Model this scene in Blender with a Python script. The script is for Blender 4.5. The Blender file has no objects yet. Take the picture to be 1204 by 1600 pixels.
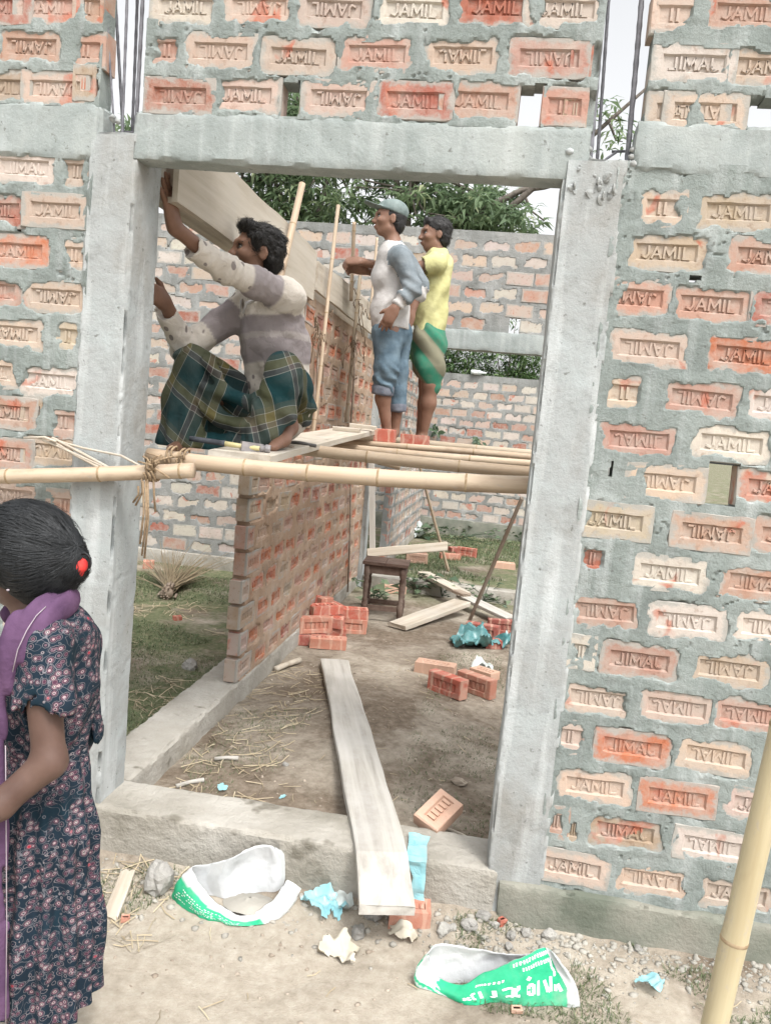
import bpy, bmesh, math, random
import numpy as np
from mathutils import Vector, Matrix

random.seed(11)
RNG = np.random.default_rng(11)
SC = bpy.context.scene
COL = SC.collection

# ---------------------------------------------------------------- camera
FPX, CAMH, CAMD, YAW, PITCH, ROLL = 1277.27, 1.56385, 2.53193, -0.137557, 0.101256, 0.092534
_fw = np.array([math.sin(YAW)*math.cos(PITCH), math.cos(YAW)*math.cos(PITCH), -math.sin(PITCH)])
_r0 = np.array([math.cos(YAW), -math.sin(YAW), 0.0])
_u0 = np.cross(_r0, _fw)
_r = math.cos(ROLL)*_r0 + math.sin(ROLL)*_u0
_u = -math.sin(ROLL)*_r0 + math.cos(ROLL)*_u0
CAMPOS = np.array([0.0, -CAMD, CAMH])
cam = bpy.data.cameras.new('camera')
cam.sensor_fit = 'VERTICAL'; cam.sensor_height = 36.0; cam.sensor_width = 27.0
cam.lens = FPX/1600*36.0
cam.clip_start = 0.05; cam.clip_end = 1000
camo = bpy.data.objects.new('camera', cam); COL.objects.link(camo)
camo.matrix_world = Matrix(((_r[0], _u[0], -_fw[0], CAMPOS[0]), (_r[1], _u[1], -_fw[1], CAMPOS[1]),
                            (_r[2], _u[2], -_fw[2], CAMPOS[2]), (0, 0, 0, 1)))
SC.camera = camo

# ---------------------------------------------------------------- sky, sun, exposure
SUN_EL, SUN_AZ = math.radians(57), math.radians(146)      # azimuth from +Y clockwise: hazy sun high on the right
world = bpy.data.worlds.new('World'); SC.world = world; world.use_nodes = True
wt = world.node_tree; wt.nodes.clear()
sky = wt.nodes.new('ShaderNodeTexSky'); sky.sky_type = 'NISHITA'; sky.sun_disc = False
sky.sun_elevation = SUN_EL; sky.sun_rotation = SUN_AZ; sky.dust_density = 5.0; sky.air_density = 1.0
hs = wt.nodes.new('ShaderNodeHueSaturation'); hs.inputs['Saturation'].default_value = 0.08
hs.inputs['Value'].default_value = 1.0
bg = wt.nodes.new('ShaderNodeBackground'); bg.inputs['Strength'].default_value = 0.15
wo = wt.nodes.new('ShaderNodeOutputWorld')
wt.links.new(sky.outputs[0], hs.inputs['Color']); wt.links.new(hs.outputs[0], bg.inputs['Color'])
wt.links.new(bg.outputs[0], wo.inputs['Surface'])
sl = bpy.data.lights.new('sun', 'SUN'); sl.energy = 1.0; sl.angle = math.radians(10); sl.color = (1.0, 0.96, 0.91)
so = bpy.data.objects.new('sun', sl); COL.objects.link(so)
_sd = Vector((math.sin(SUN_AZ)*math.cos(SUN_EL), math.cos(SUN_AZ)*math.cos(SUN_EL), math.sin(SUN_EL)))
so.rotation_euler = (-_sd).to_track_quat('-Z', 'Y').to_euler(); so.location = (0, -3, 8)
SC.view_settings.view_transform = 'Standard'; SC.view_settings.look = 'None'
SC.view_settings.exposure = 1.14; SC.view_settings.gamma = 1.0; SC.view_settings.use_curve_mapping = False

# ---------------------------------------------------------------- helpers
def at(px, py, plane, val):
    """point of the photograph on a plane of the place (pixels of the 1204x1600 photograph)"""
    d = _fw + _r*((px-602.0)/FPX) - _u*((py-800.0)/FPX)
    i = 'XYZ'.index(plane)
    return CAMPOS + d*((val-CAMPOS[i])/d[i])

_PERM = np.random.default_rng(3).permutation(4096).astype(np.int64)
_VAL = np.random.default_rng(4).random(4096)*2-1
def vnoise(P):
    P = np.asarray(P, float); I = np.floor(P).astype(np.int64); f = P-I; f = f*f*(3-2*f)
    def h(a, b, c): return _VAL[_PERM[(_PERM[(_PERM[a & 4095]+b) & 4095]+c) & 4095]]
    x, y, z = I[..., 0], I[..., 1], I[..., 2]; fx, fy, fz = f[..., 0], f[..., 1], f[..., 2]
    c00 = h(x, y, z)*(1-fx)+h(x+1, y, z)*fx; c10 = h(x, y+1, z)*(1-fx)+h(x+1, y+1, z)*fx
    c01 = h(x, y, z+1)*(1-fx)+h(x+1, y, z+1)*fx; c11 = h(x, y+1, z+1)*(1-fx)+h(x+1, y+1, z+1)*fx
    return (c00*(1-fy)+c10*fy)*(1-fz)+(c01*(1-fy)+c11*fy)*fz
def fbm(P, oct=4, gain=.5):
    P = np.asarray(P, float); s = 0; a = 1; n = 0
    for k in range(oct):
        s = s+a*vnoise(P+17.3*k); n += a; a *= gain; P = P*2.03
    return s/n
def sstep(a, b, x):
    t = np.clip((x-a)/(b-a), 0, 1); return t*t*(3-2*t)

def mesh(name, V, F, m, smooth=False, attrs=None):
    me = bpy.data.meshes.new(name)
    V = np.asarray(V, np.float32)
    if isinstance(F, np.ndarray):
        k = F.shape[1]
        me.vertices.add(len(V)); me.vertices.foreach_set('co', V.ravel())
        me.loops.add(F.size); me.loops.foreach_set('vertex_index', F.ravel().astype(np.int32))
        me.polygons.add(len(F))
        me.polygons.foreach_set('loop_start', np.arange(0, F.size, k, dtype=np.int32))
        me.polygons.foreach_set('loop_total', np.full(len(F), k, np.int32))
        me.update(calc_edges=True)
    else:
        me.from_pydata([tuple(map(float, v)) for v in V], [], [tuple(map(int, f)) for f in F]); me.update()
    if smooth: me.polygons.foreach_set('use_smooth', np.ones(len(me.polygons), bool))
    for mm in (m if isinstance(m, (list, tuple)) else [m]): me.materials.append(mm)
    for an, arr in (attrs or {}).items():
        arr = np.asarray(arr, np.float32)
        if arr.ndim == 1:
            a = me.attributes.new(an, 'FLOAT', 'POINT'); a.data.foreach_set('value', arr)
        else:
            a = me.attributes.new(an, 'FLOAT_VECTOR', 'POINT'); a.data.foreach_set('vector', arr.ravel())
    return me

def wloc(o):
    p = Vector((0, 0, 0))
    while o: p += o.location; o = o.parent
    return p
def put(name, V, F, m, parent=None, smooth=False, attrs=None):
    """link a mesh given in world coordinates; origin at its base, or at the parent's"""
    V = np.asarray(V, float)
    if parent is None:
        L = np.array([(V[:, 0].min()+V[:, 0].max())/2, (V[:, 1].min()+V[:, 1].max())/2, V[:, 2].min()])
    else: L = np.array(wloc(parent))
    o = bpy.data.objects.new(name, mesh(name, V-L, F, m, smooth, attrs)); COL.objects.link(o)
    if parent is None: o.location = L
    else: o.parent = parent
    return o
def tag(o, label=None, cat=None, group=None, kind=None):
    if label: o['label'] = label
    if cat: o['category'] = cat
    if group: o['group'] = group
    if kind: o['kind'] = kind
    return o
def thing(name, label, cat, loc=(0, 0, 0), group=None):
    o = bpy.data.objects.new(name, None); COL.objects.link(o); o.location = loc; o.empty_display_size = .1
    return tag(o, label, cat, group, 'thing')

class MB:
    def __init__(s): s.V = []; s.F = []; s.n = 0
    def add(s, V, F):
        V = [tuple(map(float, v)) for v in V]
        s.F += [tuple(int(i)+s.n for i in f) for f in F]; s.V += V; s.n += len(V); return s
    def box(s, c, d, R=None, taper=1.0):
        c = np.array(c, float); d = np.array(d, float)/2
        v = np.array([(x, y, z) for z in (-1, 1) for y in (-1, 1) for x in (-1, 1)], float)
        v[4:, :2] *= taper; v = v*d
        if R is not None: v = v @ np.array(R, float).T
        return s.add(v+c, [(0, 2, 3, 1), (4, 5, 7, 6), (0, 1, 5, 4), (2, 6, 7, 3), (0, 4, 6, 2), (1, 3, 7, 5)])
    def tube(s, P, r, n=8, cap=True, flat=1.0):
        P = np.array(P, float); m = len(P); r = np.broadcast_to(np.array(r, float), (m,))
        T = np.gradient(P, axis=0); T /= np.linalg.norm(T, axis=1)[:, None]+1e-12
        a = np.array([0, 0, 1.0]) if abs(T[0][2]) < .9 else np.array([1.0, 0, 0])
        N = np.cross(T[0], a); N /= np.linalg.norm(N); V = []
        th = np.arange(n)*2*math.pi/n
        for i in range(m):
            N = N-T[i]*(N@T[i]); N /= np.linalg.norm(N)+1e-12; B = np.cross(T[i], N)
            for t in th: V.append(P[i]+r[i]*(math.cos(t)*N+flat*math.sin(t)*B))
        F = [(i*n+j, i*n+(j+1) % n, (i+1)*n+(j+1) % n, (i+1)*n+j) for i in range(m-1) for j in range(n)]
        if cap: F += [tuple(range(n-1, -1, -1)), tuple(range((m-1)*n, m*n))]
        return s.add(V, F)
    def put(s, name, m, parent=None, smooth=False): return put(name, np.array(s.V), s.F, m, parent, smooth)

def rotz(a): c, s = math.cos(a), math.sin(a); return np.array([[c, -s, 0], [s, c, 0], [0, 0, 1.0]])
def rotx(a): c, s = math.cos(a), math.sin(a); return np.array([[1.0, 0, 0], [0, c, -s], [0, s, c]])
def roty(a): c, s = math.cos(a), math.sin(a); return np.array([[c, 0, s], [0, 1.0, 0], [-s, 0, c]])

# ---------------------------------------------------------------- materials
def _new(name):
    m = bpy.data.materials.new(name); m.use_nodes = True; nt = m.node_tree
    b = nt.nodes['Principled BSDF']; return m, nt, b
def N_(nt, t, **kw):
    n = nt.nodes.new('ShaderNode'+t)
    for k, v in kw.items():
        if k in n.inputs: n.inputs[k].default_value = v
        else: setattr(n, k, v)
    return n
def L_(nt, a, b): nt.links.new(a, b)
def coords(nt, scale=(1, 1, 1), rand=True):
    tc = N_(nt, 'TexCoord'); mp = N_(nt, 'Mapping'); mp.inputs['Scale'].default_value = scale
    if rand:
        oi = N_(nt, 'ObjectInfo'); mul = N_(nt, 'Math', operation='MULTIPLY'); mul.inputs[1].default_value = 37.0
        L_(nt, oi.outputs['Random'], mul.inputs[0])
        ad = N_(nt, 'VectorMath', operation='ADD'); L_(nt, tc.outputs['Object'], ad.inputs[0]); L_(nt, mul.outputs[0], ad.inputs[1])
        L_(nt, ad.outputs[0], mp.inputs['Vector'])
    else: L_(nt, tc.outputs['Object'], mp.inputs['Vector'])
    return mp.outputs[0]
def noise(nt, vec, scale, detail=5, rough=.55, dist=0.0):
    n = N_(nt, 'TexNoise'); n.inputs['Scale'].default_value = scale; n.inputs['Detail'].default_value = detail
    n.inputs['Roughness'].default_value = rough; n.inputs['Distortion'].default_value = dist
    L_(nt, vec, n.inputs['Vector']); return n.outputs['Fac']
def ramp(nt, fac, stops):
    r = N_(nt, 'ValToRGB'); e = r.color_ramp.elements
    while len(e) < len(stops): e.new(.5)
    for el, (p, c) in zip(e, stops):
        el.position = p; el.color = (*c, 1) if not isinstance(c, (int, float)) else (c, c, c, 1)
    L_(nt, fac, r.inputs['Fac']); return r.outputs['Color']
def mixc(nt, fac, a, b, mode='MIX'):
    m = N_(nt, 'Mix', data_type='RGBA', blend_type=mode); 
    for s, v in ((0, fac), (6, a), (7, b)):
        if isinstance(v, (int, float)): m.inputs[s].default_value = v
        elif isinstance(v, tuple): m.inputs[s].default_value = (*v, 1)
        else: L_(nt, v, m.inputs[s])
    return m.outputs[2]
def bumpn(nt, b, h, strength, dist=.01):
    bp = N_(nt, 'Bump'); bp.inputs['Strength'].default_value = strength; bp.inputs['Distance'].default_value = dist
    L_(nt, h, bp.inputs['Height']); L_(nt, bp.outputs[0], b.inputs['Normal'])
def mat(name, c1, c2, scale=6., c3=None, lo=.35, hi=.65, rough=.9, bump=.4, bscale=90., bdist=.004, stretch=(1, 1, 1),
        spec=.25, detail=6, speck=None, rand=True):
    m, nt, b = _new(name); v = coords(nt, stretch, rand)
    f = noise(nt, v, scale, detail)
    st = [(lo, c1), (hi, c2)] if c3 is None else [(lo, c1), ((lo+hi)/2, c2), (hi, c3)]
    c = ramp(nt, f, st)
    if speck:      # (colour, scale, threshold)
        c = mixc(nt, ramp(nt, noise(nt, v, speck[1], 3), [(speck[2], 0.0), (speck[2]+.06, 1.0)]), c, speck[0])
    L_(nt, c, b.inputs['Base Color']); b.inputs['Roughness'].default_value = rough
    b.inputs['Specular IOR Level'].default_value = spec
    if bump: bumpn(nt, b, noise(nt, v, bscale, 5, .65), bump, bdist)
    return m

def brick_material():
    m, nt, b = _new('fired_brick'); v = coords(nt); oi = N_(nt, 'ObjectInfo')
    c = oi.outputs['Color']
    red = ramp(nt, noise(nt, v, 7, 3, .5, .6), [(.63, 0.0), (.67, .85)])
    c = mixc(nt, red, c, (.40, .125, .075))
    dust = ramp(nt, noise(nt, v, 11, 6, .7), [(.40, 0.0), (.64, .7)])
    c = mixc(nt, dust, c, (.40, .35, .305))
    c = mixc(nt, ramp(nt, noise(nt, v, 45, 4), [(.30, .55), (.42, 0.0)]), c, mixc(nt, 1.0, c, (.62, .52, .46), 'MULTIPLY'))
    tc = N_(nt, 'TexCoord'); sp = N_(nt, 'SeparateXYZ'); L_(nt, tc.outputs['Object'], sp.inputs[0])
    def edge(o, half):
        a = N_(nt, 'Math', operation='ABSOLUTE'); L_(nt, o, a.inputs[0]); d = N_(nt, 'Math', operation='SUBTRACT'); d.inputs[0].default_value = half; L_(nt, a.outputs[0], d.inputs[1]); return d.outputs[0]
    mn = N_(nt, 'Math', operation='MINIMUM'); L_(nt, edge(sp.outputs[0], .12), mn.inputs[0]); L_(nt, edge(sp.outputs[2], .0575), mn.inputs[1])
    nz = N_(nt, 'Math', operation='MULTIPLY_ADD'); L_(nt, noise(nt, v, 24, 6, .68), nz.inputs[0]); nz.inputs[1].default_value = -.075; nz.inputs[2].default_value = .034
    ad = N_(nt, 'Math', operation='ADD'); L_(nt, mn.outputs[0], ad.inputs[0]); L_(nt, nz.outputs[0], ad.inputs[1])
    fr = N_(nt, 'Math', operation='LESS_THAN'); L_(nt, sp.outputs[1], fr.inputs[0]); fr.inputs[1].default_value = .012
    fm_ = N_(nt, 'Math', operation='MULTIPLY'); L_(nt, fr.outputs[0], fm_.inputs[0]); L_(nt, ramp(nt, ad.outputs[0], [(.004, .85), (.015, 0.0)]), fm_.inputs[1])
    c = mixc(nt, fm_.outputs[0], c, mixc(nt, noise(nt, v, 9, 3), (.24, .25, .23), (.40, .375, .34)))
    L_(nt, c, b.inputs['Base Color']); b.inputs['Roughness'].default_value = .93; b.inputs['Specular IOR Level'].default_value = .15
    bumpn(nt, b, noise(nt, v, 130, 5, .7), .5, .004); return m
def loose_brick_material():
    m, nt, b = _new('kiln_striped_brick'); v = coords(nt); oi = N_(nt, 'ObjectInfo')
    w = N_(nt, 'TexWave', bands_direction='X'); w.inputs['Scale'].default_value = 4.3; w.inputs['Distortion'].default_value = 4
    w.inputs['Detail'].default_value = 2; w.inputs['Detail Scale'].default_value = 1.5; L_(nt, v, w.inputs['Vector'])
    st = ramp(nt, w.outputs['Fac'], [(.86, 0.0), (.95, .6)])
    c = mixc(nt, st, oi.outputs['Color'], (.56, .36, .27))
    c = mixc(nt, ramp(nt, noise(nt, v, 14, 6, .7), [(.45, 0.0), (.7, .6)]), c, (.46, .34, .27))
    L_(nt, c, b.inputs['Base Color']); b.inputs['Roughness'].default_value = .92
    bumpn(nt, b, noise(nt, v, 110, 5, .7), .5, .004); return m
def mortar_material(name, a, b2, c3, streak=.25):
    m, nt, b = _new(name); v = coords(nt, rand=False)
    f = noise(nt, v, 3.2, 7, .62, .5)
    c = ramp(nt, f, [(.32, a), (.5, b2), (.68, c3)])
    mp = N_(nt, 'Mapping'); mp.inputs['Scale'].default_value = (14, 14, 1.1); L_(nt, v, mp.inputs['Vector'])
    c = mixc(nt, ramp(nt, noise(nt, mp.outputs[0], 1.3, 4), [(.5, 0.0), (.68, streak)]), c, (.58, .60, .60))
    c = mixc(nt, ramp(nt, noise(nt, v, 48, 3), [(.27, .75), (.34, 0.0)]), c, (.13, .13, .12)); c = mixc(nt, ramp(nt, noise(nt, v, 9, 7, .75), [(.54, 0.0), (.66, .35)]), c, (.16, .165, .155))
    L_(nt, c, b.inputs['Base Color']); b.inputs['Roughness'].default_value = .9; b.inputs['Specular IOR Level'].default_value = .2
    h = mixc(nt, .6, noise(nt, v, 22, 5, .62, 1.2), noise(nt, v, 85, 6, .75))
    bumpn(nt, b, h, .5 if 'concrete' in name else .8, .012); return m
def bamboo_material(name, a, b2, dark):
    m, nt, b = _new(name); v = coords(nt, (1.2, 22, 22))
    c = ramp(nt, noise(nt, v, 1.0, 5, .6), [(.34, a), (.62, b2)])
    v2 = coords(nt, (2.2, 5, 5))
    c = mixc(nt, ramp(nt, noise(nt, v2, 2.0, 5, .65), [(.52, 0.0), (.72, .6)]), c, dark); c = mixc(nt, ramp(nt, noise(nt, v2, 11, 5, .7), [(.58, 0.0), (.68, .5)]), c, (.36, .32, .28))
    L_(nt, c, b.inputs['Base Color']); b.inputs['Roughness'].default_value = .55; b.inputs['Specular IOR Level'].default_value = .35
    bumpn(nt, b, noise(nt, v, 4, 4), .25, .002); return m
def wood_material(name, a, b2, c3, dirt=(.5, .45, .4)):
    m, nt, b = _new(name); v = coords(nt, (.9, 16, 16))
    c = ramp(nt, noise(nt, v, 1.4, 7, .62, .35), [(.33, a), (.5, b2), (.66, c3)])
    v2 = coords(nt, (1, 1, 1))
    c = mixc(nt, ramp(nt, noise(nt, v2, 5, 6, .7), [(.45, 0.0), (.72, .7)]), c, dirt)
    L_(nt, c, b.inputs['Base Color']); b.inputs['Roughness'].default_value = .85
    bumpn(nt, b, noise(nt, v, 3, 6, .7), .35, .003); return m

M = {}
M['brick'] = brick_material(); M['loose_brick'] = loose_brick_material()
M['mortar'] = mortar_material('grey_mortar', (.158, .18, .170), (.228, .258, .243), (.305, .332, .316))
M['mud_mortar'] = mortar_material('dusty_brown_mortar', (.285, .19, .13), (.365, .26, .185), (.42, .325, .25), .1)
M['far_mortar'] = mortar_material('pale_grey_mortar', (.175, .18, .17), (.235, .24, .23), (.32, .32, .305), .12)
M['concrete'] = mortar_material('grey_cast_concrete', (.27, .265, .245), (.32, .335, .33), (.37, .405, .405), .45)
M['lintel'] = mortar_material('grey_lintel_concrete', (.22, .25, .24), (.29, .32, .31), (.355, .38, .365), .2)
M['plinth'] = mat('weathered_plinth_concrete', (.22, .205, .17), (.325, .305, .265), 3.2, (.41, .39, .35), .3, .68, bump=.9, bscale=34, bdist=.012, speck=((.18, .165, .135), 6, .64))
M['mossy'] = mat('damp_mossy_concrete', (.13, .145, .115), (.20, .205, .17), 5, (.27, .26, .22), .3, .7, bump=.6, bscale=70, bdist=.008)
M['steel'] = mat('rusty_rebar', (.10, .10, .11), (.19, .19, .21), 30, bump=.3, rough=.6, spec=.4)
M['bamboo'] = bamboo_material('pale_bamboo', (.36, .265, .18), (.47, .375, .275), (.21, .14, .09))
M['bamboo_green'] = bamboo_material('yellow_bamboo', (.40, .33, .20), (.50, .44, .29), (.27, .205, .12))
M['bamboo_old'] = bamboo_material('old_grey_bamboo', (.30, .24, .17), (.42, .35, .26), (.16, .11, .07))
M['node'] = mat('bamboo_node', (.24, .17, .10), (.40, .31, .20), 40, bump=.2)
M['plank'] = wood_material('weathered_plank', (.33, .28, .22), (.44, .385, .31), (.52, .47, .39), (.50, .47, .42))
M['plank_pale'] = wood_material('cement_dusted_plank', (.30, .28, .25), (.40, .38, .34), (.47, .45, .415), (.46, .445, .42))
M['plank_dark'] = wood_material('old_brown_plank', (.16, .115, .08), (.24, .185, .14), (.31, .255, .20), (.34, .29, .24))
M['ply'] = wood_material('pale_plywood', (.38, .33, .26), (.45, .40, .33), (.50, .455, .385), (.46, .42, .36))
M['stool'] = wood_material('dark_brown_stool_wood', (.055, .03, .022), (.085, .05, .036), (.12, .078, .06), (.2, .16, .13))
# ================================================================ ground
def gheight(x, y):
    x = np.asarray(x, float); y = np.asarray(y, float)
    out = sstep(.05, -.05, y); P = np.stack([x, y, 0*x], -1)
    zf = -.012+.055*np.exp(-((y+.02)/.16)**2)*(.6+.5*vnoise(P*3.1)) + .03*np.exp(-(((x-.75)/.5)**2+((y+.08)/.22)**2))
    mound = .065*np.exp(-(((x+.5)/.42)**2+((y-1.3)/.9)**2))
    zi = .085+mound*sstep(.1, .5, y)+.012*vnoise(P*1.7)
    zl = .09+.02*vnoise(P*1.3)
    z = np.where(x < -1.33, zl, zi)
    z = np.where(y > 5.0, .1+.02*vnoise(P*1.1), z)
    z = zf*out+z*(1-out)
    near = np.exp(-((x+.4)**2+(y-1)**2)/30)
    return z+near*(.010*fbm(P*7, 4)+.0035*fbm(P*32, 3))
def _axis(segs):
    a = []
    for s, e, d in segs: a += list(np.arange(s, e, d))
    return np.array(a+[segs[-1][1]])
gx = _axis([(-120, -20, 12), (-20, -5, 1.2), (-5, -3, .12), (-3, -1.5, .025), (-1.5, 1.3, .0125), (1.3, 3, .1), (3, 20, 1.4), (20, 120, 12)])
gy = _axis([(-60, -8, 6), (-8, -1.3, .4), (-1.3, 1.6, .0125), (1.6, 4, .025), (4, 10, .07), (10, 30, 1.2), (30, 260, 14)])
GX, GY = np.meshgrid(gx, gy, indexing='ij'); GZ = gheight(GX, GY)
nx, ny = GX.shape; idx = np.arange(nx*ny).reshape(nx, ny)
gF = np.stack([idx[:-1, :-1], idx[1:, :-1], idx[1:, 1:], idx[:-1, 1:]], -1).reshape(-1, 4)
def ground_material():
    m, nt, b = _new('dry_silty_earth'); v = N_(nt, 'NewGeometry').outputs['Position']
    sep = N_(nt, 'SeparateXYZ'); L_(nt, v, sep.inputs[0])
    big = noise(nt, v, 1.9, 7, .62, .4); fine = noise(nt, v, 26, 7, .7)
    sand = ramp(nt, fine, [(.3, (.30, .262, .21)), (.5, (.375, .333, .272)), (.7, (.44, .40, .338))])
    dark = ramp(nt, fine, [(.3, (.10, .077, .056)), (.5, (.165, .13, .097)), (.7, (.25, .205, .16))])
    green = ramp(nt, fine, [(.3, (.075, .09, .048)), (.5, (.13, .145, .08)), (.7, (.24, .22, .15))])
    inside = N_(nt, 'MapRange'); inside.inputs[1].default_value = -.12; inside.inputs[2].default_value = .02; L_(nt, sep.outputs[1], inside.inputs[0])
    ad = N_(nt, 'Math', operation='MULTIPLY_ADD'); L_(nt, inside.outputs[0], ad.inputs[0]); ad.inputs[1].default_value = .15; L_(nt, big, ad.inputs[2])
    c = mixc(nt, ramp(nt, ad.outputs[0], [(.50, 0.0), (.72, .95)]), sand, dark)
    lf = N_(nt, 'MapRange'); lf.inputs[1].default_value = -1.25; lf.inputs[2].default_value = -1.45; L_(nt, sep.outputs[0], lf.inputs[0])
    fy = N_(nt, 'MapRange'); fy.inputs[1].default_value = 4.2; fy.inputs[2].default_value = 5.0; L_(nt, sep.outputs[1], fy.inputs[0])
    lfy = N_(nt, 'MapRange'); lfy.inputs[1].default_value = .2; lfy.inputs[2].default_value = .9; L_(nt, sep.outputs[1], lfy.inputs[0])
    lm = N_(nt, 'Math', operation='MULTIPLY'); L_(nt, lf.outputs[0], lm.inputs[0]); L_(nt, lfy.outputs[0], lm.inputs[1])
    mx = N_(nt, 'Math', operation='MAXIMUM'); L_(nt, lm.outputs[0], mx.inputs[0]); L_(nt, fy.outputs[0], mx.inputs[1])
    gm = N_(nt, 'Math', operation='MULTIPLY'); L_(nt, mx.outputs[0], gm.inputs[0])
    L_(nt, ramp(nt, noise(nt, v, 2.7, 5, .6), [(.38, 0.0), (.55, 1.0)]), gm.inputs[1])
    c = mixc(nt, gm.outputs[0], c, green)
    L_(nt, c, b.inputs['Base Color']); b.inputs['Roughness'].default_value = .95; b.inputs['Specular IOR Level'].default_value = .12
    h = mixc(nt, .45, noise(nt, v, 55, 7, .72), noise(nt, v, 210, 4, .7))
    bumpn(nt, b, h, .75, .012); return m
M['ground'] = ground_material()
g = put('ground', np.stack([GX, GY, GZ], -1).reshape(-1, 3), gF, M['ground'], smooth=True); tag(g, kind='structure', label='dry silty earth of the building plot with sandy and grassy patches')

# ================================================================ concrete members
def rough_box(x0, x1, y0, y1, z0, z1, step=.014, amp=.004, chip=.010, f=9.0, seed=0.0, bev=.004, rough=.0015):
    def ax(a, b): return np.linspace(a, b, max(2, int(round((b-a)/step))+1))
    X, Y, Z = ax(x0, x1), ax(y0, y1), ax(z0, z1); V = []; Fc = []; n = 0
    for (A, B, fn, flip) in [(X, Z, lambda a, b: (a, y0+0*a, b), 0), (X, Z, lambda a, b: (a, y1+0*a, b), 1),
                             (Y, Z, lambda a, b: (x0+0*a, a, b), 1), (Y, Z, lambda a, b: (x1+0*a, a, b), 0),
                             (X, Y, lambda a, b: (a, b, z0+0*a), 1), (X, Y, lambda a, b: (a, b, z1+0*a), 0)]:
        a, b = np.meshgrid(A, B, indexing='ij'); v = np.stack(fn(a, b), -1).reshape(-1, 3)
        i = np.arange(a.size).reshape(a.shape)+n
        q = np.stack([i[:-1, :-1], i[1:, :-1], i[1:, 1:], i[:-1, 1:]], -1).reshape(-1, 4)
        if flip: q = q[:, ::-1]
        V.append(v); Fc.append(q); n += a.size
    V = np.concatenate(V); Fc = np.concatenate(Fc)
    key = np.round(V*1e5).astype(np.int64); _, first, inv = np.unique(key, axis=0, return_index=True, return_inverse=True)
    V = V[first]; Fc = inv.reshape(-1)[Fc]
    e = 1e-6
    nrm = np.stack([(V[:, 0] > x1-e)*1.-(V[:, 0] < x0+e), (V[:, 1] > y1-e)*1.-(V[:, 1] < y0+e), (V[:, 2] > z1-e)*1.-(V[:, 2] < z0+e)], -1)
    ne = (np.abs(nrm).sum(1) > 1.5); ln = np.linalg.norm(nrm, axis=1)[:, None]; nn = nrm/np.maximum(ln, 1e-9)
    P = V+seed
    d = amp*fbm(P*[f, f, f*.55], 4)+rough*fbm(P*38, 3)-.004*np.clip(fbm(P*33+5, 2)-.55, 0, 1)*3
    ch = np.clip(fbm(P*17, 3)*1.5-.05, 0, 1)*chip+np.clip(fbm(P*52+9, 2), 0, 1)*chip*.35+bev
    d = np.where(ne, d-ch, d-.10*chip*np.clip(fbm(P*14, 3)-.42, 0, 1)*4)
    V = V+nn*d[:, None]
    return V, Fc
def member(name, label, cat, box, m, group=None, **kw):
    V, Fc = rough_box(*box, **kw); o = put(name, V, Fc, m, smooth=True); o.data.set_sharp_from_angle(angle=math.radians(32)); return tag(o, label, cat, group, 'thing')

col_l = member('concrete_column', 'rough grey concrete column on the left of the doorway, behind the girl', 'column', (-1.405, -1.243, -.009, .19, .0, 2.415), M['concrete'], amp=.006, chip=.030, f=7, step=.009, rough=.0013)
col_r = member('concrete_column', 'rough grey concrete column on the right of the doorway, where the bamboo poles end', 'column', (.083, .262, -.011, .19, .0, 2.40), M['concrete'], amp=.006, chip=.034, f=7, seed=5, step=.009, rough=.0015)
lin_m = member('lintel_beam', 'pale concrete lintel spanning the doorway above the workers', 'beam', (-1.262, .150, -.005, .095, 2.335, 2.486), M['lintel'], amp=.004, chip=.012, seed=9)
lin_l = member('lintel_beam', 'short concrete band at top left, between brick panels left of the doorway', 'beam', (-3.2, -1.368, -.006, .095, 2.325, 2.50), M['lintel'], amp=.006, chip=.02, seed=13)
lin_r = member('lintel_beam', 'concrete band with trowelled patches at top right, right of the doorway', 'beam', (.277, 2.3, -.006, .095, 2.368, 2.512), M['lintel'], amp=.006, chip=.02, seed=17)
pl_f = member('plinth_beam', 'low concrete sill beam crossing the bottom of the doorway under the plank', 'plinth', (-3.2, .12, -.018, .205, -.12, .2), M['plinth'], amp=.006, chip=.02, seed=21)
pl_r = member('plinth_beam', 'damp mossy concrete base under the right brick panel', 'plinth', (.124, 2.3, -.028, .205, -.12, .172), M['mossy'], amp=.012, chip=.03, seed=25)
pl_l = member('plinth_beam', 'low concrete beam running back from the left column to the partition wall', 'plinth', (-1.437, -1.226, .208, 4.84, -.1, .198), M['plinth'], amp=.006, chip=.02, seed=29)
pl_c = member('plinth_beam', 'low concrete beam crossing the passage behind the stool', 'plinth', (-1.18, .9, 4.86, 5.04, -.1, .2), M['plinth'], amp=.008, chip=.02, seed=33, step=.03)
lin_c = member('lintel_beam', 'grey concrete lintel above the rear opening, right of the yellow shirt', 'beam', (-1.30, .9, 4.865, 4.99, 2.325, 2.502), M['lintel'], amp=.006, chip=.012, seed=37, step=.025)
pl_b = member('plinth_beam', 'dark mossy concrete base of the far rear wall', 'plinth', (-3.5, 1.6, 9.47, 9.72, -.1, .33), M['mossy'], amp=.01, chip=.02, seed=41, step=.05)
pl_k = member('plinth_beam', 'concrete base of the rear wall behind the grassy left room', 'plinth', (-4.6, -1.30, 4.868, 5.04, -.1, .21), M['plinth'], amp=.008, chip=.02, seed=45, step=.03)
col_c = member('concrete_column', 'pale narrow concrete column at the far end of the partition wall', 'column', (-1.355, -1.185, 4.845, 5.0, .0, 2.33), M['concrete'], amp=.005, chip=.012, seed=49, step=.03)
pl_s = member('plinth_beam', 'low concrete base under the second partition in the far room', 'plinth', (-1.24, -1.118, 5.9, 9.46, -.1, .2), M['plinth'], amp=.008, chip=.02, seed=53, step=.04)

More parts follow.
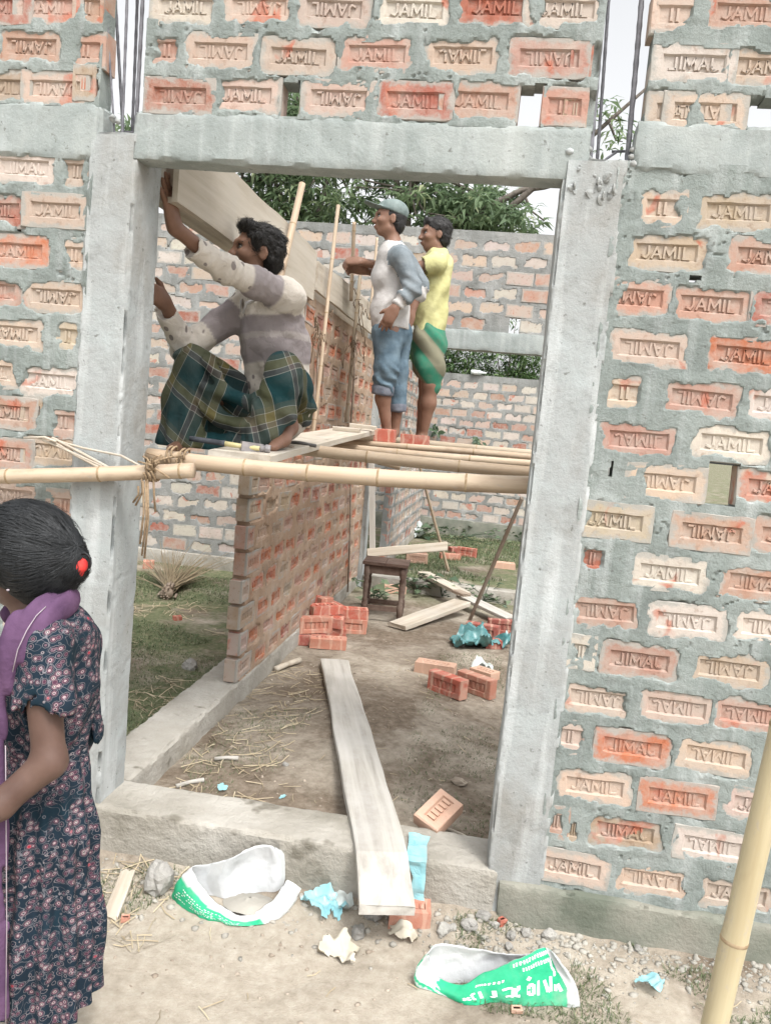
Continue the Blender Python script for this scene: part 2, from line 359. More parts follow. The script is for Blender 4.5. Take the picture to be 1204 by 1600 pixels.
def bar(parent, p0, p1, r=.006, ribs=True):
    P = np.linspace(p0, p1, 60 if ribs else 8); rr = np.full(len(P), r)
    if ribs: rr[::3] *= 1.16
    P = P+.003*np.stack([np.sin(np.linspace(0, 3, len(P))), 0*rr, 0*rr], -1)
    return MB().tube(P, rr, 7).put('rebar', M['steel'], parent, True)
def pt(px, py, Y): return at(px, py, 'Y', Y)
def px_line(a, b, Y, top=3.35):
    A, B = pt(*a, Y), pt(*b, Y); t = (top-B[2])/(A[2]-B[2]); return B, B+(A-B)*t
for a, b, Y, r in [((172, 60), (188, 250), .03, .0035), ((198, 0), (190, 250), .05, .0045), ((222, 0), (210, 250), .04, .006), ((182, 0), (200, 245), .15, .005), ((214, 0), (206, 240), .16, .005)]:
    B, T = px_line(a, b, Y); bar(col_l, B-[0, 0, .1], T, r)
for a, b, Y, r in [((941, 0), (922, 250), .035, .0085), ((1001, 0), (982, 235), .05, .0075), ((950, 0), (936, 232), .15, .005)]:
    B, T = px_line(a, b, Y); bar(col_r, B-[0, 0, .12], T, r)
for pr, a, b, Y in [(col_r, (905, 262), (998, 268), .02), (col_r, (932, 262), (962, 238), .1), (col_r, (955, 237), (1000, 240), .14), (col_l, (180, 226), (216, 231), .02), (col_l, (182, 208), (216, 208), .12)]:
    MB().tube([pt(*a, Y), (pt(*a, Y)+pt(*b, Y))/2+[0, 0, .004], pt(*b, Y)], .004, 6).put('stirrup', M['steel'], pr, True)
# broken concrete left round the bars of the right column
def rock(c, r, seed, sq=(1, 1, .8), sub=2):
    bm = bmesh.new(); bmesh.ops.create_icosphere(bm, subdivisions=sub, radius=1)
    V = np.array([v.co[:] for v in bm.verts]); F = [tuple(v.index for v in f.verts) for f in bm.faces]; bm.free()
    k = 1+.45*fbm(V*1.1+seed*7.7, 2)+.20*fbm(V*3+seed, 2); q_ = fbm(V*.9+seed*3.1, 1); k = k*(1-.25*np.clip(q_-.1, 0, 1))
    V = V*k[:, None]*np.array(sq)*r
    return V @ rotz(seed*2.1).T + np.array(c), F
mb = MB()
for k in range(26):
    p = pt(random.uniform(880, 930), random.uniform(222, 285), random.uniform(-.005, .03)) if k < 18 else pt(random.uniform(985, 1010), random.uniform(205, 275), random.uniform(0, .04))
    mb.add(*rock(p, random.uniform(.008, .02), k+.3, sub=1))
mb.put('broken_concrete', M['concrete'], col_r, True)
mb = MB()
for k in range(12):
    mb.add(*rock(pt(random.uniform(168, 186), random.uniform(180, 232), random.uniform(0, .05)), random.uniform(.008, .02), k+80.3, sub=1))
mb.put('broken_concrete', M['concrete'], col_l, True)

# runs of cement grout down the columns
M['grout'] = mat('pale_grout_run', (.29, .31, .31), (.35, .38, .38), 14, bump=.5, bscale=60)
for k in range(16):
    p = pt(random.uniform(892, 965), random.uniform(262, 312), -.012); V_, F_ = rock(p, random.uniform(.007, .015), k+140.3, (1.3, .35, 1), 2); put('grout_lump', V_, F_, M['concrete'], col_r, False)
# ================================================================ bricks
def stroke_prism(mb, a, b, w, y0, y1):
    a = np.array(a, float); b = np.array(b, float); d = b-a; L = np.linalg.norm(d); d /= L; n = np.array([-d[1], d[0]])
    a = a-d*w*.35; b = b+d*w*.35
    q = [a+n*w/2, b+n*w/2, b-n*w/2, a-n*w/2]; t = [a+n*w*.30+d*w*.2, b+n*w*.30-d*w*.2, b-n*w*.30-d*w*.2, a-n*w*.30+d*w*.2]
    V = [(p[0], y0, p[1]) for p in q]+[(p[0], y1, p[1]) for p in t]
    mb.add(V, [(4, 5, 6, 7)]+[(i, (i+1) % 4, 4+(i+1) % 4, 4+i) for i in range(4)])
LET = {'J': ([(.62, 1, .62, .28), (.62, .28, .40, .02), (.40, .02, .06, .16)], .8),
       'A': ([(0, 0, .42, 1), (.42, 1, .84, 0), (.2, .34, .64, .34)], .98),
       'M': ([(0, 0, .06, 1), (.06, 1, .5, .25), (.5, .25, .94, 1), (.94, 1, 1, 0)], 1.16),
       'I': ([(.06, 0, .06, 1)], .3), 'L': ([(.06, 1, .06, 0), (.06, 0, .6, 0)], .7)}
def brick_mesh(name, text, seed, w=.24, h=.115, dep=.068, worn=0.):
    r = np.random.default_rng(seed); mb = MB()
    nx_, nz_ = 7, 4; out = []
    for i in range(nx_): out.append((-w/2+w*i/(nx_-1), -h/2))
    for i in range(1, nz_): out.append((w/2, -h/2+h*i/(nz_-1)))
    for i in range(nx_-2, -1, -1): out.append((-w/2+w*i/(nx_-1), h/2))
    for i in range(nz_-2, 0, -1): out.append((-w/2, -h/2+h*i/(nz_-1)))
    out = np.array(out); n = len(out); j = r.normal(0, .0016, (n, 2)); cor = [0, nx_-1, nx_+nz_-2, 2*nx_+nz_-3]
    fr = out*[.985, .97]+j
    for c in cor: fr[c] *= .97
    fw_, fh = w*.73, .050
    fro = np.clip(out/[w/2, h/2], -1, 1)*[fw_/2, fh/2]+r.normal(0, .0008, (n, 2)); fri = np.clip(out/[w/2, h/2], -1, 1)*[fw_/2-.006, fh/2-.005]
    V = [(p[0], .004, p[1]) for p in out]+[(p[0], r.normal(0, .0007), p[1]) for p in fr]+[(p[0], .0005, p[1]) for p in fro]+[(p[0], .0085, p[1]) for p in fri]+[(p[0], dep, p[1]) for p in out]
    F = []
    for A in range(3):
        for i in range(n): k = (i+1) % n; F.append((A*n+i, A*n+k, (A+1)*n+k, (A+1)*n+i))
    F.append(tuple(3*n+i for i in range(n)))
    for i in range(n): k = (i+1) % n; F.append((4*n+i, 4*n+k, k, i))
    F.append(tuple(4*n+i for i in range(n-1, -1, -1)))
    mb.add(V, F)
    H = .036; adv = sum(LET[c][1] for c in text)*H*.86+.004*(len(text)-1); x = -adv/2
    for c in text:
        for (x0, z0, x1, z1) in LET[c][0]:
            s = H*.86; dz = r.normal(0, .0006)
            stroke_prism(mb, (x+x0*s, (z0-.5)*H*.9+dz), (x+x1*s, (z1-.5)*H*.9+dz), .0088, .0084, .0018+worn*(.0015+r.uniform(0, .0028)))
        x += LET[c][1]*H*.86+.004
    me = mesh(name, mb.V, mb.F, M['brick']); return me
BR = [brick_mesh('stamped_brick_face', 'JAMIL', s) for s in (1, 2, 3)]+[brick_mesh('worn_brick_face', 'JAMIL', s, worn=1.) for s in (7, 8, 9)]
BRH = [brick_mesh('stamped_half_brick_face', 'II', s, w=.11) for s in (5, 6)]
def plain_brick(name, seed, w=.24, h=.115, dep=.068, frog=True):
    r = np.random.default_rng(seed); mb = MB()
    def ring(sx, sz, y, jj): return [(sx*a+r.normal(0, jj), y+r.normal(0, jj), sz*b) for a, b in ((-1, -1), (1, -1), (1, 1), (-1, 1))]
    V = ring(w/2, h/2, dep, 0)+ring(w/2, h/2, .004, .001)+ring(w*.485, h*.47, 0, .001); F = [(3, 2, 1, 0)]
    if frog: V += ring(w*.36, .025, .001, .0005)+ring(w*.34, .020, .009, .0005)
    for A in range(len(V)//4-1):
        for i in range(4): k = (i+1) % 4; F.append((A*4+i, A*4+k, A*4+4+k, A*4+4+i))
    b = len(V)-4; F.append((b, b+1, b+2, b+3)); mb.add(V, F)
    if frog:
        for x in (-.06, -.03, 0, .03, .055): mb.box((x, .005, 0), (.01, .006, .03))
    return mesh(name, mb.V, mb.F, M['brick'])
BRP = [plain_brick('frogged_brick_face', s) for s in (11, 12, 13)]
BRB = [plain_brick('plain_brick_face', s, frog=False) for s in (14, 15, 16)]
BCOL = {'O': (.40, .15, .08), 'R': (.31, .12, .085), 'M': (.37, .225, .172), 'P': (.43, .33, .27), 'W': (.48, .43, .38), 'Y': (.40, .33, .24), 'T': (.34, .265, .19)}
def jit(c, s=.10):
    k = 1+random.uniform(-s, s); return tuple(min(.75, v*k*(1+random.uniform(-.04, .04))) for v in BCOL[c])+(1.0,)

def brick_wall(wall, O, U, Nn, region, bricks, step, mm, holes=(), thick=.075, seed=0., joint=.0012, hole_jag=.008, name='mortar', edge_l=None, edge_r=None, pad=(0., 0.)):
    """bricks: dicts u,v (visible centre), w,h (visible), c (brick centre offset), mesh, var, col, cov, rot, n"""
    O = np.array(O, float); U = np.array(U, float); Nn = np.array(Nn, float); Z = np.array([0, 0, 1.0])
    u0, u1, v0, v1 = region
    us = np.linspace(u0, u1, int(round((u1-u0)/step))+1); vs = np.linspace(v0, v1, int(round((v1-v0)/step))+1)
    A, B = np.meshgrid(us, vs, indexing='ij'); P = np.stack([A, B, 0*A+seed], -1)
    wp = P+.02*np.stack([fbm(P*9+7, 2), fbm(P*9+31, 2), 0*A], -1)
    h = joint+.0032*fbm(P*11, 4)+.002*np.abs(fbm(P*[4, 24, 1], 3))+.0016*sstep(-.012, .012, fbm(wp*[5, 9, 1]+2, 3)-.08)+.0016*sstep(-.01, .01, fbm(wp*[9, 6, 1]+19, 3)-.15)
    crack = np.abs(fbm(wp*[6, 8, 1]+51, 3)); h = h-.009*np.clip(1-crack/.016, 0, 1)*(fbm(P*3+77, 2) > .12)
    if edge_l is not None: h = h+.016*np.clip(1-(A-edge_l)/(.028+.03*fbm(P*[9, 9, 1]+3, 3)), 0, 1)*(fbm(P*[7, 13, 1]+13, 3)+.25)
    if edge_r is not None: h = h+.016*np.clip(1-(edge_r-A)/(.028+.03*fbm(P*[9, 9, 1]+3, 3)), 0, 1)*(fbm(P*[7, 13, 1]+13, 3)+.25)
    n1 = fbm(wp*[13, 17, 1], 3); n2 = fbm(wp*46+3, 3)
    for b in bricks:
        hw, hh = b['w']/2, b['h']/2; ca, sa = math.cos(b['rot']), math.sin(b['rot'])
        i0, i1 = np.searchsorted(us, [b['u']-hw-.03, b['u']+hw+.03]); j0, j1 = np.searchsorted(vs, [b['v']-hh-.03, b['v']+hh+.03])
        if i1 <= i0 or j1 <= j0: continue
        sl = (slice(i0, i1), slice(j0, j1)); x = A[sl]-b['u']; y = B[sl]-b['v']
        xr = x*ca+y*sa; yr = -x*sa+y*ca
        q = np.stack([np.abs(xr)-hw, np.abs(yr)-hh]); d = np.maximum(q[0], q[1])
        d = np.where((q[0] > -.02) & (q[1] > -.02), np.hypot(np.maximum(q[0]+.02, 0), np.maximum(q[1]+.02, 0))-.02, d)
        m = b['cov']+b.get('amp', .014)*n1[sl]+.011*n2[sl]
        hb = np.clip(1.9*(d+m)+b['n'], -.02, .05)
        h[sl] = np.minimum(h[sl], hb)
    keep = np.ones((len(us)-1, len(vs)-1), bool)
    cu = (A[:-1, :-1]+A[1:, 1:])/2; cv = (B[:-1, :-1]+B[1:, 1:])/2
    jn = hole_jag*fbm(np.stack([cu*30, cv*30, 0*cu+seed], -1), 3)
    for (a, b_, c, d_) in holes: keep &= ~((cu+jn > a) & (cu+jn < b_) & (cv-jn > c) & (cv-jn < d_))
    Vf = (O+A[..., None]*U+B[..., None]*Z+h[..., None]*Nn).reshape(-1, 3)
    Vb = (O+A[..., None]*U+B[..., None]*Z-thick*Nn).reshape(-1, 3)
    i = np.arange(A.size).reshape(A.shape); nv = A.size
    q = np.stack([i[:-1, :-1], i[1:, :-1], i[1:, 1:], i[:-1, 1:]], -1)[keep]
    if np.dot(np.cross(U, Z), Nn) < 0: q = q[:, ::-1]
    e = np.concatenate([q[:, [0, 1]], q[:, [1, 2]], q[:, [2, 3]], q[:, [3, 0]]])
    ks = np.sort(e, 1); key = ks[:, 0].astype(np.int64)*nv+ks[:, 1]; uq, inv, cnt = np.unique(key, return_inverse=True, return_counts=True)
    be = e[cnt[inv.reshape(-1)] == 1]
    side = np.stack([be[:, 1], be[:, 0], be[:, 0]+nv, be[:, 1]+nv], -1)
    V = np.concatenate([Vf, Vb]); F = np.concatenate([q, q[:, ::-1]+nv, side])
    used = np.zeros(len(V), bool); used[F.ravel()] = True; re = np.cumsum(used)-1
    mo = put(name, V[used], re[F], mm, wall, True); mo.data.set_sharp_from_angle(angle=math.radians(30))
    L = np.array(wloc(wall)); yv = -Nn
    for b in bricks:
        lo_, hi_ = u0-pad[0], u1+pad[1]
        for (a, b_, c, d_) in holes:
            if c-.05 < b['v'] < d_+.05 and b_-a > .06:
                if (a+b_)/2 > b['u']: hi_ = min(hi_, a+.004)
                else: lo_ = max(lo_, b_-.004)
        wl = .24*b.get('ex', 1.0) if b['mesh'] not in BRH else .11
        if hi_-lo_ < wl: b['ex'] = b.get('ex', 1.0)*(hi_-lo_)/wl; b['du'] = (lo_+hi_)/2-b['u']
        else: b['du'] = min(max(b.get('du', 0), lo_+wl/2-b['u']), hi_-wl/2-b['u'])
        o = bpy.data.objects.new('brick', b['mesh']); COL.objects.link(o); o.parent = wall
        p = O+U*(b['u']+b.get('du', 0))+Z*b['v']+Nn*b['n']-L
        ca, sa = math.cos(b['rot']), math.sin(b['rot']); sx = b.get('sx', 1.0); sz = b.get('sz', 1.0); ex = b.get('ex', 1.0)
        X = (U*ca+Z*sa)*sx*ex; Zc = (Z*ca-U*sa)*sz
        o.matrix_local = Matrix(((X[0], yv[0], Zc[0], p[0]), (X[1], yv[1], Zc[1], p[1]), (X[2], yv[2], Zc[2], p[2]), (0, 0, 0, 1)))
        o.color = b['col']
VAR = {'N': (1, 1), 'R': (-1, -1), 'X': (-1, 1), 'V': (1, -1)}
def B_(u, v, var='N', col='P', w=.226, h=.106, du=0., cov=.010, amp=.022, rot=0., half=False, n=None):
    sx, sz = VAR[var]
    me = random.choice(BRH) if half else random.choice(BR)
    return dict(u=u, v=v, w=w, h=h, du=du, mesh=me, sx=sx, sz=sz, col=jit(col), cov=cov, amp=amp, rot=rot+random.gauss(0, .012), n=random.gauss(0, .0022) if n is None else n)
def PB(px, py, var='N', col='P', **k):
    p = pt(px, py, 0.)
    if k.get('w', 1) <= .12: k['half'] = True; k['du'] = 0.
    b = B_(p[0], p[2], var, col, **k)
    if k.get('half'): b['ex'] = (b['w']+.03)/.11
    if k.get('half'): return b
    if .2 < b['u'] < .5 and py > 240: b['du'] = min(max(b['du'], .222-b['u']), .12-b['w']/2)
    if -1.6 < b['u'] < -1.3 and py > 240: b['du'] = max(min(b['du'], -1.382-b['u']), -.12+b['w']/2)
    return b
def autofill(bl, region, v0, pitch, uo, dx=.262, cols='PPMWRYPO', mk=B_, skip=0., **k):
    u0, u1, a0, a1 = region; out = []; r = 0; v = v0
    while v+.05 < a1:
        if v-.05 > a0:
            u = uo+(r % 2)*dx/2+random.uniform(-.02, .02)
            while u > u0+dx: u -= dx
            while u-.02 < u1:
                lo, hi = max(u-.114, u0+.008), min(u+.114, u1-.008)
                if hi-lo > .05 and random.random() >= skip:
                    c = (lo+hi)/2
                    if not any(abs(c-b['u']) < (hi-lo)/2+b['w']/2-.02 and abs(v-b['v']) < .075 for b in bl):
                        out.append(mk(c, v+random.gauss(0, .003), random.choice('NNRXV'), random.choice(cols), w=hi-lo, du=u-c, **k))
                u += dx+random.uniform(-.012, .012)
        v += pitch; r += 1
    return out

# ---- front wall, right panel
RP = [PB(1036, 325, 'N', 'P', w=.11, du=-.05, cov=.006), PB(1152, 331, 'N', 'T', cov=.008), PB(1041, 394, 'N', 'Y', cov=.006), PB(1200, 402, 'N', 'M'),
 PB(1009, 466, 'R', 'M', w=.15, du=-.04), PB(1111, 476, 'N', 'M'), PB(1237, 482, 'R', 'R'),
 PB(1013, 545, 'R', 'P', w=.22, cov=.006), PB(1165, 556, 'N', 'O'), PB(977, 614, 'V', 'Y', w=.105, du=-.06, cov=.006), PB(1095, 624, 'R', 'M', cov=.005), PB(1225, 634, 'N', 'W'),
 PB(997, 688, 'V', 'M', w=.235), PB(1142, 694, 'N', 'W', cov=.008), PB(1058, 756, 'R', 'P', w=.20, du=.015), PB(1192, 762, 'N', 'P'),
 PB(967, 815, 'N', 'Y', w=.20, du=-.02), PB(1110, 833, 'R', 'M', cov=.001), PB(1238, 840, 'N', 'M'),
 PB(926, 873, 'N', 'R', w=.06, h=.06, du=-.08), PB(1045, 897, 'N', 'W', cov=.006), PB(1186, 913, 'X', 'M'),
 PB(949, 957, 'R', 'M', w=.20, du=-.01), PB(1072, 972, 'R', 'W', cov=.0), PB(1206, 983, 'R', 'W'),
 PB(908, 1019, 'N', 'W', w=.06, h=.07, du=-.08), PB(998, 1033, 'X', 'M', w=.236, cov=.0), PB(1138, 1047, 'R', 'Y'),
 PB(934, 1094, 'R', 'P', w=.20), PB(1056, 1107, 'V', 'P'), PB(1172, 1119, 'V', 'M'),
 PB(892, 1152, 'N', 'P', w=.07, h=.08, du=-.08), PB(987, 1169, 'X', 'O', cov=-.004, amp=.006), PB(1117, 1183, 'V', 'P', cov=.001),
 PB(928, 1230, 'N', 'P', cov=.004), PB(1057, 1247, 'N', 'O', cov=-.003, amp=.007), PB(1192, 1262, 'N', 'P'),
 PB(869, 1284, 'N', 'M', w=.05, h=.07, du=-.09), PB(896, 1296, 'N', 'T', w=.03, h=.08, du=.05), PB(976, 1302, 'X', 'T', w=.235), PB(1112, 1323, 'V', 'W', cov=.005),
 PB(893, 1356, 'N', 'P', w=.22, cov=.006), PB(1017, 1376, 'R', 'P'), PB(1149, 1399, 'N', 'P')]
rg = (.235, 2.25, .165, 2.40)
hb_ = pt(1125, 756, 0.)
RP += autofill(RP+[dict(u=hb_[0], v=hb_[2], w=.12, h=.13)], (1.0, 2.25, .2, 2.38), .2423, .137, 1.02)
wall_r = thing('brick_wall', 'right brick panel of the front wall, stamped bricks set in grey mortar', 'brick wall', (1.2, 0, .165))
def hole(px0, px1, py0, py1):
    a = pt(px0, (py0+py1)/2, 0.); b = pt(px1, (py0+py1)/2, 0.); c = pt((px0+px1)/2, py1, 0.); d = pt((px0+px1)/2, py0, 0.)
    return (a[0], b[0], c[2], d[2])
brick_wall(wall_r, (0, 0, 0), (1, 0, 0), (0, -1, 0), rg, RP, .0068, M['mortar'], [hole(1102, 1152, 722, 792), hole(1076, 1098, 432, 441), hole(951, 957, 722, 745)], seed=1., edge_l=.238, pad=(.12, 0))
# ---- left panel
LP = [PB(36, 261, 'X', 'W', cov=.006), PB(116, 267, 'R', 'P', w=.07, du=.07), PB(-10, 328, 'N', 'R', w=.2), PB(87, 329, 'N', 'P', cov=.007, w=.2), PB(27, 392, 'N', 'O', cov=-.002, amp=.007),
 PB(116, 398, 'N', 'P', w=.09, du=-.06), PB(-16, 454, 'N', 'M'), PB(86, 464, 'R', 'P', w=.2, cov=.004), PB(20, 521, 'V', 'P'), PB(106, 526, 'N', 'Y', w=.075, du=-.08),
 PB(-20, 580, 'N', 'P'), PB(77, 596, 'N', 'W', w=.2), PB(7, 644, 'N', 'M', cov=.002), PB(49, 645, 'N', 'T', w=.05, du=-.02, cov=-.002), PB(100, 660, 'N', 'M', w=.10, du=-.07),
 PB(2, 709, 'N', 'M'), PB(83, 706, 'V', 'Y', w=.2), PB(12, 775, 'N', 'P', w=.22), PB(100, 790, 'N', 'M', w=.1, du=.06)]
LP += autofill(LP, (-3.1, -1.392, .2, 2.3), .2423+.03, .137, -1.52)
wall_l = thing('brick_wall', 'left brick panel of the front wall, behind the girl', 'brick wall', (-2.2, 0, .165))
brick_wall(wall_l, (0, 0, 0), (1, 0, 0), (0, -1, 0), (-3.15, -1.385, .185, 2.345), LP, .0075, M['mortar'], [hole(26, 42, 350, 362)], seed=2., edge_r=-1.386, pad=(0, .12))
# ---- panels above the lintel
def toprow(l): return l
TL = [PB(-4, 135, 'N', 'T', w=.2), PB(85, 138, 'R', 'P', cov=.004), PB(143, 130, 'N', 'T', w=.05, du=.0, cov=-.002), PB(47, 72, 'R', 'M', w=.22), PB(140, 78, 'N', 'M', w=.1, du=.02), PB(-2, 10, 'N', 'R'), PB(75, 10, 'N', 'P'), PB(146, 12, 'N', 'M', w=.08)]
TM = [PB(278, 150, 'R', 'R', cov=0), PB(391, 148, 'N', 'P', w=.21), PB(525, 154, 'R', 'P'), PB(648, 157, 'N', 'R', cov=-.001), PB(767, 157, 'N', 'M'), PB(881, 167, 'N', 'M', w=.105, half=True, cov=-.002), PB(921, 170, 'N', 'T', w=.04, half=True, cov=-.004),
 PB(258, 77, 'R', 'M', w=.10, du=-.02), PB(344, 80, 'R', 'P'), PB(465, 88, 'N', 'P', cov=0), PB(588, 84, 'N', 'M'), PB(722, 86, 'V', 'P'), PB(857, 90, 'R', 'M', w=.235, cov=0), PB(930, 92, 'N', 'R', w=.035, half=True, cov=-.004),
 PB(282, 10, 'N', 'W'), PB(403, 10, 'R', 'P'), PB(520, 13, 'R', 'P', cov=0), PB(646, 15, 'N', 'W'), PB(775, 10, 'N', 'R'), PB(896, 14, 'N', 'W', w=.18)]
TR = [PB(1041, 173, 'N', 'P', w=.14, du=.04, cov=0), PB(1135, 176, 'R', 'P', w=.17, du=.02), PB(1075, 99, 'X', 'W', w=.235), PB(1200, 104, 'N', 'P'), PB(1052, 22, 'N', 'P', w=.11, du=.05), PB(1168, 20, 'N', 'M')]
for nm, bl, rgn, holes, sd in [('left', TL, (-3.15, -1.381, 2.488, 3.3), [hole(15, 42, 108, 152)], 3.), ('mid', TM, (-1.236, .152, 2.476, 3.3), [hole(437, 470, 128, 184), hole(808, 850, 132, 203)], 4.), ('right', TR, (.292, 2.25, 2.50, 3.3), [hole(1166, 1230, 152, 216)], 5.)]:
    hx = [dict(u=(a+b)/2, v=(c+d)/2, w=b-a, h=d-c) for a, b, c, d in holes]
    auto = autofill(bl+hx, (rgn[0]+.005, rgn[1]-.005, rgn[2]+.02, rgn[3]), bl[0]['v'], .137, bl[0]['u']+.02)
    lab = dict(left='short brick panel at the top left, left of the thin steel bars', mid='brick panel above the doorway lintel, between the two gaps with steel bars', right='brick panel at the top right, right of the thick steel bars')[nm]
    w = thing('brick_wall', lab, 'brick wall', ((rgn[0]+rgn[1])/2, 0, rgn[2]))
    brick_wall(w, (0, 0, 0), (1, 0, 0), (0, -1, 0), rgn, bl+auto, .0072, M['mortar'], holes, seed=sd)

# ---- partition wall, seen along its face
def PLB(frog=True):
    def f(u, v, var='N', col='P', w=.228, h=.107, du=0., cov=.006, amp=.014, rot=0.):
        sx, sz = VAR[var]
        return dict(u=u, v=v, w=w, h=h, du=du, mesh=random.choice(BRP if frog else BRB), sx=sx, sz=sz, col=jit(col), cov=cov, amp=amp, rot=rot+random.gauss(0, .015), n=random.gauss(0, .003))
    return f
wall_p = thing('brick_wall', 'dusty brick partition wall receding behind the scaffold, left of the passage', 'brick wall', (-1.26, 3.1, .198))
rgp = (1.412, 4.85, .195, 2.30)
PBs = []
for k in range(15):                 # raw brick ends at the near edge
    full = k % 2 == 0; v = .262+k*.138; wv = .235 if full else .115
    PBs.append(dict(u=1.405+random.choice([-.012, .0, .01, .028, .04])+wv/2, v=v, w=wv-.006, h=.11, du=(.12-wv/2 if not full else 0), mesh=random.choice(BRP), sx=1, sz=1, col=jit(random.choice('PMPTMR')), cov=-.004, amp=.012, rot=random.gauss(0, .01), n=random.gauss(.001, .003)))
    if not full: PBs[-1].update(du=0., ex=.5)
PBs += autofill(PBs, (1.42, 4.84, .2, 2.29), .262, .138, 1.53, cols='MOORMOTPOMO', mk=PLB(), cov=.016, amp=.034)
brick_wall(wall_p, (-1.232, 0, 0), (0, 1, 0), (1, 0, 0), (1.452, 4.85, .197, 2.30), PBs, .0125, M['mud_mortar'], seed=6., pad=(.08, 0.))
# ---- second partition, far room
wall_p2 = thing('brick_wall', 'second brick partition farther back, receding to the far wall', 'brick wall', (-1.17, 7.6, .2))
y2 = 5.95
P2 = [dict(u=y2+.05, v=.262+k*.138, w=.11, h=.112, mesh=random.choice(BRP), sx=1, sz=1, ex=.5, col=jit('R' if k % 3 else 'O'), cov=-.004, amp=.01, rot=0., n=.002) for k in range(15)]
P2 += autofill(P2, (y2, 9.45, .2, 2.3), .262, .138, y2+.2, cols='PPWMRWP', mk=PLB(), cov=.004, amp=.02)
brick_wall(wall_p2, (-1.13, 0, 0), (0, 1, 0), (1, 0, 0), (y2+.004, 9.46, .2, 2.32), P2, .022, M['far_mortar'], seed=7.)
# ---- rear cross wall (left room, and above the rear opening), far wall, passage right wall
wall_c = thing('brick_wall', 'rear brick wall of the grassy left room, pale bricks in grey mortar', 'brick wall', (-2.9, 4.95, .21))
CB = autofill([], (-4.5, -1.27, .22, 3.36), .285, .134, -2.0, cols='WPWPMPWRWWW', mk=PLB(False), cov=.019, amp=.05)
brick_wall(wall_c, (0, 4.915, 0), (1, 0, 0), (0, -1, 0), (-4.5, -1.262, .205, 3.36), CB, .0155, M['far_mortar'], seed=8.)
wall_u = thing('brick_wall', 'brick wall above the rear lintel, behind the standing men', 'brick wall', (-.4, 4.95, 2.5))
UB = autofill([dict(u=-.13, v=2.56, w=.10, h=.13)], (-1.25, .9, 2.5, 3.36), 2.565, .137, -.95, cols='PMPWPPMRPWTP', mk=PLB(False), cov=.017, amp=.045)
hu = at(803, 509, 'Y', 4.9); brick_wall(wall_u, (0, 4.912, 0), (1, 0, 0), (0, -1, 0), (-1.258, .9, 2.497, 3.37), UB, .0125, M['far_mortar'], [(hu[0]-.05, hu[0]+.05, 2.5, 2.64)], seed=9.)
wall_f = thing('brick_wall', 'low far brick wall seen under the rear lintel, with a bottle on top', 'brick wall', (-1, 9.55, .33))
FB = autofill([], (-3.4, 1.5, .33, 2.44), .395, .136, -.6, cols='WPMRWPMPWW', mk=PLB(False), cov=.014, amp=.045)
brick_wall(wall_f, (0, 9.52, 0), (1, 0, 0), (0, -1, 0), (-3.4, 1.5, .325, 2.455), FB, .022, M['far_mortar'], seed=10.)
# ================================================================ foliage, grass, rubble
def leaf_material(name, cols, trans=.25):
    m, nt, b = _new(name); at_ = N_(nt, 'Attribute', attribute_name='tone')
    c = ramp(nt, at_.outputs['Fac'], cols); L_(nt, c, b.inputs['Base Color']); b.inputs['Roughness'].default_value = .5
    b.inputs['Specular IOR Level'].default_value = .35
    tr = N_(nt, 'BsdfTranslucent'); L_(nt, c, tr.inputs['Color']); mx = N_(nt, 'MixShader'); mx.inputs[0].default_value = trans
    L_(nt, b.outputs[0], mx.inputs[1]); L_(nt, tr.outputs[0], mx.inputs[2])
    L_(nt, mx.outputs[0], nt.nodes['Material Output'].inputs['Surface']); return m
M['leaf'] = leaf_material('mango_leaf', [(0, (.095, .145, .085)), (.5, (.175, .245, .135)), (.85, (.27, .335, .19)), (1, (.40, .44, .26))], .5)
M['bushleaf'] = leaf_material('shrub_leaf', [(0, (.05, .095, .04)), (.5, (.11, .18, .07)), (1, (.21, .29, .115))], .35)
M['grass'] = leaf_material('short_grass', [(0, (.075, .105, .05)), (.45, (.12, .16, .075)), (.8, (.20, .215, .12)), (1, (.36, .32, .22))])
M['weed'] = leaf_material('broad_weed_leaf', [(0, (.05, .085, .05)), (.6, (.10, .15, .085)), (1, (.20, .24, .15))])
M['straw'] = leaf_material('dry_straw', [(0, (.25, .20, .13)), (.5, (.40, .33, .22)), (1, (.56, .48, .34))], .1)
M['bark'] = mat('grey_bark', (.07, .06, .05), (.16, .14, .12), 14, bump=.6, bscale=40)
def leaves(B, Dr, Nr, Ln, W, droop=.25):
    """arrays: base, direction, normal, length, width -> folded leaf blades"""
    Dr = Dr/np.linalg.norm(Dr, axis=1)[:, None]; S = np.cross(Dr, Nr); S /= np.linalg.norm(S, axis=1)[:, None]+1e-9; Nn = np.cross(S, Dr)
    L1 = Ln[:, None]; w = W[:, None]
    m1 = B+Dr*L1*.45+Nn*L1*.02; tip = B+Dr*L1-Nn*L1*droop-np.array([0, 0, 1])*L1*droop*.5
    l = m1+S*w/2+Nn*w*.18; r = m1-S*w/2+Nn*w*.18
    n = len(B); V = np.stack([B, l, m1, r, tip], 1).reshape(-1, 3); i = np.arange(n)[:, None]*5
    F = np.concatenate([i+[0, 2, 1], i+[0, 3, 2], i+[1, 2, 4], i+[2, 3, 4]], 0)
    return V, F
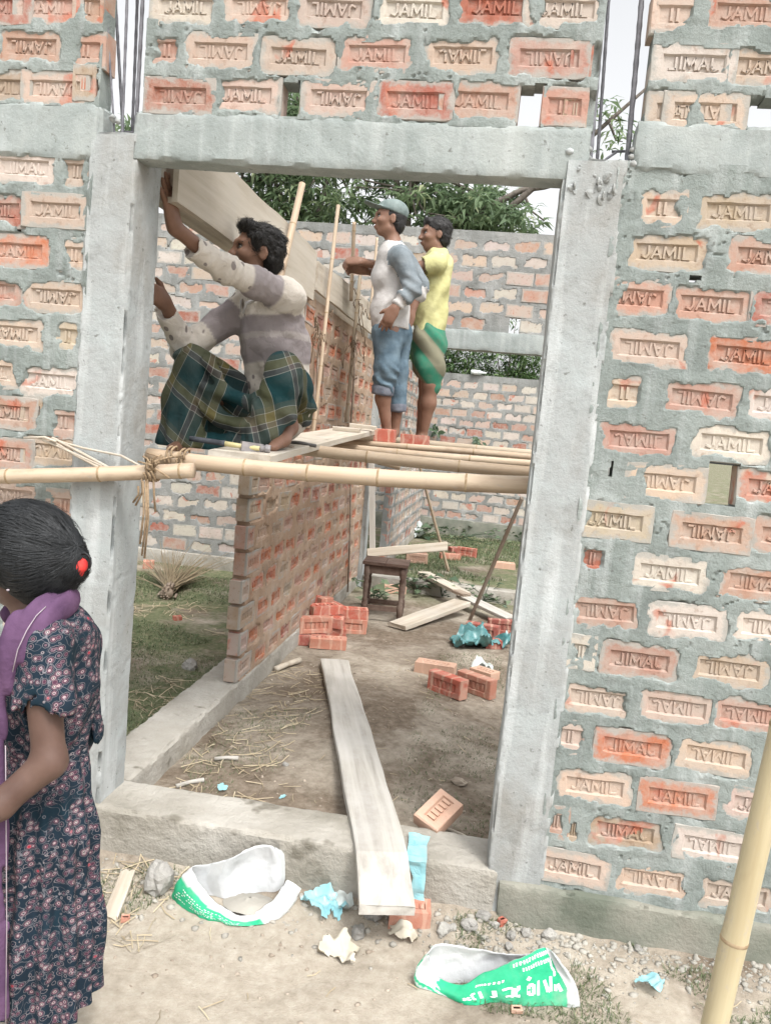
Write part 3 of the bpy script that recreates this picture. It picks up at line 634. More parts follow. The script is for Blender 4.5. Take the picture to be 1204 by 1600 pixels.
def crown(center, rad, nclus, per, leafL, rng, dens=1., bottom=-.9):
    out = []
    c = rng.normal(0, 1, (nclus*3, 3)); c /= np.linalg.norm(c, axis=1)[:, None]; c *= (rng.random(nclus*3)**.38)[:, None]
    c = c[c[:, 2] > bottom]; nz = fbm(c*2.2+center, 3); c = c[nz > -.12][:nclus]
    c = c*rad*(1+.22*vnoise(c*2.4+5)[:, None])
    out = np.array(center)+c
    k = len(out); B = np.repeat(out, per, 0); n = len(B)
    a = rng.random(n)*2*math.pi; el = rng.normal(.12, .38, n)
    Dr = np.stack([np.cos(a)*np.cos(el), np.sin(a)*np.cos(el), np.sin(el)-.18], -1)
    B = B+Dr*.03+rng.normal(0, .03, (n, 3))
    Nr = np.stack([rng.normal(0, .3, n), rng.normal(0, .3, n), np.ones(n)], -1)
    Ln = leafL*rng.uniform(.6, 1.2, n)
    V, F = leaves(B, Dr, Nr, Ln, Ln*rng.uniform(.19, .27, n), .22)
    tone = np.repeat(np.clip(.42+.28*rng.normal(0, 1, k)*.7, 0, 1), per)+rng.normal(0, .12, n)
    return V, F, np.repeat(np.clip(tone, 0, 1), 5), out
def tree(label, base, trunk_h, crowns, leafL, rng, limb_r=.12, extra=()):
    t = thing('mango_tree', label, 'tree', tuple(base), 'trees beyond the rear wall')
    b = np.array(base, float); fork = b+[0, 0, trunk_h]; mb = MB()
    mb.tube([b-[0, 0, .2], b+[.05, 0, trunk_h*.5], fork], [limb_r*1.7, limb_r*1.25, limb_r], 9)
    VV, FF, TT, n = [], [], [], 0
    for (c, r, nc, per) in crowns:
        c = np.array(c, float); V, F, tn, cl = crown(c, np.array(r), nc, per, leafL, rng)
        mid = (fork+c)/2+rng.normal(0, .2, 3); mb.tube([fork, mid, c, c+(c-mid)*.4], [limb_r*.8, limb_r*.55, limb_r*.3, .02], 7)
        for q in cl[::14]: mb.tube([c+(q-c)*.1, c+(q-c)*.55+rng.normal(0, .08, 3)-[0, 0, .06], q], [limb_r*.25, limb_r*.13, .008], 5)
        VV.append(V); FF.append(F+n); TT.append(tn); n += len(V)
    for P, r in extra: mb.tube(P, r, 6)
    mb.put('trunk', M['bark'], t, True)
    put('crown', np.concatenate(VV), np.concatenate(FF), M['leaf'], t, attrs={'tone': np.concatenate(TT)})
    return t
rg2 = np.random.default_rng(21)
YT = 12.5
def TP(px, py, Y=YT): return at(px, py, 'Y', Y)
c1 = TP(455, 290)
tree('broad mango tree behind the rear wall, left part of the foliage over the formwork', (c1[0], YT+.3, 0), 3.6,
     [(TP(430, 300), (1.35, 1.3, 1.35), 200, 11), (TP(520, 250), (1.3, 1.4, 1.9), 240, 11), (TP(470, 150, YT+.3), (.8, .9, .9), 80, 10), (TP(380, 290), (.75, .9, 1.1), 110, 10)], .27, rg2)
bp = [TP(690, 370), TP(760, 325), TP(815, 297), TP(850, 293), TP(900, 280)]
tree('mango tree behind the rear wall, over the men, with a bare branch reaching right', (TP(640, 300)[0], YT+.5, 0), 3.8,
     [(TP(640, 300), (1.35, 1.3, 1.3), 230, 11), (TP(735, 335), (1.25, 1.2, .85), 190, 11), (TP(768, 350), (.5, .8, .6), 70, 10), (TP(600, 180, YT+.6), (1.2, 1, 1.1), 120, 10), (TP(950, 190, YT), (.35, .4, .5), 14, 7)], .27, rg2,
     extra=[(bp, [.09, .07, .05, .04, .02]), ([bp[2], TP(830, 330), TP(850, 345)], [.03, .02, .012]), ([bp[1], TP(740, 300), TP(700, 282)], [.05, .04, .02])])
tree('mango tree beyond the left room, showing only through the gap at top left', (TP(60, 100, 14)[0], 14, 0), 3.8, [(TP(40, 190, 14), (1.1, 1, 1.1), 130, 10), (TP(200, 260, 14), (.8, 1, .9), 90, 10)], .27, rg2)
def bush(label, c, r, nc, per, leafL, rng, m='bushleaf', name='bush', group=None):
    c = np.array(c, float); t = thing(name, label, 'bush', (c[0], c[1], .08), group)
    V, F, tn, cl = crown(c, np.array(r), nc, per, leafL, rng, bottom=-1.1)
    mb = MB()
    for q in cl[::max(1, len(cl)//24)]: mb.tube([(c[0]+rng.normal(0, .08), c[1]+rng.normal(0, .08), .05), (c+q)/2-[0, 0, .1], q], [.014, .01, .004], 5)
    mb.put('stem', M['bark'], t, True); put('foliage', V, F, M[m], t, attrs={'tone': tn}); return t
for k, (px, py, r) in enumerate([(690, 580, .9), (735, 575, .85), (790, 578, .9), (835, 572, .9), (640, 575, .9)]):
    q = at(px, py, 'Y', 10.7+.15*(k % 2)); bush(['dark leafy bush over the far wall, just right of the green shorts', 'leafy bush over the far wall, behind the bottle', 'bright leafy bush over the far wall, right of the bottle', 'leafy bush over the far wall, touching the right column in view', 'leafy bush over the far wall, behind the standing men'][k],
        (q[0], q[1], 2.35), (r*.62, .6, 1.15), 330, 9, .13, rg2, group='bushes beyond the far wall')

def scatter_blades(n, xr, yr, hgt, rng, mask=None, lean=.6, w=.004, tone=(.4, .25)):
    x = rng.uniform(*xr, n*3); y = rng.uniform(*yr, n*3)
    k = np.ones(len(x), bool) if mask is None else mask(x, y)
    x, y = x[k][:n], y[k][:n]; n = len(x); z = gheight(x, y)
    a = rng.random(n)*2*math.pi; h = hgt*rng.uniform(.4, 1.3, n); ln = h*rng.uniform(.2, 1.3, n)*lean
    d = np.stack([np.cos(a), np.sin(a)], -1); s = np.stack([-d[:, 1], d[:, 0]], -1)
    wd = w*rng.uniform(.6, 1.4, n)
    b = np.stack([x, y, z-.004], -1)
    def p(f, hz, sd): return np.concatenate([b[:, :2]+d*(ln*f)[:, None]+s*(wd*sd)[:, None], (b[:, 2]+h*hz)[:, None]], 1)
    V = np.stack([p(0, 0, -.5), p(0, 0, .5), p(.4, .7, .4), p(.4, .7, -.4), p(1, .95, 0)], 1).reshape(-1, 3)
    i = np.arange(n)[:, None]*5; F = np.concatenate([i+[0, 1, 2], i+[0, 2, 3], i+[3, 2, 4]], 0)
    return V, F, np.repeat(np.clip(rng.normal(*tone, n), 0, 1), 5)
def patch(s, thr, off=0.): return lambda x, y: fbm(np.stack([x, y, 0*x+off], -1)*s, 3) > thr
def stuff(name, parts, m, label):
    V = []; F = []; T = []; n = 0
    for v, f, t in parts: V.append(v); F.append(f+n); T.append(t); n += len(v)
    return tag(put(name, np.concatenate(V), np.concatenate(F), M[m], attrs={'tone': np.concatenate(T)}), label, None, None, 'stuff')
rg3 = np.random.default_rng(33)
stuff('grass', [scatter_blades(42000, (-4.2, -1.45), (.6, 4.85), .020, rg3, patch(1.3, -.12), w=.0042, lean=1.6), scatter_blades(9000, (-2.6, -1.44), (.5, 2.6), .016, rg3, patch(2.5, -.05), w=.003, lean=1.6),
                scatter_blades(3600, (.0, 1.1), (-.38, -.03), .018, rg3, patch(5, .0), w=.0024, lean=1.4), scatter_blades(1500, (-1.5, -.85), (-.28, -.03), .017, rg3, patch(5, -.05), w=.0024, lean=1.4),
                scatter_blades(16000, (-1.1, .9), (5.1, 9.4), .04, rg3, patch(1.2, -.15), w=.006, lean=1.2), scatter_blades(3800, (-.3, .14), (.3, 3.), .014, rg3, patch(4, -.02), w=.0024, lean=1.5), scatter_blades(2600, (-1.2, -.8), (.3, 1.8), .013, rg3, patch(4, -.02), w=.0022, lean=1.5)], 'grass',
      'short patchy grass in the left room, the far room and along the wall base')
def straws(n, xr, yr, L, rng, mask=None, w=.003):
    x = rng.uniform(*xr, n*3); y = rng.uniform(*yr, n*3); k = np.ones(len(x), bool) if mask is None else mask(x, y)
    x, y = x[k][:n], y[k][:n]; n = len(x); a = rng.random(n)*math.pi*2; l = L*rng.uniform(.3, 1.3, n); bend = rng.normal(0, .25, n)*l
    d = np.stack([np.cos(a), np.sin(a)], -1); s = np.stack([-d[:, 1], d[:, 0]], -1); V = []
    for f in (-.5, 0, .5):
        q = np.stack([x, y], -1)+d*(l*f)[:, None]+s*(bend*(.25-f*f))[:, None]; zz = gheight(q[:, 0], q[:, 1])+.004+.006*rng.random(n)
        for sd in (-.5, .5): V.append(np.concatenate([q+s*(w*sd), (zz+.0015*sd)[:, None]], 1))
    V = np.stack(V, 1).reshape(-1, 3); i = np.arange(n)[:, None]*6
    return V, np.concatenate([i+[0, 1, 3], i+[0, 3, 2], i+[2, 3, 5], i+[2, 5, 4]], 0), np.repeat(np.clip(rng.normal(.5, .25, n), 0, 1), 6)
stuff('straw', [straws(700, (-3.4, -1.45), (.7, 3.4), .16, rg3, patch(1.4, .02, 3.), w=.004), straws(260, (-1.22, -.8), (.25, 2.2), .12, rg3, w=.0035), straws(90, (-1.35, -.85), (-.4, -.04), .09, rg3), straws(26, (-.9, .9), (-.7, -.05), .07, rg3, w=.002),
                straws(160, (-.8, .1), (.3, 2.6), .06, rg3, w=.0022)], 'straw', 'loose dry straw and twigs scattered over the ground')
def pebble_field(n, fx, fy, r, rng):
    V = []; F = []; bm = bmesh.new(); bmesh.ops.create_icosphere(bm, subdivisions=1, radius=1); v0 = np.array([v.co[:] for v in bm.verts]); f0 = np.array([[v.index for v in f.verts] for f in bm.faces]); bm.free()
    x = fx(n); y = fy(n); rr = r[0]+(r[1]-r[0])*rng.random(n)**3; z = gheight(x, y); k = 0
    for i in range(n):
        v = v0*(1+rng.normal(0, .24, (12, 1)))*rr[i]*[1, rng.uniform(.6, 1), rng.uniform(.45, .8)]; a = rng.random()*6.3; c, s = math.cos(a), math.sin(a)
        V.append(np.stack([v[:, 0]*c-v[:, 1]*s+x[i], v[:, 0]*s+v[:, 1]*c+y[i], v[:, 2]+z[i]+rr[i]*.02], -1)); F.append(f0+k); k += 12
    return np.concatenate(V), np.concatenate(F)
M['rubble'] = mat('mortar_rubble', (.22, .21, .185), (.31, .295, .26), 3, (.40, .38, .335), .3, .7, bump=.5, bscale=60, rand=False)
M['clod'] = mat('dry_clods', (.22, .18, .14), (.33, .28, .225), 5, (.40, .35, .29), .3, .7, bump=.5, bscale=60, rand=False)
rg4 = np.random.default_rng(44)
fy_ = lambda n: -.03-np.abs(rg4.normal(0, .10, n))
V1, F1 = pebble_field(1400, lambda n: np.concatenate([rg4.uniform(.1, 1.15, n*2//3), rg4.uniform(-1.4, .15, n-n*2//3)]), fy_, (.002, .015), rg4)
tag(put('rubble', V1, F1, M['rubble'], smooth=False), 'small grey mortar rubble strewn along the foot of the front wall', kind='stuff')
V1, F1 = pebble_field(1300, lambda n: rg4.uniform(-1.18, .6, n), lambda n: np.where(rg4.random(n) < .75, rg4.uniform(.25, 3.2, n), rg4.uniform(-.75, -.1, n)), (.002, .012), rg4)
tag(put('soil_clods', V1, F1, M['clod']), 'small dry clods of earth on the passage floor and the path', kind='stuff')
M['stone'] = mat('pale_grey_stone', (.20, .195, .18), (.29, .28, .26), 8, (.36, .35, .32), .3, .7, bump=.6, bscale=50, bdist=.01)
def gp(px, py, z=None):
    p = at(px, py, 'Z', .03 if z is None else z)
    for _ in range(4): p = at(px, py, 'Z', gheight(p[0], p[1]) if z is None else z)
    return p
def stone(px, py, r, label, sq=(1, .9, .8), group=None, m='stone', seed=1., up=.35):
    p = gp(px, py); V, F = rock(p+[0, 0, r*up], r, seed, sq, 3); return tag(put('stone', V, F, M[m], smooth=False), label, 'stone', group)
stone(248, 1388, .052, 'large pale grey stone near the white and green sack, beside the girl', (1.05, .8, 1.05), seed=2.4, up=.55)
stone(297, 1044, .05, 'rounded beige stone in the grass left of the partition wall', seed=4.1)
stone(718, 1226, .03, 'flat brown stone on the passage floor near the right column', (1.2, .8, .5), seed=5.7, m='clod')
stone(446, 1196, .013, 'small white pebble in the middle of the passage floor', seed=6.2)
stone(583, 1432, .028, 'grey lump of mortar left of the brick under the ramp plank', seed=7.7)
stone(560, 1462, .024, 'grey lump just above the crumpled paper', seed=8.4)
stone(722, 1010, .02, 'pale chip beside the blue plastic sheet', seed=9.4)
stone(690, 1312, .016, 'small grey stone on the sill in front of the leaning brick', (1.2, .8, .6), seed=10.4)
for k in range(16):
    stone(random.uniform(690, 1080), 1400+random.uniform(25, 95)+0.0, random.uniform(.012, .026), 'grey mortar lump in the rubble at the foot of the right wall', group='mortar lumps in the rubble', seed=20.3+k)

# ================================================================ poles, planks
def frame_of(p0, p1, up=(0, 0, 1)):
    x = np.array(p1, float)-np.array(p0, float); x /= np.linalg.norm(x); u = np.array(up, float); y = np.cross(u, x); y /= np.linalg.norm(y); return np.stack([x, y, np.cross(x, y)], 1)
def put_local(name, Vw, F, m, R, loc, parent=None, smooth=False):
    V = (np.asarray(Vw, float)-np.array(loc)) @ R
    o = bpy.data.objects.new(name, mesh(name, V, F, m, smooth)); COL.objects.link(o)
    if parent: o.parent = parent
    else: o.matrix_world = Matrix([list(R[i])+[float(loc[i])] for i in range(3)]+[[0, 0, 0, 1]])
    return o
def bamboo(label, p0, p1, r0, r1, m='bamboo', sag=0., every=.34, name='bamboo_pole', group=None, phase=.4, cat='bamboo pole', wob=.004, at_=None):
    p0 = np.array(p0, float); p1 = np.array(p1, float); L = np.linalg.norm(p1-p0); R = frame_of(p0, p1) if abs((p1-p0)[2])/L < .95 else frame_of(p0, p1, (0, 1, 0))
    nodes = at_ or list(np.arange(every*phase, L, every)); S = sorted(set([0, L]+[x for n_ in nodes for x in (n_-.012, n_-.004, n_, n_+.004, n_+.012)]+list(np.linspace(0, L, 26)))); S = np.array([s for s in S if 0 <= s <= L])
    ph = random.random()*6
    off = lambda s: (wob*math.sin(s*3.1+ph))*R[:, 1]+(-sag*4*(s/L)*(1-s/L)+wob*.6*math.sin(s*4.3+ph))*np.array([0, 0, 1])
    P = [p0+(p1-p0)*s/L+off(s) for s in S]
    rr = [(r0+(r1-r0)*s/L)*(1+.055*sum(math.exp(-((s-n_)/.014)**2) for n_ in nodes)) for s in S]
    mb = MB().tube(P, rr, 14); o = put_local(name, mb.V, mb.F, M[m], R, p0, None, True); tag(o, label, cat, group)
    for n_ in nodes:
        if n_ > L-.01: continue
        c = p0+(p1-p0)*n_/L+off(n_); r = (r0+(r1-r0)*n_/L)*1.07; d = (p1-p0)/L
        mr = MB().tube([c-d*.004, c-d*.0015, c+d*.0015, c+d*.004], [r*.98, r*1.015, r*1.015, r*.98], 14, cap=False); put_local('node_ring', mr.V, mr.F, M['node'], R, p0, o, True)
    return o
def PT(px, py, Y): return at(px, py, 'Y', Y)
a_ = PT(232, 711, .232); b_ = PT(832, 756, .245)
bam_f = bamboo('thickest bamboo pole spanning the doorway in front, under the squatting man', a_, b_+(b_-a_)*.04, .0285, .031, sag=.022, at_=[.12, .36, .585, .83, 1.13])
a_ = PT(-160, 749, -.075); b_ = PT(303, 735, -.036)
bam_l = bamboo('bamboo pole lashed across the left column, above the girl', a_, b_, .024, .0245, at_=[.1, .395, .71, .98])
S0 = PT(-100, 700, 0)
for (px0, py0, px1, py1, Y, r, lab, mm) in [(470, 703, 830, 739, 1.15, .027, 'bamboo pole just behind the front one, right of the scaffold plank', 'bamboo'), (560, 702, 828, 725, 2.2, .023, 'bamboo pole third from the front, crossing in front of the red bricks', 'bamboo'),
                                         (600, 695, 828, 714, 2.65, .020, 'slim bamboo pole second from the back, at the standing men\'s feet', 'bamboo'), (640, 691, 826, 708, 3.1, .026, 'old grey bamboo pole, farthest back of the scaffold', 'bamboo_old')]:
    a_, b_ = PT(px0, py0, Y), PT(px1, py1, Y); k0 = (-1.205-a_[0])/(b_[0]-a_[0]); bamboo(lab, a_+(b_-a_)*k0, b_+(b_-a_)*((.24-b_[0])/(b_[0]-a_[0])), r, r*1.02, mm, every=.42)
bamboo('bamboo ledger carrying the scaffold poles, hidden behind the right column', (.235, .21, 1.335), (.235, 3.5, 1.41), .03, .028)
for y_ in (.30, 3.3): bamboo('bamboo post under the scaffold ledger behind the right column, '+('front one' if y_ < 1 else 'rear one'), (.30, y_, .05), (.285, y_, 1.6), .03, .028)
bamboo('short bamboo stub sticking out below the scaffold, above the far partition', PT(560, 712, 1.75), PT(625, 729, 1.75), .022, .02, every=.3)
fp = px_line((1212, 1180), (1117, 1600), -1.0, 1.4); t_ = -(fp[0][2])/(fp[1][2]-fp[0][2]); f0 = fp[0]+(fp[1]-fp[0])*t_
nd = (1143, 1468); pn = PT(*nd, -1.0); bamboo('yellow bamboo pole leaning in the right foreground', f0, fp[1], .0245, .023, 'bamboo_green', at_=[.28, float(np.linalg.norm(pn-f0)), float(np.linalg.norm(pn-f0))+.42], wob=.002)
q = gp(700, 893, .1); bamboo('pale thin pole leaning in the far room, behind the cross beam', q, PT(640, 672, 5.95), .016, .014, 'bamboo', every=.5)
q = gp(727, 984, .1); q1 = PT(815, 778, 3.15); R_ = frame_of(q, q1, (1, 0, .2)); mb = MB().box((q+q1)/2, (np.linalg.norm(q1-q), .034, .02), R_); tag(put_local('wooden_batten', mb.V, mb.F, M['plank_dark'], R_, q), 'dark square batten leaning against the right column inside the passage', 'batten')
a_ = PT(582, 868, 4.76); b_ = PT(580, 690, 4.76); mb = MB(); R_ = frame_of(a_, b_, (0, 1, 0)); mb.box((a_+b_)/2, (np.linalg.norm(b_-a_), .05, .03), R_); tag(put_local('wooden_batten', mb.V, mb.F, M['plank_pale'], R_, a_), 'pale upright batten at the far end of the partition wall', 'batten')
# stakes holding the formwork boards
for k, (t, b, X, r, mm, lab) in enumerate([((472, 288), (428, 470), -1.165, .018, 'bamboo', 'thick bamboo stake in front of the long formwork board, right of the squatting man'),
    ((529, 321), (487, 690), -1.16, .012, 'bamboo', 'second bamboo stake from the left, reaching down to the scaffold'), ((553, 347), (549, 470), -1.165, .013, 'bamboo', 'third stake, upright just left of the joined hands'),
    ((589, 371), (577, 500), -1.165, .011, 'bamboo', 'stake farthest back, behind the man in the cap'), ((564, 421), (540, 660), -1.16, .013, 'bamboo_old', 'short dark-footed stake in front of the last formwork board')]):
    A = at(*t, 'X', X); Bq = at(*b, 'X', X); bamboo(lab, Bq, A, r, r*.95, mm, name='bamboo_stake', cat='stake', every=.33, wob=.003)
for (t, b, X, lab) in [((497, 540), (490, 700), -1.205, 'thin dark stick hanging against the partition, left one'), ((556, 520), (545, 700), -1.205, 'thin dark stick hanging against the partition, right one'), ((548, 740), (543, 925), -1.21, 'thin dark stick against the lower partition face, left of the stool')]:
    A = at(*t, 'X', X); Bq = at(*b, 'X', X); mb = MB().tube([Bq, (A+Bq)/2+[0, .03, 0], A], .008, 6); tag(put('stick', mb.V, mb.F, M['plank_dark'], smooth=True), lab, 'stick')

def plank(name, label, ctr, lat, w, th, m, cat='plank', wob=.006, ends=.008, seed=0., group=None):
    """ctr: points along the middle of the top face"""
    ctr = np.array(ctr, float); seg = np.r_[0, np.cumsum(np.linalg.norm(np.diff(ctr, axis=0), axis=1))]; n = max(8, int(seg[-1]/.05)); s = np.linspace(0, seg[-1], n)
    C = np.stack([np.interp(s, seg, ctr[:, i]) for i in range(3)], 1)
    T = ctr[-1]-ctr[0]; T /= np.linalg.norm(T); lat = np.array(lat, float); lat -= T*(lat@T); lat /= np.linalg.norm(lat); up = np.cross(T, lat); up *= np.sign(up[2]) or 1
    ns = s[:, None]; eL = wob*fbm(np.c_[s*3, 0*s+seed, 0*s], 3); eR = wob*fbm(np.c_[s*3, 0*s+seed+9, 0*s], 3)
    rows = []
    for k in range(n):
        e = [(-w/2-eL[k], 0), (-w/2+.006-eL[k], .003), (-w/6, .0032), (w/6, .003), (w/2-.006+eR[k], .003), (w/2+eR[k], 0), (w/2+eR[k], -th), (-w/2-eL[k], -th)]
        dx = [random.uniform(-1, 1)*ends if k in (0, n-1) else 0]*8
        if k in (0, n-1): dx = [random.uniform(-1, 1)*ends*.6 for _ in range(8)]
        rows += [C[k]+lat*a+up*(b-.003)+T*d for (a, b), d in zip(e, dx)]
    F = [(i*8+j, i*8+(j+1) % 8, (i+1)*8+(j+1) % 8, (i+1)*8+j) for i in range(n-1) for j in range(8)]+[tuple(range(7, -1, -1)), tuple(range((n-1)*8, n*8))]
    R = np.stack([T, lat, np.cross(T, lat)], 1)
    o = put_local(name, rows, F, M[m], R, C[0]); bmx = bmesh.new(); bmx.from_mesh(o.data); bmesh.ops.recalc_face_normals(bmx, faces=bmx.faces); bmx.to_mesh(o.data); bmx.free()
    return tag(o, label, cat, group)
# scaffold plank under the squatting man
pa, pb = PT(374, 707, .36), PT(560, 669, 2.72)
plank('scaffold_plank', 'scaffold plank the squatting man crouches on, sloping back to the red bricks', [pa, (pa+pb)/2+[0, 0, .004], pb], (1, .02, .0), .235, .026, 'plank', cat='plank', wob=.004, seed=2.)
# ramp plank
fa, fb = at(500, 1030, 'Z', .13), at(545, 1030, 'Z', .13); na, nb = at(565, 1412, 'Z', .165), at(645, 1418, 'Z', .165)
fm, nm_ = (fa+fb)/2, (na+nb)/2; m1 = fm+(nm_-fm)*.80; m1[2] = .222; m2 = fm+(nm_-fm)*.93; m2[2] = .222
rp = []
for f_ in np.linspace(0, 1, 14):
    q = fm+(nm_-fm)*f_; q[2] = float(np.interp(f_, [0, .80, .93, 1], [.13, .225, .225, .165])); gq = float(max(gheight(q[0]+e_, q[1]) for e_ in (-.08, 0, .08))); q[2] = max(q[2], gq+.026 if q[1] > .25 else q[2]); rp.append(q)
plank('ramp_plank', 'long pale plank laid as a ramp over the doorway sill', rp, (1, 0, 0), .168, .027, 'plank_pale', wob=.007, ends=.008, seed=5.)
# planks in the passage
def gplank(label, a, b, w, th, m, za, zb, lat=None, seed=0.): A, Bq = at(*a, 'Z', za), at(*b, 'Z', zb); T = Bq-A; return plank('loose_plank', label, [A, Bq], lat if lat is not None else (T[1], -T[0], 0), w, th, m, seed=seed)
gplank('dark weathered plank lying on the passage floor in front of the cross beam', (620, 975), (722, 938), .165, .03, 'plank', .125, .20, seed=7.)
gplank('pale plank lying from the cross beam down towards the right column, upper piece', (662, 893), (725, 925), .13, .028, 'ply', .26, .235, seed=8.)
gplank('pale plank lower piece, lying towards the right column below the batten', (722, 928), (800, 965), .13, .025, 'plank_pale', .20, .16, seed=9.)
gplank('short offcut lying where the two passage planks meet', (712, 921), (730, 928), .09, .02, 'plank_dark', .265, .255, seed=10.)
A, Bq = PT(574, 863, 4.70), PT(698, 853, 4.70); plank('loose_plank', 'pale plank resting level above the stool, at the rear opening', [A, Bq], (0, .25, 1), .075, .03, 'plank', seed=11.)
# formwork boards
def board(name, label, a, b, z0, z1, X, th, m, seed=0.):
    y0, y1 = a, b; zc = .5*(z0[1]+z0[0]); mb = MB()
    n = 14; V = []
    for i in range(n+1):
        y = y0+(y1-y0)*i/n; f = i/n; zb = z0[0]+(z0[1]-z0[0])*f; zt = z1[0]+(z1[1]-z1[0])*f+.003*math.sin(i*1.7+seed); xo = .004*math.sin(i*.8+seed)
        V += [(X+xo, y, zb), (X+xo, y, zt), (X-th+xo, y, zt), (X-th+xo, y, zb)]
    F = [(i*4+j, i*4+(j+1) % 4, (i+1)*4+(j+1) % 4, (i+1)*4+j) for i in range(n) for j in range(4)]+[(3, 2, 1, 0), tuple(n*4+k for k in range(4))]
    R = np.array([[0, 1.0, 0], [1.0, 0, 0], [0, 0, -1.0]]).T; R = np.stack([np.array([0, 1.0, 0]), np.array([-1.0, 0, 0]), np.array([0, 0, 1.0])], 1)
    o = put_local(name, V, F, M[m], R, (X, y0, z0[0])); b_m = bmesh.new(); b_m.from_mesh(o.data); bmesh.ops.recalc_face_normals(b_m, faces=b_m.faces); b_m.to_mesh(o.data); b_m.free()
    return tag(o, label, 'formwork board')
board('formwork_board', 'longest pale formwork board on the partition, above the squatting man', .215, 2.235, (2.268, 2.268), (2.53, 2.545), -1.195, .02, 'ply')
board('formwork_board', 'middle formwork board on the partition, left of the joined hands', 2.26, 3.62, (2.335, 2.33), (2.50, 2.56), -1.193, .02, 'plank', 3.)
board('formwork_board', 'last formwork board on the partition, in front of the man in the cap', 3.64, 4.7, (2.335, 2.34), (2.54, 2.58), -1.196, .02, 'plank', 5.)
board('formwork_board', 'rear formwork board on the hidden side of the partition top', .33, 4.7, (2.29, 2.31), (2.49, 2.53), -1.30, .02, 'plank', 7.)
mb = MB().box((-1.255, .83, 2.277), (.085, 1.2, .02)); R_ = np.stack([np.array([0, 1.0, 0]), np.array([-1.0, 0, 0]), np.array([0, 0, 1.0])], 1); tag(put_local('formwork_board', mb.V, mb.F, M['plank'], R_, (-1.255, .23, 2.267)), 'narrow bottom formwork board bridging from the left column to the partition', 'formwork board')
mb = MB().box((-1.235, .262, 2.40), (.05, .012, .14)); tag(put('wood_wedge', mb.V, mb.F, M['plank_dark']), 'small brown wooden wedge above the raised hand at the left column', 'wedge')

# ================================================================ lashings
M['jute'] = mat('jute_rope', (.20, .14, .085), (.34, .25, .16), 60, bump=.5, bscale=200)
def loop(c, axis, r, n=2, pitch=.012):
    c = np.array(c, float); ax = np.array(axis, float); ax /= np.linalg.norm(ax); a = np.cross(ax, [0, 0, 1.0]); a /= np.linalg.norm(a); b = np.cross(ax, a); th = np.linspace(0, 2*math.pi*n, 16*n+1)
    return [c+r*(math.cos(t)*a+math.sin(t)*b)+ax*pitch*(t/(2*math.pi)-n/2)+ax*.004*math.sin(3*t) for t in th]
rope = thing('rope_lashing', 'brown jute rope lashing the bamboo poles at the left column, ends hanging', 'rope', tuple(PT(236, 735, -.02)))
axl = PT(303, 735, -.036)-PT(0, 747, -.06)
mb = MB()
for px in (236, 243): mb.tube(loop(PT(px, 737, -.045), axl, .030, 2), .0042, 6)
for px, py in ((268, 713), (288, 717), (283, 727)): mb.tube(loop(PT(px, py, .225), (1, 0, .0), .036, 2, .016), .004, 6)
mb.tube([PT(238, 722, -.06), PT(262, 715, .1), PT(285, 712, .19)], .004, 6); mb.tube([PT(242, 745, -.06), PT(270, 735, .1), PT(290, 730, .2)], .004, 6)
for _ in range(7):
    x = random.uniform(228, 246); mb.tube([PT(238, 735, -.075), PT(x+random.uniform(-4, 10), 728+random.uniform(-14, 5), -.085), PT(x+random.uniform(-22, 30), 730+random.uniform(-25, 20), -.08)], .003, 5)
mb.put('rope_coil', M['jute'], rope, True)
mb = MB()
for (x0, y0, x1, y1) in [(228, 748, 222, 868), (231, 748, 226, 872), (224, 752, 219, 850), (240, 748, 243, 800), (216, 760, 208, 785), (222, 748, 212, 790)]:
    mb.tube([PT(x0, y0, -.065), PT(x0+1, (y0+y1)/2, -.05), PT(x1, y1, -.045)], .0036, 5)
mb.put('rope_end', M['jute'], rope, True)
mb = MB()
for (P, r) in [([(78, 686), (130, 700), (190, 712), (232, 735)], .004), ([(80, 688), (120, 712), (165, 735)], .005), ([(82, 684), (128, 708), (172, 732)], .005), ([(60, 684), (110, 706), (160, 728)], .004), ([(38, 684), (70, 683), (88, 690)], .004)]:
    mb.tube([PT(x, y, -.03-.02*i/len(P)) for i, (x, y) in enumerate(P)], r, 6)
tag(mb.put('bamboo_strips', M['plank'], None, True), 'split bamboo strips tucked behind the left pole against the bricks', 'strips')
M['wire'] = mat('dark_wire', (.12, .08, .05), (.22, .16, .11), 40, bump=0)
for (px, py, n) in [(497, 520, 9), (548, 540, 9), (560, 470, 7)]:
    mb = MB()
    for _ in range(n):
        P = [at(px+random.uniform(-8, 12), py+random.uniform(-15, 15), 'X', -1.17)]
        for _k in range(5): P.append(P[-1]+np.array([random.uniform(-.01, .02), random.uniform(-.08, .08), random.uniform(-.09, .05)]))
        mb.tube(P, .003, 4)
    tag(mb.put('binding_wire', M['wire'], None, True), {497: 'tangled binding wire on the second stake', 548: 'tangled binding wire hanging low on the partition face', 560: 'tangled binding wire near the joined hands'}[px], 'wire')

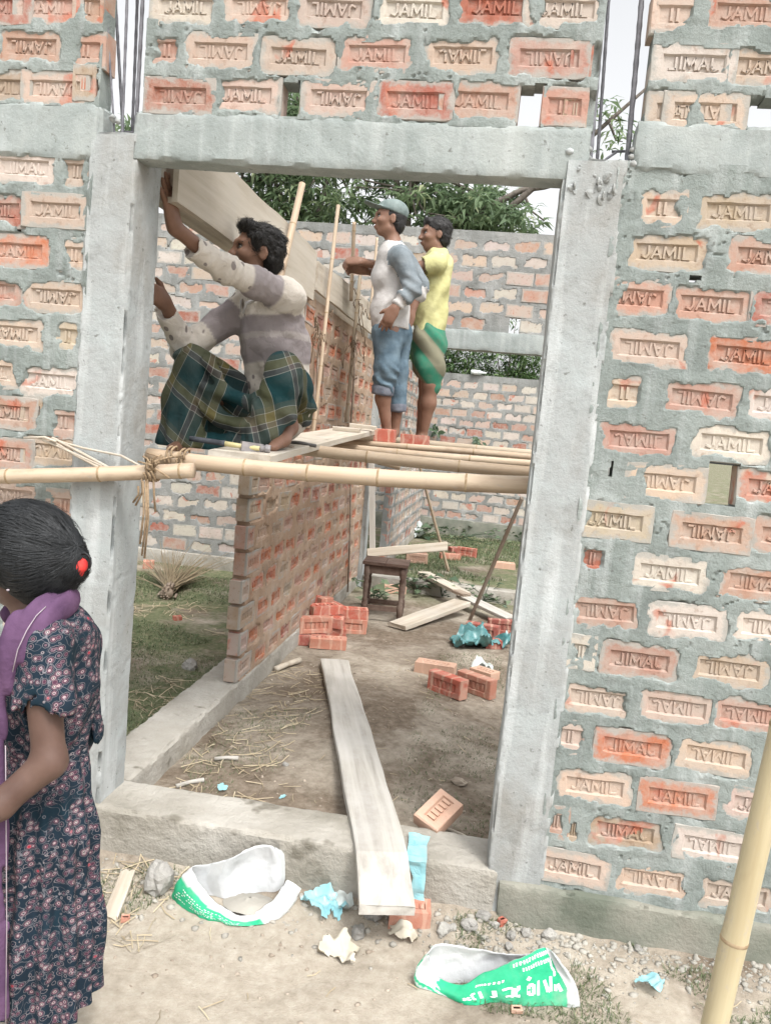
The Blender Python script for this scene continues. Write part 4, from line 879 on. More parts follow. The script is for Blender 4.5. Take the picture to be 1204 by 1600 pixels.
# ================================================================ loose bricks
def loose(label, c, yaw=0., R=None, col='R', group=None, size=(.24, .11, .07), stand='flat', name='loose_brick'):
    r = random; mb = MB(); sx, sy, sz = size; V = []
    for z, k in ((-1, .97), (-.86, 1), (.86, 1), (1, .96)):
        for a, b in ((-1, -1), (1, -1), (1, 1), (-1, 1)): V.append((a*sx/2*k+r.gauss(0, .0016), b*sy/2*k+r.gauss(0, .0016), z*sz/2+r.gauss(0, .001)))
    F = [(3, 2, 1, 0)]+[(A*4+i, A*4+(i+1) % 4, A*4+4+(i+1) % 4, A*4+4+i) for A in range(3) for i in range(4)]
    fr = [(a*sx*.36, b*sy*.24, sz/2-.0005) for a, b in ((-1, -1), (1, -1), (1, 1), (-1, 1))]; fi = [(a*sx*.345, b*sy*.2, sz/2-.009) for a, b in ((-1, -1), (1, -1), (1, 1), (-1, 1))]
    V += fr+fi; F += [(12+i, 12+(i+1) % 4, 16+(i+1) % 4, 16+i) for i in range(4)]+[(16+i, 16+(i+1) % 4, 20+(i+1) % 4, 20+i) for i in range(4)]+[(20, 21, 22, 23)]
    mb.add(V, F)
    for x in np.linspace(-.3, .3, 5): mb.box((x*sx*.9, 0, sz/2-.005), (.011, sy*.3, .007))
    R0 = {'flat': np.eye(3), 'edge': rotx(math.pi/2), 'end': roty(math.pi/2)}[stand]
    Rm = rotz(yaw) @ (R0 if R is None else R @ R0)
    zmin = min((Rm @ np.array(v))[2] for v in V); c = np.array(c, float)
    o = bpy.data.objects.new(name, mesh(name, mb.V, mb.F, M['loose_brick'])); COL.objects.link(o)
    loc = c-[0, 0, zmin]; o.matrix_world = Matrix([list(Rm[i])+[float(loc[i])] for i in range(3)]+[[0, 0, 0, 1]])
    cc = {'R': (.40, .105, .07), 'D': (.30, .085, .065), 'P': (.52, .33, .24), 'M': (.44, .19, .13)}[col]; k = random.uniform(.9, 1.1); o.color = (cc[0]*k, cc[1]*k, cc[2]*k, 1)
    return tag(o, label, 'brick', group)
def G(px, py): return gp(px, py)
GB = 'loose red bricks heaped beside the partition wall'
e0 = G(512, 1012)
loose('pale-striped brick lying flat at the front of the heap, above the ramp plank', e0, .18, col='M', group=GB)
e1 = e0+[-.15, .03, 0]; loose('dark red brick under the front left of the heap', e1, .35, col='D', group=GB)
loose('brick on edge, second layer at the left of the heap', e1+[.03, .04, .072], .62, col='M', group=GB, stand='edge')
e2 = e1+[.09, .25, 0]; loose('brick low in the middle of the heap', e2, .3, col='R', group=GB); loose('brick in the second layer, middle of the heap', e2+[-.02, .0, .073], .05, col='R', group=GB)
loose('brick on edge at the top of the heap', e2+[-.05, .05, .146], .75, col='R', group=GB)
e3 = e1+[.21, .42, 0]; loose('brick beside the stool at the right of the heap', e3, .2, col='M', group=GB, stand='edge'); loose('brick on top beside the stool', e3+[0, .02, .112], .25, col='R', group=GB)
e4 = e1+[-.01, .46, 0]; loose('brick at the back of the heap against the partition', e4, 1.3, col='D', group=GB, stand='edge'); loose('tilted brick at the back of the heap', e4+[.02, .02, .11], .6, roty(.35), col='R', group=GB); loose('half brick standing on the heap by the wall', e4+[.02, -.05, .13], .9, col='M', group=GB, size=(.11, .11, .07), stand='edge')
loose('brick behind the stool legs', G(598, 945)+[0, .55, 0], .4, col='P', group=GB); loose('second brick behind the stool legs', G(590, 938)+[.05, .7, 0], -.3, col='M', group=GB)
GR = 'three loose bricks on the passage floor'
loose('brick lying flat at the back of the three near the right column', G(678, 1056)+[0, .05, 0], -.12, col='P', group=GR)
loose('brick on edge, front left of the three near the right column', G(697, 1086)+[0, .02, 0], -.62, col='R', group=GR, stand='edge')
loose('brick on edge, front right of the three near the right column', G(742, 1086)+[0, .03, 0], -.60, col='M', group=GR, stand='edge')
loose('pale broken brick just behind the three bricks', G(755, 1066)+[0, .1, 0], -.6, col='P', group=GR, size=(.16, .1, .05))
GS = 'dark bricks by the blue plastic sheet'
loose('dark red brick standing on edge behind the blue plastic sheet', G(752, 1000), -.15, col='D', group=GS, stand='edge', size=(.24, .12, .075)); loose('dark red brick right of the sheet, against the column', G(784, 990), .2, col='D', group=GS, stand='edge'); loose('small red brick piece in front of the sheet bricks', G(768, 1012), .3, col='D', group=GS, size=(.12, .1, .06))
GF = 'bricks left in the far room'
for px, py, w_, lab, st, c_ in [(702, 874, .3, 'brick leaning in the far room, left of the pale pole', 'flat', 'M'), (728, 870, -.2, 'orange brick on edge in the far room, right of the pale pole', 'edge', 'R'), (787, 888, .1, 'pale brick in the far room beside the batten', 'flat', 'P'), (650, 880, .2, 'brick stack base right of the stool, in the far room', 'edge', 'P'), (650, 868, .15, 'second brick in the far room, above the stool', 'edge', 'M'), (715, 864, .5, 'brick behind the leaning one in the far room', 'flat', 'D')]:
    loose(lab, G(px, py), w_, col=c_, group=GF, stand=st)
# brick leaning on the sill and brick under the ramp
pb_ = at(681, 1306, 'Z', .16); loose('pale brick with raised marks leaning on the inside of the doorway sill', pb_+[0, .03, .0], 0, rotx(.5) @ rotz(1.0), col='P', size=(.15, .105, .055))
loose('dusty red brick under the near end of the ramp plank', gp(632, 1446)+[.01, .035, -.025], .12, col='M', size=(.13, .09, .075))
loose('red brick under the feet of the man in the cap', PT(600, 690, 2.72)-[0, 0, .005], .0, col='R', size=(.13, .11, .085)); loose('red brick under the feet of the man in the yellow shirt', PT(647, 697, 2.95)-[0, 0, .0], .05, col='R', size=(.19, .11, .075))
loose('half brick in the grass by the left column', gp(232, 888), .4, col='M', size=(.1, .1, .07)); loose('small red brick chip in the grass', gp(277, 969), .7, col='R', size=(.06, .04, .03))
loose('tiny red brick chip in the rubble by the right wall', gp(783, 1445), .7, col='R', size=(.025, .02, .02)); loose('pinkish brick crumb behind the right sack', gp(806, 1581), .2, col='P', size=(.03, .02, .012)); loose('reddish brick crumb by the splintered wood near the girl', gp(196, 1440), .3, col='M', size=(.026, .02, .014))
# small boards on the scaffold
def small_board(label, a, b, Y0, Y1, w, th, m, name='wood_offcut'): return plank(name, label, [PT(*a, Y0), PT(*b, Y1)], (0, 1, .03), w, th, m, cat='offcut', wob=.002)
small_board('pale flat offcut lying across the scaffold plank behind the hammer', (457, 681), (511, 687), 1.35, 1.35, .07, .022, 'ply')
small_board('short dark block beside the squatting man\'s foot', (432, 690), (459, 697), .78, .78, .05, .022, 'plank_dark')
small_board('thin offcut near the far end of the scaffold plank', (521, 666), (563, 670), 2.2, 2.2, .06, .02, 'plank'); small_board('thin offcut against the partition at the far end of the plank', (547, 661), (588, 666), 2.5, 2.5, .06, .02, 'plank')
small_board('board under the brick of the man in the cap', (545, 693), (622, 700), 2.78, 2.78, .14, .02, 'plank'); small_board('board under the brick of the man in the yellow shirt', (628, 699), (662, 703), 3.0, 3.0, .12, .02, 'plank')
M['iron'] = mat('dark_iron', (.06, .055, .05), (.13, .12, .115), 20, bump=.2, rough=.5, spec=.5)
mb = MB().tube([PT(440, 690, .95), PT(470, 692, .95), PT(494, 697, .95)], [.006, .007, .008], 8); tag(mb.put('chisel', M['iron'], None, True), 'dark iron chisel lying on the scaffold plank right of the hammer', 'chisel')
# hammer
hm = thing('hammer', 'mason hammer with dark grip lying on the scaffold plank', 'hammer', tuple(PT(390, 705, .42)))
h0, h1, h2, h3 = PT(296, 690, .40), PT(351, 698, .42), PT(377, 702, .43), PT(405, 706, .44)
M['grip'] = mat('dark_rubber', (.03, .033, .04), (.06, .065, .075), 30, bump=.1, rough=.7); M['yellow'] = mat('worn_yellow_wood', (.50, .44, .22), (.60, .54, .32), 30, bump=.1); M['hsteel'] = mat('worn_hammer_steel', (.17, .16, .165), (.30, .28, .28), 30, bump=.2, rough=.45, spec=.5)
dz = np.array([0, 0, .012])
MB().tube([h0+dz, h0+(h1-h0)*.3+dz, h0+(h1-h0)*.92+dz, h1+dz], [.010, .0105, .011, .013], 10).put('grip', M['grip'], hm, True); MB().tube([h1+dz, h2+dz, h3+dz], [.010, .009, .009], 10).put('handle', M['yellow'], hm, True)
Rh = frame_of(h2, PT(410, 707, .47)); mb = MB().box(PT(393, 704, .445)+dz, (.082, .030, .036), Rh); mb.tube([PT(408, 706, .45)+dz, PT(413, 706, .45)+dz, PT(415, 706, .452)+dz, PT(422, 707, .455)+dz], [.012, .012, .017, .016], 10); mb.put('head', M['hsteel'], hm)
# stool
def lathe(c, prof, n=10):
    mb = MB(); V = []; 
    for z, r in prof: V += [(c[0]+r*math.cos(t), c[1]+r*math.sin(t), c[2]+z) for t in np.arange(n)*2*math.pi/n]
    F = [(i*n+j, i*n+(j+1) % n, (i+1)*n+(j+1) % n, (i+1)*n+j) for i in range(len(prof)-1) for j in range(n)]+[tuple(range(n-1, -1, -1)), tuple(range((len(prof)-1)*n, len(prof)*n))]
    return mb.add(V, F)
sc_ = at(594, 962, 'Z', .1); sc_ = np.array([sc_[0], 3.72, .095]); sc_[0] = PT(594, 962, 3.62)[0]
st = thing('stool', 'dark brown wooden stool with turned legs in the passage', 'stool', tuple(sc_)); Rz = rotz(.06)
def sp(x, y, z): return sc_+Rz @ np.array([x, y, z])
for s in (-1, 1): MB().box(sp(s*.088, 0, .44), (.172, .30, .022), Rz).put('seat_board', M['stool'], st)
for s in (-1, 1):
    for t in (-1, 1):
        lg = lathe(sp(s*.138, t*.115, 0), [(0, .017), (.03, .02), (.06, .02), (.065, .024), (.13, .024), (.14, .016), (.155, .023), (.17, .016), (.22, .019), (.27, .023), (.30, .016), (.32, .024), (.335, .017), (.35, .025), (.428, .025)]); lg.put('leg', M['stool'], st, True)
for t in (-1, 1):
    MB().box(sp(0, t*.115, .392), (.23, .018, .065), Rz).put('apron', M['stool'], st); MB().box(sp(0, t*.115, .095), (.23, .02, .038), Rz).put('stretcher', M['stool'], st)
for s in (-1, 1):
    MB().box(sp(s*.138, 0, .392), (.018, .19, .065), Rz).put('apron', M['stool'], st); MB().box(sp(s*.138, 0, .10), (.02, .19, .035), Rz).put('stretcher', M['stool'], st)
# broom
bk = gp(263, 932); bh = thing('broom', 'bundle broom of dry stalks lying in the grass of the left room', 'broom', tuple(bk)); mb = MB(); d0 = gp(292, 888)-bk; d0 /= np.linalg.norm(d0); s0 = np.array([d0[1], -d0[0], 0])
for k in range(150):
    a = random.gauss(0, .28); l = random.uniform(.5, 1.0)*.95; up = random.uniform(.02, .30); b = bk+s0*random.gauss(0, .02)+[0, 0, .03+random.uniform(0, .05)]
    e = b+(d0*math.cos(a)+s0*math.sin(a))*l+[0, 0, up*l-.02]; mb.tube([b, (b+e)/2+[0, 0, .015], e], [.004, .0032, .0015], 4, cap=False)
mb.put('bristles', M['straw'], bh); mb = MB(); mb.tube([bk-d0*.12+[0, 0, .045], bk-d0*.03+[0, 0, .05], bk+d0*.12+[0, 0, .065]], [.05, .042, .04], 12)
for k in range(40): b = bk-d0*random.uniform(.08, .14)+s0*random.gauss(0, .03)+[0, 0, .05+random.gauss(0, .025)]; mb.tube([b, b+d0*.12], .007, 5)
mb.put('bound_base', M['plank_dark'], bh, True)
# ================================================================ implicit surfaces for bodies and cloth
class SDF:
    def __init__(s, lo, hi, h):
        s.lo = np.array(lo, float); s.h = h; s.n = np.ceil((np.array(hi)-s.lo)/h).astype(int)+1
        s.f = np.full(s.n, 9.0, np.float32); s.raw = np.full(s.n, 9.0, np.float32); s.pid = np.zeros(s.n, np.int16); s.t = np.zeros(s.n, np.float32); s.k = 0
        s.ax = [s.lo[i]+h*np.arange(s.n[i]) for i in range(3)]
    def _sl(s, lo, hi):
        a = np.maximum(np.floor((np.array(lo)-s.lo)/s.h).astype(int), 0); b = np.minimum(np.ceil((np.array(hi)-s.lo)/s.h).astype(int)+1, s.n)
        if (b <= a).any(): return None, None
        sl = tuple(slice(int(i), int(j)) for i, j in zip(a, b)); P = np.stack(np.meshgrid(*[s.ax[i][sl[i]] for i in range(3)], indexing='ij'), -1); return sl, P
    def _u(s, sl, d, k, t, cut=False, pid=None):
        d = d.astype(np.float32); f = s.f[sl]
        if cut: s.f[sl] = np.maximum(f, -d) if k <= 0 else -s._smin(-f, d, k); return
        if pid is None: s.k += 1; pid = s.k
        m = d < s.raw[sl]; s.raw[sl] = np.where(m, d, s.raw[sl]); s.pid[sl] = np.where(m, pid, s.pid[sl]); s.t[sl] = np.where(m, t, s.t[sl])
        s.f[sl] = s._smin(f, d, k)
    @staticmethod
    def _smin(a, b, k):
        if k <= 0: return np.minimum(a, b)
        h = np.maximum(k-np.abs(a-b), 0)/k; return np.minimum(a, b)-h*h*k*.25
    def cone(s, a, b, ra, rb, k=.03, flat=None, cut=False, pid=None, fn=None):
        a = np.array(a, float); b = np.array(b, float); m = max(ra, rb)*(max(1, flat[1]) if flat else 1)+k+2.5*s.h+(.03 if fn else 0)
        sl, P = s._sl(np.minimum(a, b)-m, np.maximum(a, b)+m)
        if sl is None: return s
        ba = b-a; L2 = ba@ba+1e-12; q = P-a; t = np.clip((q@ba)/L2, 0, 1); w = q-t[..., None]*ba; r = ra+(rb-ra)*t
        if flat:
            n = np.array(flat[0], float); n /= np.linalg.norm(n); w = w+(w@n)[..., None]*n*(1/flat[1]-1); d = (np.linalg.norm(w, axis=-1)-r)*min(1, flat[1])
        else: d = np.linalg.norm(w, axis=-1)-r
        if fn: d = d+fn(P, t)
        s._u(sl, d, k, t, cut, pid); return s
    def ell(s, c, r, R=None, k=.03, cut=False, pid=None):
        c = np.array(c, float); r = np.array(r, float); m = r.max()+k+2.5*s.h; sl, P = s._sl(c-m, c+m)
        if sl is None: return s
        q = P-c
        if R is not None: q = q @ np.array(R)
        k0 = np.linalg.norm(q/r, axis=-1); k1 = np.linalg.norm(q/(r*r), axis=-1)+1e-9; d = k0*(k0-1)/k1
        s._u(sl, d, k, 0.0*d, cut, pid); return s
    def chain(s, pts, rs, k=.03, **kw):
        for i in range(len(pts)-1): s.cone(pts[i], pts[i+1], rs[i], rs[i+1], k, **kw)
        return s
    def plane(s, p, n, k=0.0):      # keep the side n points away from
        sl = (slice(None),)*3; P = np.stack(np.meshgrid(*s.ax, indexing='ij'), -1); d = ((P-np.array(p))@np.array(n)).astype(np.float32); s.f = np.maximum(s.f, d) if k <= 0 else -s._smin(-s.f, -d, k); return s
    def disp(s, fn, band=.05):
        m = np.abs(s.f) < band; i = np.argwhere(m); P = s.lo+i*s.h; s.f[m] += fn(P, s.pid[m], s.t[m]).astype(np.float32); return s
    def mesh(s):
        f = s.f; S = f < 0
        c = sum(S[i:f.shape[0]-1+i, j:f.shape[1]-1+j, k:f.shape[2]-1+k].astype(np.int8) for i in (0, 1) for j in (0, 1) for k in (0, 1))
        act = (c > 0) & (c < 8); C = np.argwhere(act); ids = np.full(act.shape, -1, np.int64); ids[act] = np.arange(len(C))
        acc = np.zeros((len(C), 3)); cnt = np.zeros(len(C)); cor = np.array([(i, j, k) for i in (0, 1) for j in (0, 1) for k in (0, 1)])
        val = {tuple(q): f[C[:, 0]+q[0], C[:, 1]+q[1], C[:, 2]+q[2]] for q in cor}
        for a in cor:
            for ax in range(3):
                if a[ax] == 0:
                    b = a.copy(); b[ax] = 1; va, vb = val[tuple(a)], val[tuple(b)]; m = (va < 0) != (vb < 0); t = va[m]/(va[m]-vb[m])
                    p = np.repeat(a[None].astype(float), m.sum(), 0); p[:, ax] = t; acc[m] += p; cnt[m] += 1
        Vc = C+acc/cnt[:, None]; V = s.lo+Vc*s.h; F = []
        for ax in range(3):
            o1, o2 = (ax+1) % 3, (ax+2) % 3; sa = [slice(None)]*3; sb = [slice(None)]*3; sa[ax] = slice(0, -1); sb[ax] = slice(1, None)
            A, Bm = S[tuple(sa)], S[tuple(sb)]; E = np.argwhere(A != Bm); E = E[(E[:, o1] > 0) & (E[:, o2] > 0) & (E[:, o1] < act.shape[o1]) & (E[:, o2] < act.shape[o2])]
            if not len(E): continue
            fl = A[E[:, 0], E[:, 1], E[:, 2]]
            def g(d1, d2): q = E.copy(); q[:, o1] += d1; q[:, o2] += d2; return ids[q[:, 0], q[:, 1], q[:, 2]]
            Q = np.stack([g(-1, -1), g(0, -1), g(0, 0), g(-1, 0)], 1); Q[~fl] = Q[~fl][:, ::-1]; F.append(Q)
        F = np.concatenate(F); F = F[(F >= 0).all(1)]
        ci = np.clip(np.round(Vc).astype(int), 0, s.n-1); s.vp = s.pid[ci[:, 0], ci[:, 1], ci[:, 2]]; s.vt = s.t[ci[:, 0], ci[:, 1], ci[:, 2]]
        # smooth a little
        V = V.copy(); deg = np.zeros(len(V)); sm = np.zeros_like(V)
        for it in range(1):
            deg[:] = 0; sm[:] = 0
            for i in range(4):
                np.add.at(sm, F[:, i], V[F[:, (i+1) % 4]]); np.add.at(deg, F[:, i], 1)
            V = .5*V+.5*sm/np.maximum(deg, 1)[:, None]
        return V, F

def skin_material(name, a, b2):
    m, nt, b = _new(name); v = coords(nt, rand=False)
    c = ramp(nt, noise(nt, v, 14, 4), [(.3, a), (.7, b2)]); L_(nt, c, b.inputs['Base Color']); b.inputs['Roughness'].default_value = .52
    b.inputs['Subsurface Weight'].default_value = .08; b.inputs['Subsurface Radius'].default_value = (.012, .005, .003); b.inputs['Specular IOR Level'].default_value = .35
    bumpn(nt, b, noise(nt, v, 120, 4), .15, .002); return m
M['skin'] = skin_material('brown_skin', (.175, .092, .062), (.24, .135, .092)); M['skin_leg'] = skin_material('dark_brown_skin', (.115, .058, .042), (.16, .085, .062))
M['skin_girl'] = skin_material('girl_brown_skin', (.085, .048, .037), (.125, .075, .058))
M['hair'] = mat('black_hair', (.012, .011, .011), (.03, .028, .027), 60, rough=.55, spec=.3, bump=.6, bscale=160, bdist=.004)
M['hair_girl'] = mat('girl_black_hair', (.010, .0115, .013), (.020, .022, .024), 40, rough=.5, spec=.35, bump=.5, bscale=160, stretch=(1, 1, .15))
M['eye'] = mat('eye_white', (.22, .20, .18), (.28, .26, .24), 20, bump=0, rough=.25, spec=.5); M['iris'] = mat('dark_iris', (.015, .01, .008), (.03, .02, .015), 20, bump=0, rough=.2, spec=.6)
M['lip'] = mat('brown_lips', (.16, .07, .055), (.21, .10, .08), 30, bump=.1, rough=.5)
def cloth(name, c1, c2, sc=60, **k): return mat(name, c1, c2, sc, rough=.92, spec=.12, bump=.6, bscale=26, bdist=.010, detail=5, rand=False, **k)
M['jeans'] = cloth('faded_blue_denim', (.075, .115, .15), (.145, .20, .24), 9); M['denim_in'] = cloth('denim_inside', (.10, .11, .135), (.17, .18, .21), 20)
M['rag_body'] = cloth('off_white_jersey', (.40, .385, .37), (.50, .48, .465), 9); M['rag_sleeve'] = cloth('grey_raglan_sleeve', (.145, .17, .185), (.215, .24, .255), 10)
M['yellow_shirt'] = cloth('lemon_yellow_jersey', (.42, .40, .19), (.50, .48, .25), 7); M['cap'] = cloth('grey_green_cap', (.13, .165, .16), (.21, .25, .24), 14)
M['purple'] = cloth('purple_scarf', (.075, .040, .082), (.125, .068, .128), 8); M['red_band'] = mat('red_hair_band', (.55, .03, .03), (.65, .06, .05), 30, bump=.2)
M['white_thread'] = mat('pale_thread', (.30, .26, .29), (.38, .33, .36), 30, bump=0)

def nrm(v): v = np.array(v, float); return v/np.linalg.norm(v)
def head_frame(fwd, up=(0, 0, 1)):
    f = nrm(fwd); u = np.array(up, float); s = nrm(np.cross(u, f)); u = np.cross(f, s); return np.stack([f, s, u], 1)   # columns: face, left, up
def head_sdf(S, c, R, sc=1.0, k=.012):
    """c = middle of the skull; R columns face/left/up; sc = 1 for a 0.225 m head"""
    def p(x, y, z): return np.array(c)+R @ (np.array([x, y, z])*sc)
    r = lambda v: np.array(v)*sc
    S.ell(p(-.008, 0, .028), r([.095, .074, .088]), R, .01)          # cranium
    S.ell(p(.034, 0, -.028), r([.056, .062, .080]), R, .03)        # face
    S.cone(p(.048, 0, -.088), p(.02, 0, -.082), .024*sc, .042*sc, .03)     # chin
    S.cone(p(.0, .04, -.07), p(.05, .012, -.092), .022*sc, .016*sc, .025); S.cone(p(.0, -.04, -.07), p(.05, -.012, -.092), .022*sc, .016*sc, .025)
    S.cone(p(.080, .034, .020), p(.090, .0, .016), .011*sc, .010*sc, .02); S.cone(p(.080, -.034, .020), p(.090, .0, .016), .011*sc, .010*sc, .02)   # brow
    for s_ in (-1, 1):
        S.ell(p(.086, s_*.031, -.002), r([.016, .018, .013]), R, .012, cut=True)
        S.ell(p(.062, s_*.042, -.030), r([.030, .022, .02]), R, .02)        # cheek
    S.cone(p(.088, 0, .006), p(.112, 0, -.036), .008*sc, .0125*sc, .014); S.cone(p(.098, .012, -.040), p(.098, -.012, -.040), .009*sc, .009*sc, .010)  # nose
    S.cone(p(.090, -.016, -.064), p(.090, .016, -.064), .0085*sc, .0085*sc, .008); S.cone(p(.086, -.014, -.075), p(.086, .014, -.075), .009*sc, .009*sc, .008)
    for s_ in (-1, 1):
        S.ell(p(-.012, s_*.076, -.012), r([.020, .008, .031]), R @ rotz(-s_*.35), .008); S.ell(p(-.006, s_*.084, -.010), r([.010, .006, .018]), R, .004, cut=True)
    return p
def face_bits(root, p, R, sc, skin_hair='hair'):
    for s_ in (-1, 1):
        S = np.array([p(.0745, s_*.031, -.002)]); mb = MB(); bm = bmesh.new(); bmesh.ops.create_uvsphere(bm, u_segments=12, v_segments=8, radius=.0125*sc); V = np.array([v.co[:] for v in bm.verts]); F = [tuple(v.index for v in f.verts) for f in bm.faces]; bm.free()
        e = put('eye', V+p(.0745, s_*.031, -.003), F, M['eye'], root, True)
        put('iris', V*.62+p(.0805, s_*.031+.002*s_, -.002), F, M['iris'], e, True)
        mb = MB().tube([p(.083, s_*.014, .018), p(.090, s_*.030, .024), p(.076, s_*.050, .018)], [.0032*sc, .0042*sc, .0025*sc], 6); mb.put('eyebrow', M[skin_hair], root, True)
        mb = MB().tube([p(.083, s_*.018, .004), p(.088, s_*.031, .009), p(.076, s_*.045, .003)], [.002*sc, .0026*sc, .002*sc], 5); mb.put('eyelid', M[skin_hair], root, True)
    mb = MB().tube([p(.088, -.024, -.0685), p(.0965, -.010, -.0665), p(.0975, 0, -.0675), p(.0965, .010, -.0665), p(.088, .024, -.0685)], [.002*sc, .0058*sc, .005*sc, .0058*sc, .002*sc], 7)
    mb.tube([p(.087, -.021, -.0705), p(.094, 0, -.0735), p(.087, .021, -.0705)], [.002*sc, .0062*sc, .002*sc], 7); mb.put('lips', M['lip'], root, True)
def strands(S, V, F, n, L, flow, rng, r=.0012, sink=.001, curl=.0, seg=4, sel=None, goal=None):
    """thin hair locks lying along the surface"""
    tri = F[rng.integers(0, len(F), n*2)]; w = rng.dirichlet([1, 1, 1, 1], n*2); P = (V[tri]*w[..., None]).sum(1)
    a, b, c = V[tri[:, 0]], V[tri[:, 1]], V[tri[:, 2]]; Nn = np.cross(b-a, c-a); Nn /= np.linalg.norm(Nn, axis=1)[:, None]+1e-12
    if sel is not None: k = sel(P); P, Nn = P[k], Nn[k]
    P, Nn = P[:n], Nn[:n]; mb = []
    d = flow(P); d = d-Nn*(d*Nn).sum(1)[:, None]; d /= np.linalg.norm(d, axis=1)[:, None]+1e-9; s = np.cross(d, Nn); ln = L*rng.uniform(.5, 1.3, len(P)); ln = ln if goal is None else np.minimum(ln, np.maximum(np.linalg.norm(P-goal, axis=1)-.02, .004)*.75); cu = curl*rng.normal(0, 1, len(P)); lift = rng.uniform(.0, 1, len(P))
    rows = []
    for i in range(seg+1):
        f = i/seg; q = P+d*(ln*f)[:, None]+s*(cu*ln*f*f)[:, None]+Nn*(sink*(.4+lift)*math.sin(math.pi*min(1, f*1.2))+0.0006)[:, None] if not np.isscalar(sink) else P+d*(ln*f)[:, None]+s*(cu*ln*f*f)[:, None]+Nn*((sink*(.3+lift)*(math.sin(math.pi*f*.9)+.2)))[:, None]-Nn*(ln*ln*f*f*4.5)[:, None]
        wd = r*(1-.75*f); rows += [q-s*wd, q+Nn*wd*.9, q+s*wd]
    k = len(P); Vv = np.stack(rows, 1).reshape(-1, 3); i0 = np.arange(k)[:, None]*(3*(seg+1)); Ff = []
    for i in range(seg):
        o = 3*i; Ff += [i0+[o, o+1, o+4, o+3], i0+[o+1, o+2, o+5, o+4]]
    return Vv, np.concatenate(Ff)
def finger_hand(S, wrist, palm_dir, normal, side, sc=1., curls=(.25, .25, .3, .35), thumb=.5, spread=.10, r=.0092):
    """palm + five fingers; normal = back of the hand, side = towards the thumb"""
    d = nrm(palm_dir); s = nrm(np.array(side)-d*(np.array(side)@d)); n = nrm(np.cross(d, s)); n = n*np.sign(n@np.array(normal)) if abs(n@np.array(normal)) > 1e-6 else n
    w = np.array(wrist, float)
    S.cone(w, w+d*.045*sc, .026*sc, .030*sc, .02, flat=(n, .55)); S.cone(w+d*.03*sc+s*.012*sc, w+d*.085*sc+s*.016*sc, .024*sc, .022*sc, .02, flat=(n, .55)); S.cone(w+d*.03*sc-s*.012*sc, w+d*.08*sc-s*.018*sc, .024*sc, .020*sc, .02, flat=(n, .55))
    for i, (ln, cu) in enumerate(zip((.072, .080, .074, .058), curls)):
        o = (1.5-i); b = w+d*.088*sc*(1-.04*abs(o-.5))+s*o*.0195*sc; a = spread*o; dr = nrm(d*math.cos(a)+s*math.sin(a)); pts = [b-dr*.015*sc]; ang = 0
        for fr in (.45, .32, .23): ang += cu; pts.append(pts[-1]+(dr*math.cos(ang)-n*math.sin(ang))*(ln*fr+(.015 if fr == .45 else 0))*sc)
        S.chain(pts, [r*sc*1.05, r*sc, r*.9*sc, r*.75*sc], .006)
    b = w+d*.022*sc+s*.026*sc; t1 = b+(d*.6+s*.8)*.038*sc-n*.01*sc; t2 = t1+(d*(.6+.4*thumb)+s*(.7-.7*thumb))*.034*sc-n*.01*thumb*sc; S.chain([w+d*.012*sc+s*.01*sc, t1, t2], [.018*sc, .012*sc, .0085*sc], .010)
def folds(P, freq, seed, amp, stretch=(1, 1, 1)): return amp*fbm(P*np.array(stretch)*freq+seed, 2)
# ================================================================ people
def Jp(px, py, Y): return at(px, py, 'Y', Y)
def zpx(py, px, Y): return at(px, py, 'Y', Y)[2]
def wrinkle(P, s): 
    return fbm(P*[9, 9, 16]+s, 3)
# ---- materials with woven or printed patterns
def plaid_material():
    m, nt, b = _new('plaid_lungi_cloth'); a = N_(nt, 'Attribute', attribute_name='weave'); sp_ = N_(nt, 'SeparateXYZ'); L_(nt, a.outputs['Vector'], sp_.inputs[0])
    def band(o, freq, stops):
        ml = N_(nt, 'Math', operation='MULTIPLY'); L_(nt, o, ml.inputs[0]); ml.inputs[1].default_value = freq; fr = N_(nt, 'Math', operation='FRACT'); L_(nt, ml.outputs[0], fr.inputs[0])
        r = N_(nt, 'ValToRGB'); r.color_ramp.interpolation = 'CONSTANT'; e = r.color_ramp.elements
        while len(e) < len(stops): e.new(.5)
        for el, (p, c) in zip(e, stops): el.position = p; el.color = (*c, 1)
        L_(nt, fr.outputs[0], r.inputs['Fac']); return r.outputs['Color']
    T, O, G_, W, Bn = (.012, .048, .054), (.155, .132, .05), (.055, .07, .055), (.40, .40, .36), (.095, .075, .075)
    cu = band(sp_.outputs[0], 4.6, [(0, T), (.30, W), (.315, Bn), (.42, W), (.435, G_), (.62, W), (.632, O), (.80, W), (.812, T)])
    cv = band(sp_.outputs[1], 4.9, [(0, T), (.28, W), (.295, Bn), (.40, W), (.415, O), (.60, W), (.612, G_), (.72, T)])
    c = mixc(nt, .5, cu, cv); v = coords(nt, rand=False)
    c = mixc(nt, ramp(nt, noise(nt, v, 7, 4), [(.4, 0.0), (.75, .22)]), c, (.25, .25, .22))
    L_(nt, c, b.inputs['Base Color']); b.inputs['Roughness'].default_value = .85; b.inputs['Specular IOR Level'].default_value = .15
    bumpn(nt, b, noise(nt, v, 24, 5, .55, .8), .6, .010); return m
M['plaid'] = plaid_material()
